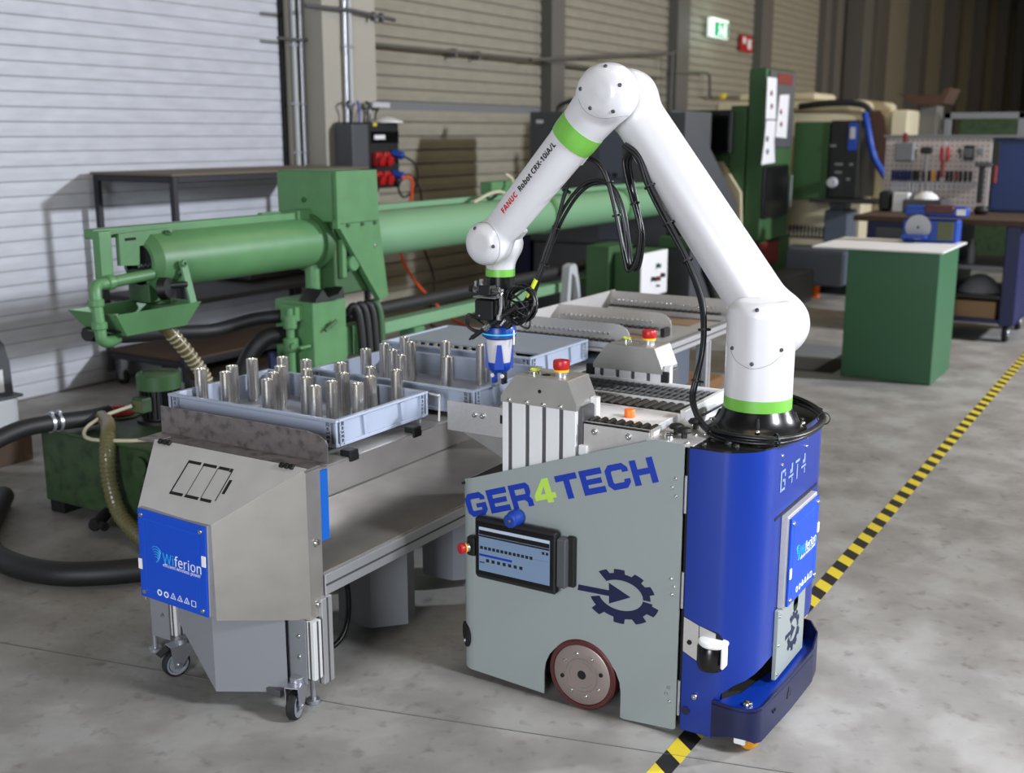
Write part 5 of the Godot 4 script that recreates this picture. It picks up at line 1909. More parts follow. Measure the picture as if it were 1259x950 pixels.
	for q in [[-0.016, 0.0], [0.016, 0.0]]:
		b = MB.new()
		b.bx(c + V(-0.010, 0.728, q[0] - 0.005), c + V(0.010, 0.765, q[0] + 0.005), 0.002)
		var fi := obj(g, "finger", b, blue if q[0] < 0 else M.black)
		b = MB.new()
		b.lathe(c + V(-0.010, 0.752, q[0]), V(-1, 0, 0), [Vector2(0, 0), Vector2(0.006, 0), Vector2(0.006, 0.003), Vector2(0.0035, 0.003), Vector2(0.003, 0.002), Vector2(0, 0.002)], 14)
		obj(fi, "finger_joint", b, M.white)
	b = MB.new()
	b.tube([V(2.69, 0.885, -1.628), V(2.68, 0.845, -1.622)], 0.0035, 8)
	obj(g, "plated_tail", b, M.zinc).set_meta("kind", "stuff")

# ---------------------------------------------------------------- what stands behind
func bar(a: Vector3, c: Vector3, bv := 0.004) -> MB:
	return MB.new().bx(a, c, bv)

func build_background() -> void:
	build_wall_fittings()
	build_rack()
	build_feeder()
	build_tank()
	build_lathe()
	build_far_machine()
	build_bench()

func build_wall_fittings() -> void:
	# conduits up the column, each a thing of its own
	var b := MB.new()
	var spec := [[5.985, -5.33, 0.016, "white wall conduit beside the door jamb", M.grey_light], [6.045, -5.32, 0.016, "bright steel conduit next to the white one beside the door jamb", M.zinc], [6.265, -5.125, 0.013, "thin steel conduit on the column face, the left of two", M.zinc], [6.315, -5.125, 0.017, "thicker steel conduit on the column face, the right of two", M.grey_light]]
	for s in spec:
		b = MB.new()
		var y0: float = 1.21 if s[1] < -5.2 else 1.50
		b.cyl(V(s[0], y0, s[1]), V(s[0], 5.9, s[1]), s[2], 12)
		var c := solo("conduit", s[3], "pipe", b, s[4], V(s[0], y0, s[1]))
		for y in [1.30, 1.62, 2.0, 2.4]:
			if y > y0:
				b = MB.new()
				b.box(V(s[0], y, s[1]), V(s[2] * 3.2, 0.018, s[2] * 2.3), 0.003)
				obj(c, "pipe_clip", b, M.zinc)
	b = MB.new()
	b.tube([V(5.80, 2.03, -5.30), V(5.95, 2.03, -5.30), V(6.08, 2.035, -5.29)], 0.011, 8)
	solo("cross_conduit", "short horizontal steel conduit crossing the door jamb", "pipe", b, M.alu_dark, V(5.80, 2.03, -5.30))
	b = MB.new()
	b.tube([V(5.86, 2.225, -5.11), V(6.3, 2.235, -5.10), V(6.78, 2.21, -5.09)], 0.014, 8)
	var ca := solo("cross_conduit", "long horizontal steel conduit crossing the column above the power box", "pipe", b, M.alu_dark, V(5.86, 2.225, -5.11))
	for x in [6.55, 6.64]:
		b = MB.new()
		b.box(V(x, 2.215, -5.10), V(0.02, 0.06, 0.04), 0.004)
		obj(ca, "pipe_clip", b, M.alu_dark)
	# pipes along the siding
	b = MB.new()
	b.tube([V(6.86, 2.06, -5.34), V(9.2, 2.07, -5.30), V(12.0, 2.02, -5.34)], 0.014, 8)
	var wp := solo("wall_pipe", "dark pipe running level along the siding behind the robot elbow", "pipe", b, M.column_dark, V(6.86, 2.06, -5.34))
	for x in [7.9, 8.25, 9.7]:
		b = MB.new()
		b.box(V(x, 2.055, -5.36), V(0.03, 0.07, 0.09), 0.004)
		obj(wp, "pipe_bracket", b, M.column_dark)
	b = MB.new()
	b.tube(smooth_path([V(9.0, 2.06, -5.27), V(10.4, 2.17, -5.26), V(12.0, 2.28, -5.27), V(12.09, 2.26, -5.27), V(12.1, 1.7, -5.28), V(12.1, 1.0, -5.28)], 5), 0.016, 8)
	solo("wall_pipe", "pipe rising past the second dark column and turning down beside it", "pipe", b, M.column_dark, V(12.1, 1.0, -5.28))
	b = MB.new()
	b.tube([V(12.25, 2.10, -5.3), V(13.2, 2.13, -5.3), V(13.29, 2.10, -5.3), V(13.32, 1.87, -5.3), V(13.40, 1.855, -5.3), V(14.6, 1.89, -5.3)], 0.018, 8)
	var gp := solo("gas_pipe", "thin stepped pipe on the siding under the green exit sign", "pipe", b, M.column_dark, V(13.3, 1.87, -5.3))
	b = MB.new()
	b.cyl(V(13.60, 1.87, -5.27), V(13.72, 1.87, -5.27), 0.03, 10, 0.004)
	b.box(V(13.66, 1.90, -5.25), V(0.12, 0.02, 0.03), 0.004)
	obj(gp, "valve", b, M.tape_yellow)
	# signs
	b = MB.new()
	b.bx(V(13.30, 2.555, -5.36), V(13.86, 2.78, -5.30), 0.01)
	var ex := solo("exit_sign", "lit green and white emergency exit sign high on the siding", "sign", b, M.sign_glow, V(13.58, 2.555, -5.33))
	b = MB.new()
	b.bx(V(13.38, 2.57, -5.30), V(13.82, 2.735, -5.292), 0.002)
	obj(ex, "wall_bracket", bar(V(13.45, 2.62, -5.44), V(13.70, 2.72, -5.355), 0.003), M.grey_mid)
	var pane := obj(ex, "green_panel", b, M.sign_green)
	b = MB.new()
	b.tube([V(13.53, 2.69, -5.291), V(13.56, 2.65, -5.291), V(13.53, 2.61, -5.291), V(13.50, 2.585, -5.291)], 0.012, 5)
	b.tube([V(13.56, 2.65, -5.291), V(13.60, 2.63, -5.291), V(13.60, 2.59, -5.291)], 0.012, 5)
	b.cyl(V(13.55, 2.712, -5.293), V(13.55, 2.712, -5.286), 0.014, 10)
	b.tube([V(13.51, 2.67, -5.291), V(13.59, 2.665, -5.291)], 0.009, 5)
	b.bx(V(13.66, 2.58, -5.292), V(13.76, 2.72, -5.289), 0.001)
	obj(pane, "running_figure", b, M.sign_glow)
	var ol := OmniLight3D.new()
	ol.name = "sign_light"
	ol.position = V(13.4, 2.66, -5.15)
	ol.light_energy = 0.12
	ol.light_color = Color(0.85, 1.0, 0.95)
	ol.omni_range = 30.0
	ol.omni_attenuation = 2.0
	ol.light_size = 0.2
	ol.shadow_enabled = true
	add_child(ol)
	b = bar(V(14.50, 2.46, -5.40), V(14.93, 2.67, -5.37), 0.004)
	var fs := solo("fire_sign", "red and white fire sign on the siding right of the exit sign", "sign", b, M.red, V(14.7, 2.46, -5.385))
	b = MB.new()
	b.bx(V(14.56, 2.56, -5.37), V(14.66, 2.64, -5.366), 0)
	obj(fs, "pictogram", b, M.white)
	b = MB.new()
	b.bx(V(14.74, 2.50, -5.37), V(14.86, 2.62, -5.366), 0)
	obj(fs, "pictogram", b, M.white)
	# power box with red sockets
	var pb := thing("power_box", "black power distribution box with red sockets on the pale column", "power box", V(6.45, 1.12, -5.05))
	obj(pb, "housing", bar(V(6.14, 1.05, -5.14), V(6.66, 1.50, -4.98), 0.01), M.black)
	obj(pb, "side_panel", bar(V(6.13, 1.06, -5.13), V(6.31, 1.49, -4.975), 0.01), M.lathe_grey)
	obj(pb, "label_strip", bar(V(6.37, 1.385, -4.979), V(6.49, 1.415, -4.974), 0.001), M.paper)
	obj(pb, "breaker_window", bar(V(6.33, 1.36, -4.98), V(6.65, 1.44, -4.976), 0.002), M.screen_off)
	for q in [[6.38, 1.25], [6.47, 1.25], [6.38, 1.12], [6.47, 1.12]]:
		b = MB.new()
		b.box(V(q[0], q[1], -4.96), V(0.078, 0.10, 0.05), 0.012)
		b.lathe(V(q[0], q[1] - 0.005, -4.94), V(0, -0.3, 1), [Vector2(0, 0), Vector2(0.036, 0), Vector2(0.034, 0.03), Vector2(0, 0.034)], 16)
		obj(pb, "red_socket", b, M.red)
	for q in [[6.57, 1.29], [6.57, 1.15]]:
		b = MB.new()
		b.cyl(V(q[0], q[1], -4.98), V(q[0] + 0.03, q[1] - 0.02, -4.90), 0.028, 12, 0.004)
		obj(pb, "blue_plug", b, M.tool_blue)
	b = MB.new()
	b.bx(V(6.36, 1.475, -4.979), V(6.40, 1.495, -4.974), 0.001)
	obj(pb, "warning_sticker", b, M.tape_yellow)
	for k in 4:
		b = MB.new()
		var x := 6.22 + 0.09 * k
		b.tube(smooth_path([V(x, 1.49, -5.06), V(x + 0.01, 1.56, -5.06), V(x - 0.02 + 0.03 * k, 1.62, -5.07), V(x + 0.04, 1.64, -5.10)], 5), 0.008, 6)
		obj(pb, "lead_in", b, M.hose_black if k != 1 else M.tool_blue)
	b = MB.new()
	b.lathe(V(6.60, 1.50, -5.05), Vector3.UP, [Vector2(0, 0), Vector2(0.12, 0), Vector2(0.12, 0.01), Vector2(0.05, 0.035), Vector2(0, 0.04)], 20)
	solo("white_dome", "white dome lying on the power box", "dome", b, M.white, V(6.60, 1.50, -5.05))
	b = MB.new()
	b.bx(V(6.46, 1.60, -5.14), V(6.66, 1.64, -5.05), 0.006)
	b.bx(V(6.48, 1.50, -5.13), V(6.50, 1.60, -5.10), 0.003)
	solo("grey_bracket", "small pale bracket on the column above the power box", "bracket", b, M.grey_light, V(6.5, 1.50, -5.1))
	b = MB.new()
	b.tube(smooth_path([V(6.57, 1.12, -4.90), V(6.64, 1.10, -4.86), V(6.64, 0.85, -4.90), V(6.60, 0.62, -4.95), V(6.68, 0.40, -4.9), V(6.85, 0.22, -4.85), V(6.95, 0.08, -4.75), V(6.95, 0.012, -4.5), V(6.9, 0.012, -4.2)]), 0.011, 7)
	solo("orange_cable", "orange power cable hanging from the power box to the floor", "cable", b, M.cord_orange, V(6.7, 0.01, -4.8))
	b = MB.new()
	b.tube(smooth_path([V(6.60, 1.27, -4.90), V(6.72, 1.20, -4.88), V(6.74, 1.05, -4.9), V(6.66, 0.98, -4.95), V(6.60, 1.06, -4.95), V(6.66, 1.14, -4.9), V(6.80, 1.0, -4.9), V(6.85, 0.7, -4.95), V(6.95, 0.35, -4.9), V(6.95, 0.03, -4.95), V(6.9, 0.012, -4.7)]), 0.008, 7)
	solo("black_cable", "looped black cable hanging from the power box to the floor", "cable", b, M.hose_black, V(6.8, 0.012, -4.9))

func build_rack() -> void:
	var r := thing("storage_rack", "dark steel frame rack with a beige top deck standing against the white door", "rack", V(5.35, 0, -5.15))
	var x0 := 4.31
	var x1 := 5.965
	for x in [x0, x1 - 0.035]:
		for z in [-5.36, -4.755]:
			obj(r, "post", bar(V(x, 0.08, z), V(x + 0.035, 1.20, z + 0.035)), M.rack_steel)
	for y in [1.165, 0.16]:
		for z in [-5.36, -4.755]:
			obj(r, "long_beam", bar(V(x0 + 0.035, y, z), V(x1 - 0.035, y + 0.035, z + 0.035)), M.rack_steel)
		for x in [x0, x1 - 0.035]:
			obj(r, "cross_beam", bar(V(x, y, -5.325), V(x + 0.035, y + 0.035, -4.755)), M.rack_steel)
	obj(r, "top_deck", bar(V(x0 - 0.01, 1.20, -5.37), V(x1 + 0.01, 1.215, -4.715), 0.003), M.rack_deck)
	obj(r, "shelf", bar(V(x0, 0.50, -5.36), V(x1, 0.53, -4.72)), M.shelf_dark)
	obj(r, "lower_shelf", bar(V(x0, 0.195, -5.36), V(x1, 0.21, -4.72)), M.wood_dark)
	for x in [x0 + 0.06, x1 - 0.06]:
		for z in [-5.30, -4.80]:
			var b := MB.new()
			b.cyl(V(x - 0.015, 0.045, z), V(x + 0.015, 0.045, z), 0.045, 18, 0.006)
			obj(r, "caster", b, M.rubber)
			obj(r, "caster_fork", bar(V(x - 0.022, 0.03, z - 0.02), V(x + 0.022, 0.16, z + 0.02)), M.zinc)
	# a rolled mesh on the shelf
	var b2 := MB.new()
	for k in 14:
		var z := -5.28 + 0.022 * k
		b2.tube([V(5.15, 0.545 + 0.05 * absf(sin(k * 1.1)), z), V(5.5, 0.56 + 0.05 * absf(sin(k * 1.7)), z), V(5.9, 0.55 + 0.04 * absf(sin(k * 2.3)), z)], 0.012, 6)
	var w := solo("wire_bundle", "bundle of dark wire mesh lying on the rack shelf", "wire mesh", b2, M.black, V(5.5, 0.53, -5.15))
	w.set_meta("kind", "stuff")
	obj(w, "wrap", MB.new().bx(V(5.12, 0.531, -5.29), V(5.92, 0.60, -4.99), 0.02), M.shelf_dark)
	solo("planks", "dusty wooden planks lying on the floor under the rack", "planks", bar(V(4.66, 0.0, -5.30), V(5.86, 0.06, -4.98), 0.004), M.wood_dark, V(5.2, 0, -5.1))

func build_feeder() -> void:
	var f := thing("bar_feeder", "long green bar feeder with a pipe-like tube, square head and drip trough", "bar feeder", V(4.0, 0, -3.38))
	var G = M.feeder_green
	var ax := V(0, 0.955, -3.385)
	var b := MB.new()
	b.lathe(ax + V(3.02, 0, 0), V(1, 0, 0), [Vector2(0.06, 0.0), Vector2(0.108, 0.0), Vector2(0.108, 0.90), Vector2(0.06, 0.90)], 40)
	var tb := obj(f, "front_tube", b, G)
	b = MB.new()
	b.lathe(ax + V(2.90, 0, 0), V(1, 0, 0), [Vector2(0.07, 0.0), Vector2(0.085, 0.0), Vector2(0.112, 0.03), Vector2(0.112, 0.13), Vector2(0.07, 0.13)], 32)
	obj(f, "nose_ring", b, G)
	b = MB.new()
	b.lathe(ax + V(2.915, 0, 0), V(1, 0, 0), [Vector2(0.0, 0.0), Vector2(0.072, 0.0), Vector2(0.072, 0.05), Vector2(0, 0.05)], 28)
	obj(f, "nose_opening", b, M.hole)
	for q in [[3.0, 0.10, 0.05], [3.0, -0.04, 0.106]]:
		screw(tb, ax + V(q[0], q[1], q[2]), V(0, q[1], q[2]), 0.014, M.lathe_green)
	b = MB.new()
	b.lathe(ax + V(4.12, 0, 0), V(1, 0, 0), [Vector2(0.0, 0.0), Vector2(0.106, 0.0), Vector2(0.106, 3.42), Vector2(0, 3.42)], 40)
	obj(f, "rear_tube", b, M.feeder_pale)
	for x in [5.9, 6.9]:
		b = MB.new()
		b.lathe(ax + V(x, 0, 0), V(1, 0, 0), [Vector2(0.1, 0), Vector2(0.115, 0), Vector2(0.115, 0.05), Vector2(0.1, 0.05)], 36)
		obj(f, "pipe_clamp", b, G)
	# guide rail along the top
	obj(f, "guide_rail", bar(V(2.70, 1.055, -3.43), V(3.82, 1.09, -3.376)), G)
	obj(f, "guide_rail", bar(V(4.12, 1.055, -3.50), V(7.6, 1.085, -3.46)), M.feeder_pale)
	obj(f, "rail_joint", bar(V(3.60, 1.05, -3.45), V(3.72, 1.095, -3.42)), G)
	obj(f, "end_plate", bar(V(2.69, 0.905, -3.375), V(2.745, 1.085, -3.335)), G)
	b = MB.new()
	b.prism([Vector2(2.785, 0.955), Vector2(2.87, 0.95), Vector2(2.875, 1.02), Vector2(3.02, 1.03), Vector2(3.04, 1.075), Vector2(2.785, 1.07)], frame(V(0, 0, -3.345), V(1, 0, 0), V(0, 1, 0)), -0.02)
	var sb := obj(f, "slotted_bracket", b, G)
	b = MB.new()
	b.bx(V(2.81, 1.043, -3.3445), V(2.86, 1.053, -3.3435), 0)
	obj(sb, "slot", b, M.hole)
	b = MB.new()
	for k in 16:
		b.box(V(2.86 + k * 0.011, 0.945 + 0.004 * (k % 2), -3.34), V(0.009, 0.010, 0.008), 0.003)
	obj(f, "drive_chain", b, M.lathe_grey).set_meta("kind", "stuff")
	# head
	b = MB.new()
	b.prism([Vector2(3.845, 1.02), Vector2(3.845, 1.265), Vector2(4.125, 1.265), Vector2(4.135, 1.04), Vector2(4.19, 0.69), Vector2(4.13, 0.675), Vector2(3.86, 1.02)], frame(V(0, 0, -3.215), V(1, 0, 0), V(0, 1, 0)), -0.03)
	var hd := obj(f, "head_cover", b, G)
	obj(f, "head_box", bar(V(3.845, 1.045, -3.56), V(4.125, 1.265, -3.22), 0.008), G)
	b = MB.new()
	b.bx(V(3.86, 1.0395, -3.2145), V(4.13, 1.0415, -3.2135), 0)
	obj(hd, "sheet_joint", b, M.hole)
	for x in [3.91, 4.01, 4.10]:
		screw(hd, V(x, 1.032, -3.215), V(0, 0, 1), 0.010, M.lathe_green)
	screw(hd, V(4.10, 0.93, -3.215), V(0, 0, 1), 0.008)
	screw(f, V(3.845, 1.14, -3.40), V(-1, 0, 0), 0.012, M.lathe_green)
	obj(f, "latch_plate", bar(V(3.76, 1.055, -3.42), V(3.85, 1.10, -3.36)), G)
	b = MB.new()
	b.lathe(ax + V(3.83, 0, 0), V(1, 0, 0), [Vector2(0.09, 0), Vector2(0.128, 0), Vector2(0.128, 0.05), Vector2(0.09, 0.05)], 32)
	obj(f, "head_collar", b, M.lathe_green)
	obj(f, "head_web", bar(V(3.87, 0.72, -3.42), V(4.12, 1.05, -3.26), 0.01), M.lathe_green)
	b = MB.new()
	b.cyl(V(3.96, 0.86, -3.25), V(3.96, 0.86, -3.22), 0.035, 16, 0.004)
	obj(f, "pivot", b, G)
	obj(f, "strut", bar(V(3.895, 0.80, -3.26), V(3.925, 0.97, -3.235)), G)
	b = MB.new()
	b.cyl(V(3.84, 0.70, -3.36), V(3.84, 0.86, -3.36), 0.035, 16)
	obj(f, "column", b, G)
	# pump cabinet under the head
	b = MB.new()
	b.bx(V(3.71, 0.02, -3.48), V(3.935, 0.715, -3.255), 0.008)
	var cab := obj(f, "pump_cabinet", b, G)
	b = MB.new()
	b.cyl(V(3.80, 0.60, -3.255), V(3.80, 0.60, -3.235), 0.012, 12)
	b.cyl(V(3.765, 0.585, -3.238), V(3.835, 0.62, -3.232), 0.008, 8)
	obj(cab, "cabinet_handle", b, M.lathe_green)
	b = MB.new()
	b.cyl(V(3.655, 0.40, -3.34), V(3.655, 0.69, -3.34), 0.018, 12)
	b.cyl(V(3.655, 0.60, -3.34), V(3.655, 0.66, -3.34), 0.03, 12, 0.004)
	b.cyl(V(3.655, 0.50, -3.34), V(3.655, 0.56, -3.34), 0.033, 12, 0.006)
	b.cyl(V(3.655, 0.53, -3.34), V(3.62, 0.53, -3.29), 0.014, 10)
	b.box(V(3.665, 0.525, -3.27), V(0.07, 0.014, 0.02), 0.004)
	obj(f, "valve", b, G)
	obj(f, "valve_flange", bar(V(3.66, 0.63, -3.40), V(3.712, 0.70, -3.31)), G)
	b = MB.new()
	b.cyl(V(3.60, 0.36, -3.40), V(3.60, 0.50, -3.40), 0.018, 12, 0.003)
	obj(f, "coupling", b, M.navy)
	# base beam and black line running to the lathe
	obj(f, "base_beam", bar(V(4.12, 0.475, -3.42), V(7.4, 0.535, -3.34), 0.006), M.feeder_pale)
	obj(f, "base_beam", bar(V(3.93, 0.42, -3.44), V(4.14, 0.56, -3.32), 0.006), G)
	for x in [4.55, 7.0]:
		obj(f, "stand", bar(V(x, 0.0, -3.43), V(x + 0.09, 0.475, -3.33), 0.006), G)
	b = MB.new()
	b.tube([V(4.02, 0.60, -3.36), V(5.2, 0.60, -3.36), V(6.6, 0.605, -3.36)], 0.033, 12)
	obj(f, "hydraulic_pipe", b, M.hose_black)
	# trough
	var T := [V(2.66, 0.80, -3.50), V(2.66, 0.80, -3.24), V(3.06, 0.80, -3.24), V(3.06, 0.80, -3.50)]
	var B := [V(2.72, 0.715, -3.47), V(2.72, 0.715, -3.262), V(3.0, 0.715, -3.262), V(3.0, 0.715, -3.47)]
	b = MB.new()
	var ce := V(2.86, 0.77, -3.37)
	for i in 4:
		var j := (i + 1) % 4
		b.ftri(T[i], T[j], B[j], ce)
		b.ftri(T[i], B[j], B[i], ce)
		var ti: Vector3 = T[i].lerp(ce, 0.03)
		var tj: Vector3 = T[j].lerp(ce, 0.03)
		var bi: Vector3 = B[i] + V(0, 0.006, 0)
		var bj: Vector3 = B[j] + V(0, 0.006, 0)
		var kk: Vector3 = (T[j] - T[i]).cross(B[i] - T[i]).normalized()
		if kk.dot(T[i] - ce) > 0:
			kk = -kk
		b.tri(ti, tj, bj, kk, kk, kk)
		b.tri(ti, bj, bi, kk, kk, kk)
		b.quad(T[i], T[j], tj, ti, Vector3.UP)
	b.quad(B[0], B[1], B[2], B[3], Vector3.DOWN)
	b.quad(B[0] + V(0, 0.006, 0), B[1] + V(0, 0.006, 0), B[2] + V(0, 0.006, 0), B[3] + V(0, 0.006, 0), Vector3.UP)
	var tro := obj(f, "drip_trough", b, G)
	obj(tro, "oily_bottom", bar(V(2.70, 0.725, -3.46), V(3.01, 0.735, -3.28), 0.001), M.hole)
	b = MB.new()
	b.bx(V(2.90, 0.80, -3.46), V(2.96, 0.93, -3.34), 0.01)
	b.cyl(V(2.985, 0.79, -3.38), V(2.985, 0.87, -3.38), 0.045, 14, 0.006)
	obj(f, "outlet_block", b, M.lathe_green)
	b = MB.new()
	b.lathe(V(2.93, 0.86, -3.30), V(0.3, 0.1, 1), [Vector2(0, 0), Vector2(0.045, 0), Vector2(0.038, 0.03), Vector2(0, 0.034)], 16)
	b.cyl(V(2.94, 0.87, -3.28), V(3.01, 0.87, -3.26), 0.012, 10)
	obj(f, "hand_knob", b, M.black)
	b = MB.new()
	b.box(V(3.02, 0.875, -3.262), V(0.032, 0.165, 0.012), 0.002, Basis(V(0, 0, 1), 0.24))
	var stp := obj(f, "hanger_strap", b, M.feeder_pale)
	screw(stp, V(2.995, 0.95, -3.255), V(0, 0, 1), 0.014, G)
	# drain pipe bent round the end
	b = MB.new()
	b.tube(smooth_path([V(2.90, 0.915, -3.32), V(2.68, 0.905, -3.31), V(2.635, 0.90, -3.30), V(2.62, 0.87, -3.29), V(2.62, 0.75, -3.28), V(2.625, 0.715, -3.28), V(2.66, 0.70, -3.29), V(2.72, 0.70, -3.32)], 5), 0.021, 10)
	var dp := obj(f, "drain_pipe", b, G)
	for q in [[V(2.62, 0.845, -3.289), V(0, 1, 0)], [V(2.62, 0.765, -3.282), V(0, 1, 0)], [V(2.70, 0.907, -3.31), V(1, 0, 0)]]:
		b = MB.new()
		b.cyl(q[0] - q[1] * 0.014, q[0] + q[1] * 0.014, 0.027, 12, 0.004)
		obj(dp, "pipe_sleeve", b, G)
	# clear spiral hose from the trough
	b = MB.new()
	var hp := smooth_path([V(2.93, 0.73, -3.34), V(2.97, 0.68, -3.31), V(3.04, 0.57, -3.28), V(3.08, 0.48, -3.26), V(3.06, 0.40, -3.27)], 6)
	b.tube(hp, 0.026, 12)
	var ch := solo("clear_hose", "ribbed clear hose running down from the green drip trough", "hose", b, M.hose_clear, V(3.06, 0.40, -3.27))
	b = MB.new()
	for i in range(6, hp.size() - 1):
		var d: Vector3 = (hp[i + 1] - hp[i]).normalized()
		b.lathe(hp[i], d, [Vector2(0.0255, 0), Vector2(0.0285, 0.002), Vector2(0.0285, 0.006), Vector2(0.0255, 0.008)], 12)
	obj(ch, "spiral_rib", b, M.hose_white)
	b = MB.new()
	b.tube(smooth_path([V(2.74, 0.70, -3.50), V(2.95, 0.655, -3.56), V(3.18, 0.63, -3.60), V(3.45, 0.60, -3.60), V(3.62, 0.63, -3.52), V(3.70, 0.64, -3.44)]), 0.03, 10)
	solo("black_hose", "black hose slung between the drip trough and the pump cabinet", "hose", b, M.hose_black, V(3.2, 0.60, -3.6))
	b = MB.new()
	b.tube(smooth_path([V(3.70, 0.56, -3.42), V(3.62, 0.55, -3.46), V(3.55, 0.46, -3.50), V(3.50, 0.30, -3.52), V(3.42, 0.12, -3.50), V(3.35, 0.05, -3.45), V(3.20, 0.04, -3.40)]), 0.038, 10)
	solo("black_hose", "thick black hose arching from the valve of the pump cabinet to the floor", "hose", b, M.hose_black, V(3.35, 0.05, -3.45))
	# rags and hoses hanging by the cabinet
	for k in 4:
		b = MB.new()
		var x := 3.99 + k * 0.05
		b.tube(smooth_path([V(x, 0.62, -3.30), V(x + 0.015, 0.66, -3.27), V(x + 0.03, 0.60, -3.25), V(x + 0.035, 0.42, -3.24), V(x + 0.02 + 0.03 * k, 0.30, -3.25)], 5), 0.018, 8)
		solo("hanging_hose", ["limp black hose hanging right beside the pump cabinet", "second limp hose hanging right of the pump cabinet", "third limp hose hanging right of the pump cabinet", "limp green-black hose hanging furthest from the pump cabinet"][k], "hose", b, M.hose_black if k < 3 else M.lathe_green, V(x, 0.30, -3.25), "hoses hanging over the black pipe")
	b = MB.new()
	b.prism([Vector2(-0.05, 0), Vector2(0.0, 0.05), Vector2(0.03, 0.012), Vector2(0.09, 0.02), Vector2(0.12, 0.05), Vector2(0.13, 0.0)], frame(V(3.76, 0.716, -3.33), V(1, 0, 0.1), V(0, 1, 0)), 0.10)
	solo("rag", "crumpled dark rag lying on the pump cabinet", "rag", b, M.black, V(3.8, 0.716, -3.3))
	b = MB.new()
	var wp2 := [Vector2(-0.06, 0.64), Vector2(0.0, 0.655), Vector2(0.03, 0.64), Vector2(0.06, 0.55), Vector2(0.11, 0.38), Vector2(0.075, 0.38), Vector2(0.02, 0.57), Vector2(-0.03, 0.60), Vector2(-0.05, 0.40), Vector2(-0.09, 0.40)]
	b.prism(wp2, frame(V(6.1, 0, -3.31), V(1, 0, 0), V(0, 1, 0)), 0.05)
	solo("grey_sleeve", "flat grey fabric sleeve draped over the black pipe", "sleeve", b, M.grey_light, V(6.1, 0.38, -3.3))
	b = MB.new()
	b.tube(smooth_path([V(5.2, 1.06, -3.40), V(5.3, 1.10, -3.37), V(5.42, 1.11, -3.37), V(5.5, 1.09, -3.37), V(5.58, 1.12, -3.38), V(5.6, 1.17, -3.40), V(5.56, 1.20, -3.42)]), 0.010, 8)
	solo("cream_tube", "thin cream air tube curled on top of the feeder tube", "hose", b, M.hose_white, V(5.4, 1.06, -3.4))
	solo("terminal_box", "small green box on the feeder rail behind the cables", "box", bar(V(5.45, 1.09, -3.52), V(6.05, 1.16, -3.44), 0.006), G, V(5.75, 1.09, -3.48))

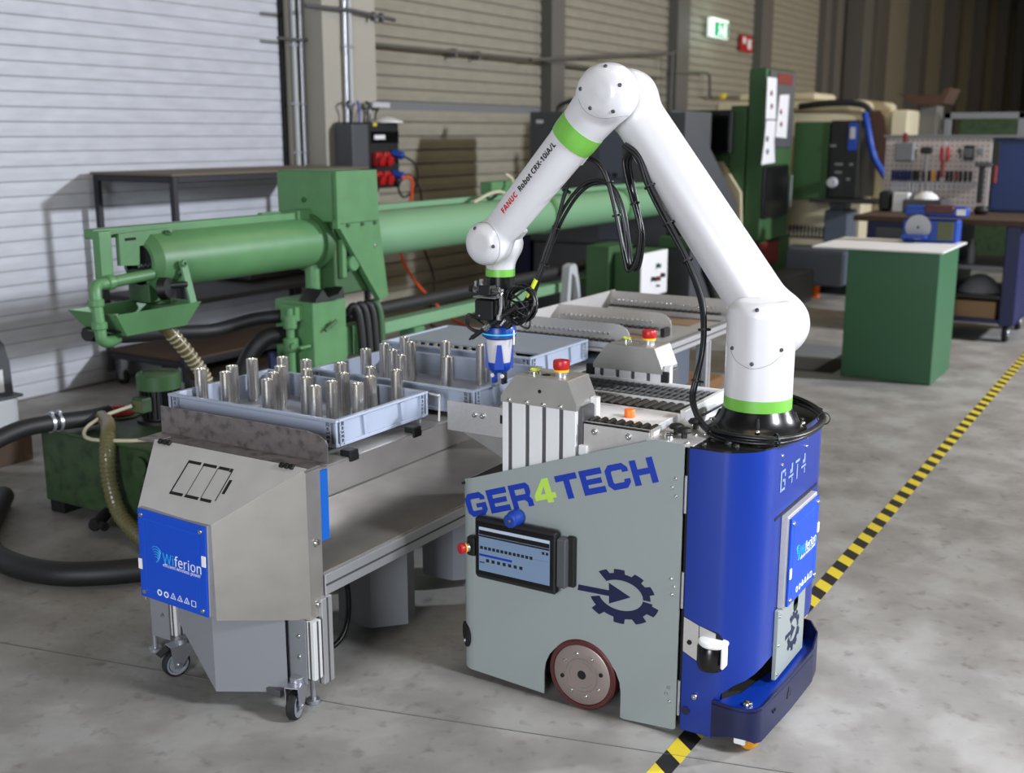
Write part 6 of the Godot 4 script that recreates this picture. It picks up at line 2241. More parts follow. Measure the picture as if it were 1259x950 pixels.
func build_tank() -> void:
	var t := thing("coolant_tank", "low dark green coolant tank with a motor and a red filler cap", "tank", V(2.95, 0, -3.35))
	var G = M.tank_green
	obj(t, "tank_body", bar(V(2.645, 0.05, -3.70), V(3.25, 0.33, -2.96), 0.006), G)
	obj(t, "tank_lid", bar(V(2.63, 0.33, -3.715), V(3.265, 0.345, -2.945), 0.004), G)
	for z in [-3.66, -3.02]:
		obj(t, "skid", bar(V(2.66, 0.0, z - 0.04), V(3.2, 0.05, z + 0.04), 0.004), M.hole)
	var b := MB.new()
	var mc := V(2.935, 0.345, -3.36)
	b.lathe(mc, Vector3.UP, [Vector2(0, 0), Vector2(0.09, 0), Vector2(0.09, 0.012), Vector2(0.062, 0.014), Vector2(0.062, 0.13), Vector2(0, 0.13)], 28)
	var mo := obj(t, "motor", b, M.black)
	for k in 20:
		var a := TAU * k / 20.0
		b = MB.new()
		b.box(mc + V(cos(a) * 0.066, 0.075, sin(a) * 0.066), V(0.018, 0.11, 0.003), 0.001, Basis(V(0, 1, 0), -a))
		obj(mo, "cooling_fin", b, M.black)
	b = MB.new()
	b.lathe(mc + V(0, 0.128, 0), Vector3.UP, [Vector2(0.06, 0), Vector2(0.083, 0.002), Vector2(0.083, 0.056), Vector2(0.078, 0.062), Vector2(0.066, 0.063), Vector2(0.064, 0.058), Vector2(0, 0.058)], 32)
	var cv := obj(mo, "fan_cover", b, M.lathe_green)
	b = MB.new()
	for k in 9:
		for j in 5:
			var a := TAU * k / 9.0 + j * 0.3
			b.cyl(mc + V(cos(a) * (0.012 + 0.011 * j), 0.1855, sin(a) * (0.012 + 0.011 * j)), mc + V(cos(a) * (0.012 + 0.011 * j), 0.1868, sin(a) * (0.012 + 0.011 * j)), 0.0042, 6)
	obj(cv, "fan_grille", b, M.olive).set_meta("kind", "stuff")
	obj(mo, "terminal_box", bar(mc + V(-0.115, 0.05, -0.03), mc + V(-0.06, 0.11, 0.03), 0.006), G)
	obj(mo, "motor_plate", bar(mc + V(-0.117, 0.055, -0.02), mc + V(-0.1145, 0.10, 0.025), 0.001), M.olive)
	b = MB.new()
	b.lathe(V(2.90, 0.345, -3.56), Vector3.UP, [Vector2(0, 0), Vector2(0.06, 0), Vector2(0.06, 0.012), Vector2(0.05, 0.022), Vector2(0.024, 0.026), Vector2(0.024, 0.042), Vector2(0, 0.042)], 24)
	obj(t, "filler_cap", b, M.red, "red filler cap")
	b = MB.new()
	b.cyl(V(2.90, 0.3445, -3.56), V(2.90, 0.352, -3.56), 0.085, 24, 0.003)
	obj(t, "filler_ring", b, M.lathe_green)
	b = MB.new()
	b.lathe(V(2.632, 0.27, -3.14), V(-1, 0, 0), [Vector2(0, 0), Vector2(0.035, 0), Vector2(0.035, 0.006), Vector2(0, 0.006)], 16)
	obj(t, "inspection_cover", b, G)
	b = MB.new()
	b.cyl(V(2.645, 0.06, -3.35), V(2.54, 0.045, -3.30), 0.022, 12, 0.004)
	b.cyl(V(2.57, 0.045, -3.34), V(2.56, 0.045, -3.26), 0.016, 10)
	obj(t, "drain_tap", b, M.hole)
	for q in [[2.70, -3.65], [2.70, -3.02], [3.18, -3.02], [2.70, -3.35]]:
		screw(t, V(q[0], 0.345, q[1]), Vector3.UP, 0.012, G)
	# hoses
	b = MB.new()
	var h1 := smooth_path([V(2.15, 0.24, -3.58), V(2.30, 0.345, -3.56), V(2.43, 0.39, -3.54), V(2.55, 0.395, -3.52), V(2.70, 0.385, -3.50), V(2.80, 0.385, -3.49)])
	b.tube(h1, 0.032, 12)
	var bh := solo("suction_hose", "thick black hose lying across the tank lid toward the left edge", "hose", b, M.hose_black, V(2.5, 0.345, -3.52))
	for q in [V(2.555, 0.395, -3.52), V(2.585, 0.394, -3.517)]:
		b = MB.new()
		b.lathe(q, V(1, 0, 0.1), [Vector2(0.03, 0), Vector2(0.036, 0), Vector2(0.036, 0.012), Vector2(0.03, 0.012)], 16)
		b.box(q + V(0.006, 0.034, 0.012), V(0.014, 0.02, 0.02), 0.003)
		obj(bh, "hose_clamp", b, M.zinc)
	b = MB.new()
	var h2 := smooth_path([V(2.74, 0.385, -3.46), V(2.70, 0.38, -3.38), V(2.635, 0.36, -3.30), V(2.60, 0.30, -3.27), V(2.595, 0.20, -3.26), V(2.59, 0.10, -3.22), V(2.57, 0.05, -3.12), V(2.52, 0.035, -2.98), V(2.45, 0.034, -2.80)])
	b.tube(h2, 0.028, 12)
	var rh := solo("return_hose", "ribbed translucent hose hanging down the near side of the tank", "hose", b, M.hose_clear, V(2.55, 0.035, -3.1))
	b = MB.new()
	for i in range(12, h2.size() - 1):
		var d: Vector3 = (h2[i + 1] - h2[i]).normalized()
		b.lathe(h2[i], d, [Vector2(0.0275, 0), Vector2(0.0295, 0.003), Vector2(0.0295, 0.007), Vector2(0.0275, 0.010)], 12)
	obj(rh, "spiral_rib", b, M.olive)
	b = MB.new()
	b.tube(smooth_path([V(2.80, 0.43, -3.36), V(2.72, 0.40, -3.42), V(2.65, 0.365, -3.44), V(2.61, 0.345, -3.38), V(2.63, 0.35, -3.25), V(2.70, 0.352, -3.15), V(2.85, 0.353, -3.05), V(3.05, 0.354, -2.99)]), 0.007, 8)
	solo("white_cable", "thin cream cable looped round the hoses on the tank", "cable", b, M.hose_white, V(2.7, 0.345, -3.3))
	b = MB.new()
	b.tube(smooth_path([V(2.60, 0.042, -3.9), V(2.34, 0.042, -3.62), V(2.20, 0.042, -3.40), V(2.16, 0.042, -3.22), V(2.18, 0.042, -3.05), V(2.25, 0.042, -2.93), V(2.36, 0.042, -2.82), V(2.55, 0.042, -2.66), V(2.8, 0.042, -2.5)]), 0.04, 14)
	solo("floor_hose", "thick black hose curving across the floor behind the cart", "hose", b, M.hose_black, V(2.3, 0.0, -3.0))
	# bin on a wooden block at the left edge of the hall
	var lb := thing("grey_bin", "grey metal bin with a tall rounded back standing on a wooden block", "bin", V(2.95, 0.15, -4.55))
	b = MB.new()
	b.bx(V(2.62, 0.15, -4.85), V(3.05, 0.30, -4.38), 0.02)
	obj(lb, "bin_body", b, M.grey_light)
	obj(lb, "bin_rim", bar(V(2.61, 0.295, -4.86), V(3.06, 0.308, -4.37), 0.004), M.lathe_grey)
	b = MB.new()
	b.prism([Vector2(2.60, 0.308), Vector2(3.045, 0.308), Vector2(3.04, 0.45), Vector2(3.02, 0.53), Vector2(2.99, 0.565), Vector2(2.93, 0.585), Vector2(2.60, 0.59)], frame(V(0, 0, -4.42), V(1, 0, 0), V(0, 1, 0)), -0.22)
	obj(lb, "rounded_back", b, M.lathe_grey)
	obj(lb, "label_plate", bar(V(2.90, 0.32, -4.419), V(3.0, 0.42, -4.415), 0.001), M.paper)
	solo("wooden_block", "brown wooden block under the grey bin", "block", bar(V(2.74, 0.0, -4.80), V(3.09, 0.15, -4.38), 0.006), M.wood_dark, V(2.95, 0, -4.58))

func build_lathe() -> void:
	var l := thing("grey_lathe", "large dark grey lathe with a sloping front edge at the end of the feeder tube", "lathe", V(8.1, 0, -3.8))
	var b := MB.new()
	b.prism([Vector2(7.6, 0.62), Vector2(7.6, 1.57), Vector2(7.74, 1.57), Vector2(8.68, 0.885), Vector2(8.68, 0.62)], frame(V(0, 0, -3.2), V(1, 0, 0), V(0, 1, 0)), -0.10)
	obj(l, "sloping_hood", b, M.lathe_grey)
	obj(l, "cabinet", bar(V(7.6, 0.62, -4.46), V(8.35, 1.585, -3.30), 0.01), M.lathe_grey)
	obj(l, "door_strip", bar(V(7.585, 0.66, -3.86), V(7.602, 1.50, -3.67), 0.004), M.lathe_blue_grey)
	b = MB.new()
	b.bx(V(7.583, 1.10, -3.855), V(7.586, 1.107, -3.675), 0)
	obj(l, "door_gap", b, M.hole)
	for z in [-3.79, -3.73]:
		b = MB.new()
		b.cyl(V(7.585, 1.13, z), V(7.57, 1.13, z), 0.018, 12)
		obj(l, "lock", b, M.black)
	obj(l, "tag", bar(V(7.597, 1.50, -4.40), V(7.601, 1.525, -4.34), 0), M.paper)
	obj(l, "base", bar(V(7.62, 0.0, -4.44), V(8.9, 0.62, -3.15), 0.015), M.lathe_grey)
	obj(l, "side_door", bar(V(7.59, 0.05, -4.60), V(8.2, 0.70, -4.45), 0.008), M.navy)
	obj(l, "tailstock_bed", bar(V(7.2, 0.66, -3.20), V(7.98, 0.74, -2.95), 0.01), M.lathe_green)
	obj(l, "chuck_guard", bar(V(7.3, 0.74, -3.19), V(7.7, 0.84, -3.0), 0.01), M.black)
	obj(l, "bed_leg", bar(V(7.3, 0.0, -3.18), V(7.5, 0.66, -3.0), 0.01), M.lathe_grey)
	b = MB.new()
	b.tube(smooth_path([V(7.55, 0.66, -3.1), V(7.56, 0.45, -2.98), V(7.66, 0.2, -2.93), V(7.7, 0.04, -2.9)]), 0.035, 10)
	obj(l, "black_duct", b, M.hose_black)
	b = MB.new()
	b.tube(smooth_path([V(7.9, 1.58, -4.38), V(7.91, 1.64, -4.36), V(7.95, 1.69, -4.2), V(7.95, 1.70, -4.0), V(7.95, 1.6, -3.8)]), 0.018, 8)
	obj(l, "cable_arch", b, M.hose_black)
	# control box with a white front
	var c := thing("control_box", "small green control box with a white button panel behind the roller table", "control box", V(6.45, 0.0, -2.9))
	obj(c, "green_housing", bar(V(6.27, 0.43, -3.08), V(6.66, 0.72, -2.905), 0.01), M.lathe_green)
	obj(c, "back_housing", bar(V(6.22, 0.43, -3.25), V(6.55, 0.755, -3.085), 0.01), M.lathe_green)
	obj(c, "white_panel", bar(V(6.275, 0.44, -2.906), V(6.665, 0.715, -2.895), 0.004), M.white)
	for q in [[6.50, 0.625, 0], [6.43, 0.55, 1], [6.50, 0.545, 2], [6.57, 0.56, 1], [6.50, 0.50, 1]]:
		b = MB.new()
		b.cyl(V(q[0], q[1], -2.896), V(q[0], q[1], -2.87), 0.014 if q[1] > 0.51 else 0.006, 12, 0.002)
		obj(c, "button", b, [mat(Color(0.05, 0.35, 0.25), 0.4), M.black, M.red_dull][q[2]])
	obj(c, "box_stand", bar(V(6.30, 0.0, -3.2), V(6.62, 0.43, -2.95), 0.01), M.lathe_grey)
	# green machine with the paper notes
	var g := thing("green_machine", "tall green machine tool with a dark window and paper notes on its column", "machine", V(9.4, 0, -3.3))
	obj(g, "column", bar(V(9.0, 0.56, -3.257), V(9.71, 1.934, -3.107), 0.015), M.lathe_green)
	obj(g, "shoulder", bar(V(9.0, 0.5, -3.40), V(9.64, 1.645, -3.26), 0.012), M.lathe_green)
	obj(g, "lower_body", bar(V(9.01, 0.5, -3.95), V(9.62, 1.28, -3.402), 0.012), M.lathe_green)
	obj(g, "dark_panel", bar(V(9.04, 1.313, -3.106), V(9.675, 1.918, -3.092), 0.004), M.lathe_grey)
	obj(g, "red_label", bar(V(9.21, 1.816, -3.091), V(9.59, 1.902, -3.087), 0.002), M.red_dull)
	b = MB.new()
	b.box(V(9.3, 0.96, -3.10), V(0.60, 0.43, 0.04), 0.03)
	obj(g, "window", b, M.black_gloss)
	b = MB.new()
	b.cyl(V(9.67, 0.81, -3.085), V(9.67, 1.08, -3.085), 0.012, 8)
	obj(g, "door_handle", b, M.grey_mid)
	obj(g, "machine_base", bar(V(9.05, 0.0, -4.1), V(9.96, 0.56, -3.16), 0.015), M.lathe_green)
	obj(g, "red_panel", bar(V(9.06, 0.35, -3.159), V(9.59, 0.54, -3.14), 0.004), M.red_dull)
	obj(g, "plinth", bar(V(9.1, 0.0, -3.16), V(9.85, 0.27, -2.9), 0.01), M.lathe_grey)
	b = MB.new()
	b.prism([Vector2(-3.50, 0.45), Vector2(-3.49, 1.20), Vector2(-3.44, 1.20), Vector2(-3.27, 0.96), Vector2(-3.24, 0.45)], frame(V(8.99, 0, 0), V(0, 0, 1), V(0, 1, 0)), 0.04)
	obj(g, "cream_guard", b, M.cream)
	var notes := [["upper long white paper note on the green machine column", [Vector2(8.957, 1.538), Vector2(8.957, 1.859), Vector2(9.18, 1.859), Vector2(9.20, 1.538)], -3.09], ["lower curled white paper note hanging on the green machine column", [Vector2(8.893, 1.184), Vector2(8.936, 1.356), Vector2(8.957, 1.527), Vector2(9.193, 1.527), Vector2(9.17, 1.356), Vector2(9.214, 1.195)], -3.085], ["shorter white paper note on the dark panel right of the long ones", [Vector2(9.214, 1.399), Vector2(9.279, 1.731), Vector2(9.514, 1.741), Vector2(9.493, 1.388)], -3.09]]
	for n in notes:
		b = MB.new()
		b.prism(n[1], frame(V(0, 0, n[2]), V(1, 0, 0), V(0, 1, 0)), 0.003)
		var pn := solo("paper_note", n[0], "paper", b, M.paper, V(n[1][0].x, n[1][0].y, n[2]))
		for q in [[0.12, 0.1], [0.10, 0.2]]:
			b = MB.new()
			var p := V(n[1][0].x + q[0], n[1][0].y + q[1], n[2])
			b.cyl(p, p + V(0, 0, 0.008), 0.022, 10)
			obj(pn, "magnet", b, M.red_dull if n[0][0] != "l" else M.black)
	var mo := thing("monitor", "black monitor on an arm beside the tall green machine", "monitor", V(8.9, 1.25, -3.5))
	obj(mo, "monitor_case", bar(V(8.88, 1.262, -3.74), V(8.94, 1.61, -3.342), 0.01), M.black)
	obj(mo, "screen", bar(V(8.873, 1.285, -3.72), V(8.881, 1.59, -3.362), 0.002), M.screen_off)
	obj(mo, "arm", bar(V(8.94, 1.32, -3.50), V(9.01, 1.38, -3.43)), M.black)

func build_far_machine() -> void:
	var m := thing("cream_machine", "cream machine tool with a green control cabinet behind the paper notes", "machine", V(11.0, 0, -3.2))
	obj(m, "cream_body", bar(V(11.15, 0.35, -4.6), V(13.2, 1.62, -2.62), 0.03), M.cream)
	obj(m, "cream_lower", bar(V(10.75, 0.10, -3.9), V(11.2, 0.84, -2.75), 0.02), M.cream)
	obj(m, "cream_side", bar(V(11.05, 0.35, -2.62), V(12.6, 1.64, -2.46), 0.02), M.cream)
	var b := MB.new()
	b.bx(V(11.2, 1.62, -4.4), V(12.5, 1.74, -2.9), 0.04)
	b.bx(V(11.3, 1.74, -4.2), V(12.0, 1.82, -3.4), 0.03)
	obj(m, "top_cover", b, M.cream)
	b = MB.new()
	b.tube(smooth_path([V(11.1, 1.68, -3.5), V(11.1, 1.71, -3.2), V(11.12, 1.69, -2.9), V(11.13, 1.58, -2.8)]), 0.03, 8)
	obj(m, "black_hose", b, M.hose_black)
	obj(m, "green_cabinet", bar(V(10.35, 0.84, -3.30), V(11.0, 1.53, -2.97), 0.015), M.lathe_green)
	obj(m, "control_panel", bar(V(10.33, 0.86, -2.96), V(10.95, 1.54, -2.70), 0.01), M.black)
	obj(m, "blue_display", bar(V(10.322, 1.28, -2.80), V(10.331, 1.52, -2.72), 0.002), M.tool_blue)
	obj(m, "panel_light", bar(V(10.316, 1.38, -2.785), V(10.323, 1.48, -2.74), 0.002), M.grey_light)
	b = MB.new()
	b.cyl(V(10.33, 1.00, -2.91), V(10.27, 1.00, -2.91), 0.045, 18, 0.006)
	obj(m, "hand_dial", b, M.grey_light)
	for q in [[1.31, -2.93, 0.05], [1.15, -2.87, 0.07], [1.08, -2.87, 0.06], [1.15, -2.76, 0.03], [1.02, -2.78, 0.03]]:
		obj(m, "key_row", bar(V(10.322, q[0], q[1] - q[2] * 0.5), V(10.331, q[0] + 0.02, q[1] + q[2] * 0.5), 0.001), M.grey_mid)
	obj(m, "tray_shelf", bar(V(10.1, 0.83, -3.05), V(10.6, 0.855, -2.45), 0.004), M.shelf_dark)
	obj(m, "grey_pillar", bar(V(10.25, 0.10, -2.95), V(10.55, 0.76, -2.74), 0.01), M.lathe_blue_grey)
	obj(m, "pillar_top", bar(V(10.28, 0.74, -2.92), V(10.5, 0.84, -2.78), 0.02), M.lathe_grey)
	obj(m, "grey_footing", bar(V(9.9, 0.12, -3.3), V(10.5, 0.42, -2.66), 0.02), M.lathe_blue_grey)
	obj(m, "dark_plinth", bar(V(10.3, 0.0, -3.9), V(13.0, 0.10, -2.5), 0.01), M.hole)
	obj(m, "orange_foot", bar(V(10.0, 0.0, -2.98), V(10.08, 0.13, -2.90), 0.004), M.orange)
	b = MB.new()
	var pts := []
	for i in 90:
		var a := TAU * i / 9.0
		pts.append(V(10.3 + 0.045 * cos(a), 0.55 + 0.055 * sin(a), -3.28 + i * 0.0038))
	b.tube(pts, 0.008, 5)
	obj(m, "coiled_cord", b, M.black)
	b = MB.new()
	b.tube(smooth_path([V(10.45, 1.60, -2.70), V(10.40, 1.50, -2.66), V(10.38, 1.36, -2.62), V(10.40, 1.22, -2.58), V(10.40, 1.05, -2.47), V(10.42, 1.0, -2.44)]), 0.03, 10)
	solo("blue_hose", "blue hose hanging at the right of the black control panel", "hose", b, M.tool_blue, V(10.4, 1.0, -2.5))
	b = MB.new()
	b.prism([Vector2(-2.72, 1.62), Vector2(-2.64, 1.63), Vector2(-2.60, 1.58), Vector2(-2.47, 1.12), Vector2(-2.50, 1.06), Vector2(-2.57, 1.08), Vector2(-2.68, 1.4)], frame(V(10.7, 0, 0), V(0, 0, 1), V(0, 1, 0)), -0.05)
	solo("leather_cover", "brown hanging cover beside the blue hose", "cover", b, M.rust, V(10.7, 1.06, -2.6))
	b = MB.new()
	b.prism([Vector2(-2.66, 1.80), Vector2(-2.50, 1.70), Vector2(-2.30, 1.68), Vector2(-2.23, 1.70), Vector2(-2.18, 1.84), Vector2(-2.22, 1.84), Vector2(-2.27, 1.77), Vector2(-2.52, 1.775)], frame(V(11.4, 0, 0), V(0, 0, 1), V(0, 1, 0)), -0.5)
	var sc := solo("scrap_tub", "brown scoop-shaped tub on a stand above the tool board", "tub", b, M.rust, V(11.6, 1.68, -2.4))
	obj(sc, "stand", bar(V(11.5, 0.0, -2.46), V(11.8, 1.69, -2.30), 0.01), M.column_dark)
	# grey shelving frame and a long dark machine behind the tool board
	var fr := thing("guard_rail", "grey tubular frame behind the tool board", "frame", V(11.6, 0, -1.9))
	for z in [-2.25, -1.6, -1.0]:
		obj(fr, "upright", bar(V(11.6, 0, z), V(11.66, 1.62, z + 0.06)), M.grey_mid)
	obj(fr, "rail", bar(V(11.6, 1.56, -2.25), V(11.66, 1.62, -0.6)), M.grey_mid)
	solo("dark_machine", "long dark green machine bed behind the grey frame", "machine", bar(V(13.0, 0.0, -2.4), V(14.5, 1.58, 0.4), 0.05), M.tank_green, V(13.7, 0, -1.2))

func build_bench() -> void:
	var w := thing("workbench", "blue workbench on wheels with a dark wooden top under the tool board", "workbench", V(8.8, 0, -1.7))
	obj(w, "bench_top", bar(V(8.38, 0.81, -2.20), V(9.25, 0.85, -0.95), 0.004), M.wood_dark)
	obj(w, "left_cabinet", bar(V(8.46, 0.14, -2.12), V(9.2, 0.81, -1.50), 0.01), M.bench_blue)
	obj(w, "drawer", bar(V(8.445, 0.66, -2.05), V(8.462, 0.77, -1.55), 0.004), M.lathe_grey)
	obj(w, "right_side", bar(V(8.42, 0.12, -1.17), V(9.2, 0.81, -1.07), 0.008), M.bench_blue)
	obj(w, "middle_shelf", bar(V(8.44, 0.50, -1.50), V(9.2, 0.53, -1.17)), M.grey_mid)
	obj(w, "lower_shelf", bar(V(8.44, 0.30, -1.50), V(9.2, 0.33, -1.17)), M.shelf_dark)
	obj(w, "bottom_shelf", bar(V(8.44, 0.13, -1.50), V(9.2, 0.16, -1.07)), M.bench_blue)
	for q in [[8.52, -1.13], [9.12, -1.13], [8.55, -2.05], [9.12, -2.05]]:
		var b := MB.new()
		b.cyl(V(q[0], 0.06, q[1] - 0.02), V(q[0], 0.06, q[1] + 0.02), 0.06, 20, 0.008)
		var wh := obj(w, "wheel", b, M.rubber)
		b = MB.new()
		b.cyl(V(q[0], 0.06, q[1] - 0.023), V(q[0], 0.06, q[1] + 0.023), 0.03, 16, 0.003)
		obj(wh, "hub", b, M.zinc)
	solo("cardboard_box", "brown cardboard box on the bottom shelf of the blue workbench", "box", bar(V(8.46, 0.16, -1.47), V(8.75, 0.28, -1.20), 0.004), M.card, V(8.6, 0.16, -1.33))
	var bl := MB.new()
	bl.lathe(V(8.62, 0.33, -1.34), Vector3.UP, [Vector2(0, 0), Vector2(0.15, 0), Vector2(0.14, 0.03), Vector2(0.09, 0.09), Vector2(0.04, 0.12), Vector2(0, 0.125)], 14)
	solo("plastic_bag", "crumpled translucent bag on the lower shelf of the workbench", "bag", bl, M.grey_mid, V(8.62, 0.33, -1.34))
	var bo := MB.new()
	bo.lathe(V(8.55, 0.53, -1.40), Vector3.UP, [Vector2(0, 0), Vector2(0.03, 0), Vector2(0.03, 0.11), Vector2(0.012, 0.14), Vector2(0.012, 0.17), Vector2(0, 0.17)], 16)
	solo("bottle", "grey bottle on the middle shelf of the blue workbench", "bottle", bo, M.grey_mid, V(8.55, 0.53, -1.40))
	# perforated board and what hangs on it
	var p := thing("tool_board", "pale perforated tool board on the blue workbench", "tool board", V(9.22, 0.85, -1.8))
	obj(p, "board", bar(V(9.20, 0.85, -2.20), V(9.225, 1.40, -1.43), 0.003), M.pegboard)
	obj(p, "top_strip", bar(V(9.19, 1.395, -2.22), V(9.24, 1.415, -1.0), 0.003), M.grey_mid)
	var mm := MultiMesh.new()
	mm.transform_format = MultiMesh.TRANSFORM_3D
	var dot := CylinderMesh.new()
	dot.top_radius = 0.0055; dot.bottom_radius = 0.0055; dot.height = 0.002; dot.radial_segments = 6; dot.rings = 0
	mm.mesh = dot
	mm.instance_count = 21 * 14
	for i in 21:
		for j in 14:
			mm.set_instance_transform(i * 14 + j, Transform3D(Basis(V(0, 0, 1), PI / 2), V(9.1995, 0.88 + j * 0.038, -2.18 + i * 0.036) - org))
	var mi := MultiMeshInstance3D.new()
	mi.name = "peg_hole"
	mi.multimesh = mm
	mi.material_override = M.hole
	mi.set_meta("kind", "stuff")
	p.add_child(mi, true)
	obj(p, "label_rail", bar(V(9.185, 1.055, -2.15), V(9.2, 1.065, -1.48), 0.001), M.grey_light)
	var sx := [85, 115, 145, 175, 205, 235, 270, 300, 345, 395, 430, 470, 545, 580, 620, 655, 695, 735]
	var nth := ["first", "second", "third", "fourth", "fifth", "sixth", "seventh", "eighth", "ninth", "tenth", "eleventh", "twelfth", "thirteenth", "fourteenth", "fifteenth", "sixteenth", "seventeenth", "eighteenth"]
	for i in sx.size():
		var z: float = -2.13 + (sx[i] - 80) * 0.00087
		var hm: Material = M.bench_blue if i < 6 else M.black
		var cn := "dark blue" if i < 6 else "black"
		if i == 10:
			hm = M.wheel_yellow
			cn = "yellow"
		if i == 14:
			hm = M.red_dull
			cn = "red"
		var d := thing("screwdriver", "screwdriver with %s handle on the tool board, %s from the left" % [cn, nth[i]], "screwdriver", V(9.17, 1.02, z), "screwdrivers on the tool board")
		var b := MB.new()
		b.lathe(V(9.17, 1.07, z), Vector3.UP, [Vector2(0, 0), Vector2(0.008, 0), Vector2(0.013, 0.02), Vector2(0.012, 0.06), Vector2(0.013, 0.075), Vector2(0, 0.085)], 10)
		obj(d, "handle", b, hm)
		b = MB.new()
		b.cyl(V(9.17, 0.965 + 0.003 * i, z), V(9.17, 1.072, z), 0.004, 6)
		obj(d, "blade", b, M.zinc)
	var hang := func(called: String, label: String, cat: String, parts: Array) -> void:
		var t := thing(called, label, cat, parts[0][1])
		for q in parts:
			obj(t, q[0], bar(q[1], q[2], q[3]), q[4])
	hang.call("mallet", "black headed mallet with a grey handle on the tool board", "mallet", [["head", V(9.13, 1.275, -1.93), V(9.18, 1.325, -1.84), 0.012, M.black], ["handle", V(9.148, 1.13, -1.893), V(9.165, 1.275, -1.876), 0.006, M.grey_mid]])
	hang.call("tool_holder", "grey box-shaped tool holder at the left of the tool board", "holder", [["box", V(9.10, 1.22, -2.11), V(9.20, 1.36, -1.97), 0.01, M.grey_mid], ["red_tool", V(9.12, 1.33, -2.06), V(9.15, 1.43, -2.03), 0.005, M.red_dull]])
	hang.call("pliers", "big red gripping pliers hanging in the middle of the tool board", "pliers", [["jaw", V(9.16, 1.33, -1.765), V(9.18, 1.37, -1.745), 0.004, M.zinc], ["left_handle", V(9.15, 1.22, -1.79), V(9.18, 1.33, -1.765), 0.01, M.red], ["right_handle", V(9.15, 1.22, -1.745), V(9.18, 1.33, -1.72), 0.01, M.red], ["lever", V(9.15, 1.10, -1.775), V(9.175, 1.23, -1.75), 0.008, M.red_dull]])
	hang.call("spanner", "small dark spanner on the tool board beside the bit holder", "spanner", [["head", V(9.16, 1.28, -1.665), V(9.18, 1.32, -1.64), 0.006, M.lathe_grey], ["shank", V(9.165, 1.24, -1.65), V(9.178, 1.29, -1.638), 0.003, M.lathe_grey]])
	hang.call("bit_holder", "black ribbed bit holder on the tool board", "bit holder", [["frame", V(9.15, 1.23, -1.62), V(9.18, 1.34, -1.545), 0.004, M.black], ["bit_row", V(9.14, 1.30, -1.61), V(9.15, 1.31, -1.555), 0.001, M.grey_mid], ["bit_row", V(9.14, 1.28, -1.61), V(9.15, 1.29, -1.555), 0.001, M.grey_mid], ["bit_row", V(9.14, 1.26, -1.605), V(9.15, 1.27, -1.56), 0.001, M.grey_mid]])
	hang.call("clamp", "small dark clamp right of the bit holder on the tool board", "clamp", [["frame", V(9.16, 1.27, -1.53), V(9.18, 1.32, -1.48), 0.008, M.grey_mid]])
	hang.call("hammer", "long black hammer hanging at the right of the tool board", "hammer", [["head", V(9.13, 1.185, -1.53), V(9.18, 1.22, -1.41), 0.008, M.lathe_grey], ["handle", V(9.14, 0.92, -1.50), V(9.17, 1.19, -1.46), 0.008, M.black]])
	hang.call("file", "red handled file hanging at the right edge of the tool board", "file", [["blade", V(9.16, 1.20, -1.41), V(9.18, 1.37, -1.37), 0.004, M.black], ["handle", V(9.15, 1.06, -1.405), V(9.18, 1.20, -1.375), 0.01, M.red_dull]])
	hang.call("canister", "black canister at the left end of the bench top", "canister", [["body", V(8.95, 0.85, -2.17), V(9.05, 1.0, -2.08), 0.02, M.black]])
	hang.call("small_box", "white carton standing on the bench top", "box", [["body", V(8.9, 0.85, -2.05), V(9.0, 0.99, -1.94), 0.003, M.paper]])
	var cl := MB.new()
	cl.lathe(V(8.95, 0.95, -1.82), Vector3.UP, [Vector2(0.0, 0), Vector2(0.09, 0.0), Vector2(0.08, 0.02), Vector2(0.04, 0.05), Vector2(0, 0.055)], 12)
	var cloth := solo("white_cloth", "white bundled cloth on a dark box on the bench top", "cloth", cl, M.paper, V(8.95, 0.95, -1.82))
	solo("dark_case", "flat dark case under the white cloth on the bench top", "case", bar(V(8.82, 0.85, -1.96), V(9.1, 0.95, -1.68), 0.01), M.lathe_grey, V(8.95, 0.85, -1.82))
	var bb := MB.new()
	bb.lathe(V(8.9, 0.85, -1.42), Vector3.UP, [Vector2(0, 0), Vector2(0.04, 0.0), Vector2(0.055, 0.03), Vector2(0.04, 0.06), Vector2(0, 0.065)], 14)
	solo("black_pad", "round black pad at the right end of the bench top", "pad", bb, M.black, V(8.9, 0.85, -1.42))
	var bc := thing("blue_locker", "plain blue locker right of the tool board", "locker", V(9.3, 0.85, -1.2))
	obj(bc, "locker_body", bar(V(9.22, 0.85, -1.42), V(9.6, 1.39, -0.9), 0.01), M.cab_blue)
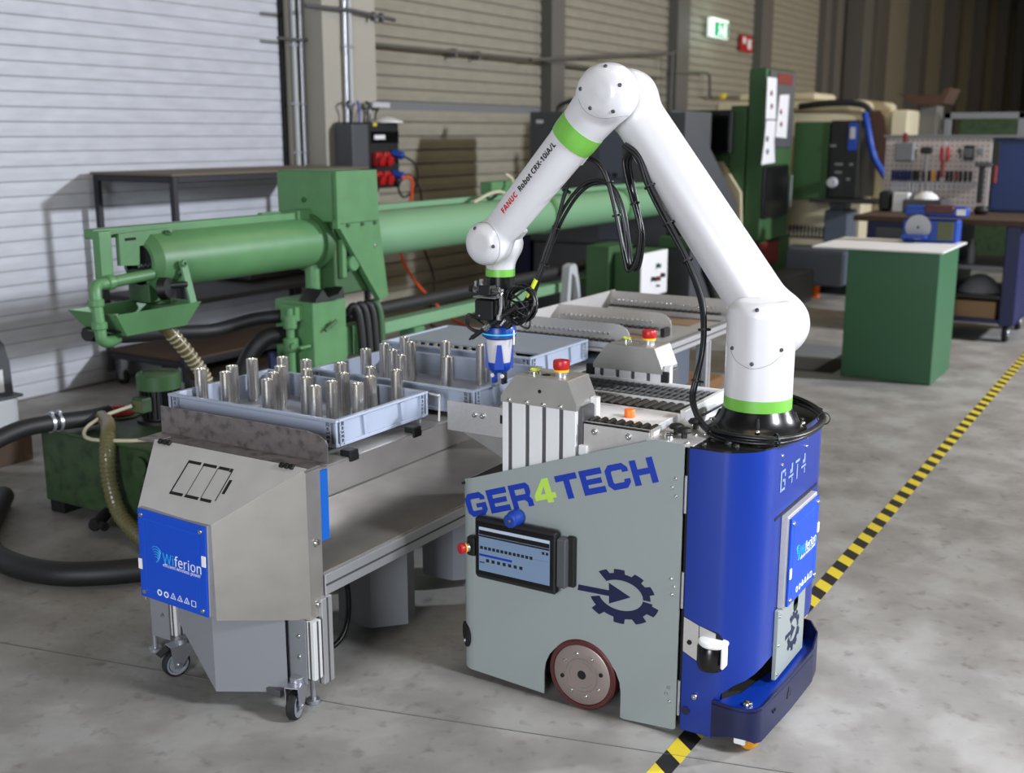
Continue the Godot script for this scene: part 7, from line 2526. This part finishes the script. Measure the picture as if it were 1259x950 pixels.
	obj(bc, "locker_door", bar(V(9.21, 0.87, -1.41), V(9.222, 1.37, -1.0), 0.004), M.cab_blue)
	# green pedestal with a white top and the grinder on it
	var g := thing("green_pedestal", "tall plain green sheet metal pedestal standing free on the floor", "pedestal", V(7.03, 0, -1.53))
	obj(g, "pedestal_body", bar(V(6.75, 0.0, -1.79), V(7.30, 0.772, -1.27), 0.006), M.cabinet_green)
	solo("white_sheet", "thin white board lying on top of the green pedestal", "board", bar(V(6.63, 0.772, -1.97), V(7.34, 0.782, -1.235), 0.002), M.white, V(7.0, 0.772, -1.6))
	var s := thing("grinder", "blue belt and disc grinder standing on the white board", "grinder", V(7.25, 0.782, -1.42))
	obj(s, "grinder_body", bar(V(7.20, 0.782, -1.59), V(7.33, 0.92, -1.27), 0.012), M.tool_blue)
	var b2 := MB.new()
	b2.lathe(V(7.20, 0.872, -1.495), V(-1, 0, 0), [Vector2(0, 0), Vector2(0.075, 0), Vector2(0.075, 0.012), Vector2(0.01, 0.013), Vector2(0, 0.013)], 32)
	var dsc := obj(s, "grinding_disc", b2, M.grey_light, "pale grinding disc")
	b2 = MB.new()
	b2.cyl(V(7.188, 0.872, -1.495), V(7.184, 0.872, -1.495), 0.008, 10)
	obj(dsc, "disc_hub", b2, M.black)
	obj(s, "rest_table", bar(V(7.10, 0.81, -1.575), V(7.20, 0.83, -1.43), 0.004), M.tool_blue)
	obj(s, "warning_plate", bar(V(7.193, 0.80, -1.385), V(7.201, 0.91, -1.295), 0.002), M.olive)
	obj(s, "belt_arm", bar(V(7.20, 0.935, -1.59), V(7.28, 1.0, -1.22), 0.02), M.tool_blue)
	obj(s, "sanding_belt", bar(V(7.19, 0.955, -1.47), V(7.29, 1.004, -1.30), 0.01), M.tyre_red)
	obj(s, "white_label", bar(V(7.196, 0.95, -1.285), V(7.201, 0.985, -1.235), 0.001), M.white)
	obj(s, "neck", bar(V(7.21, 0.91, -1.56), V(7.27, 0.95, -1.48), 0.006), M.lathe_grey)
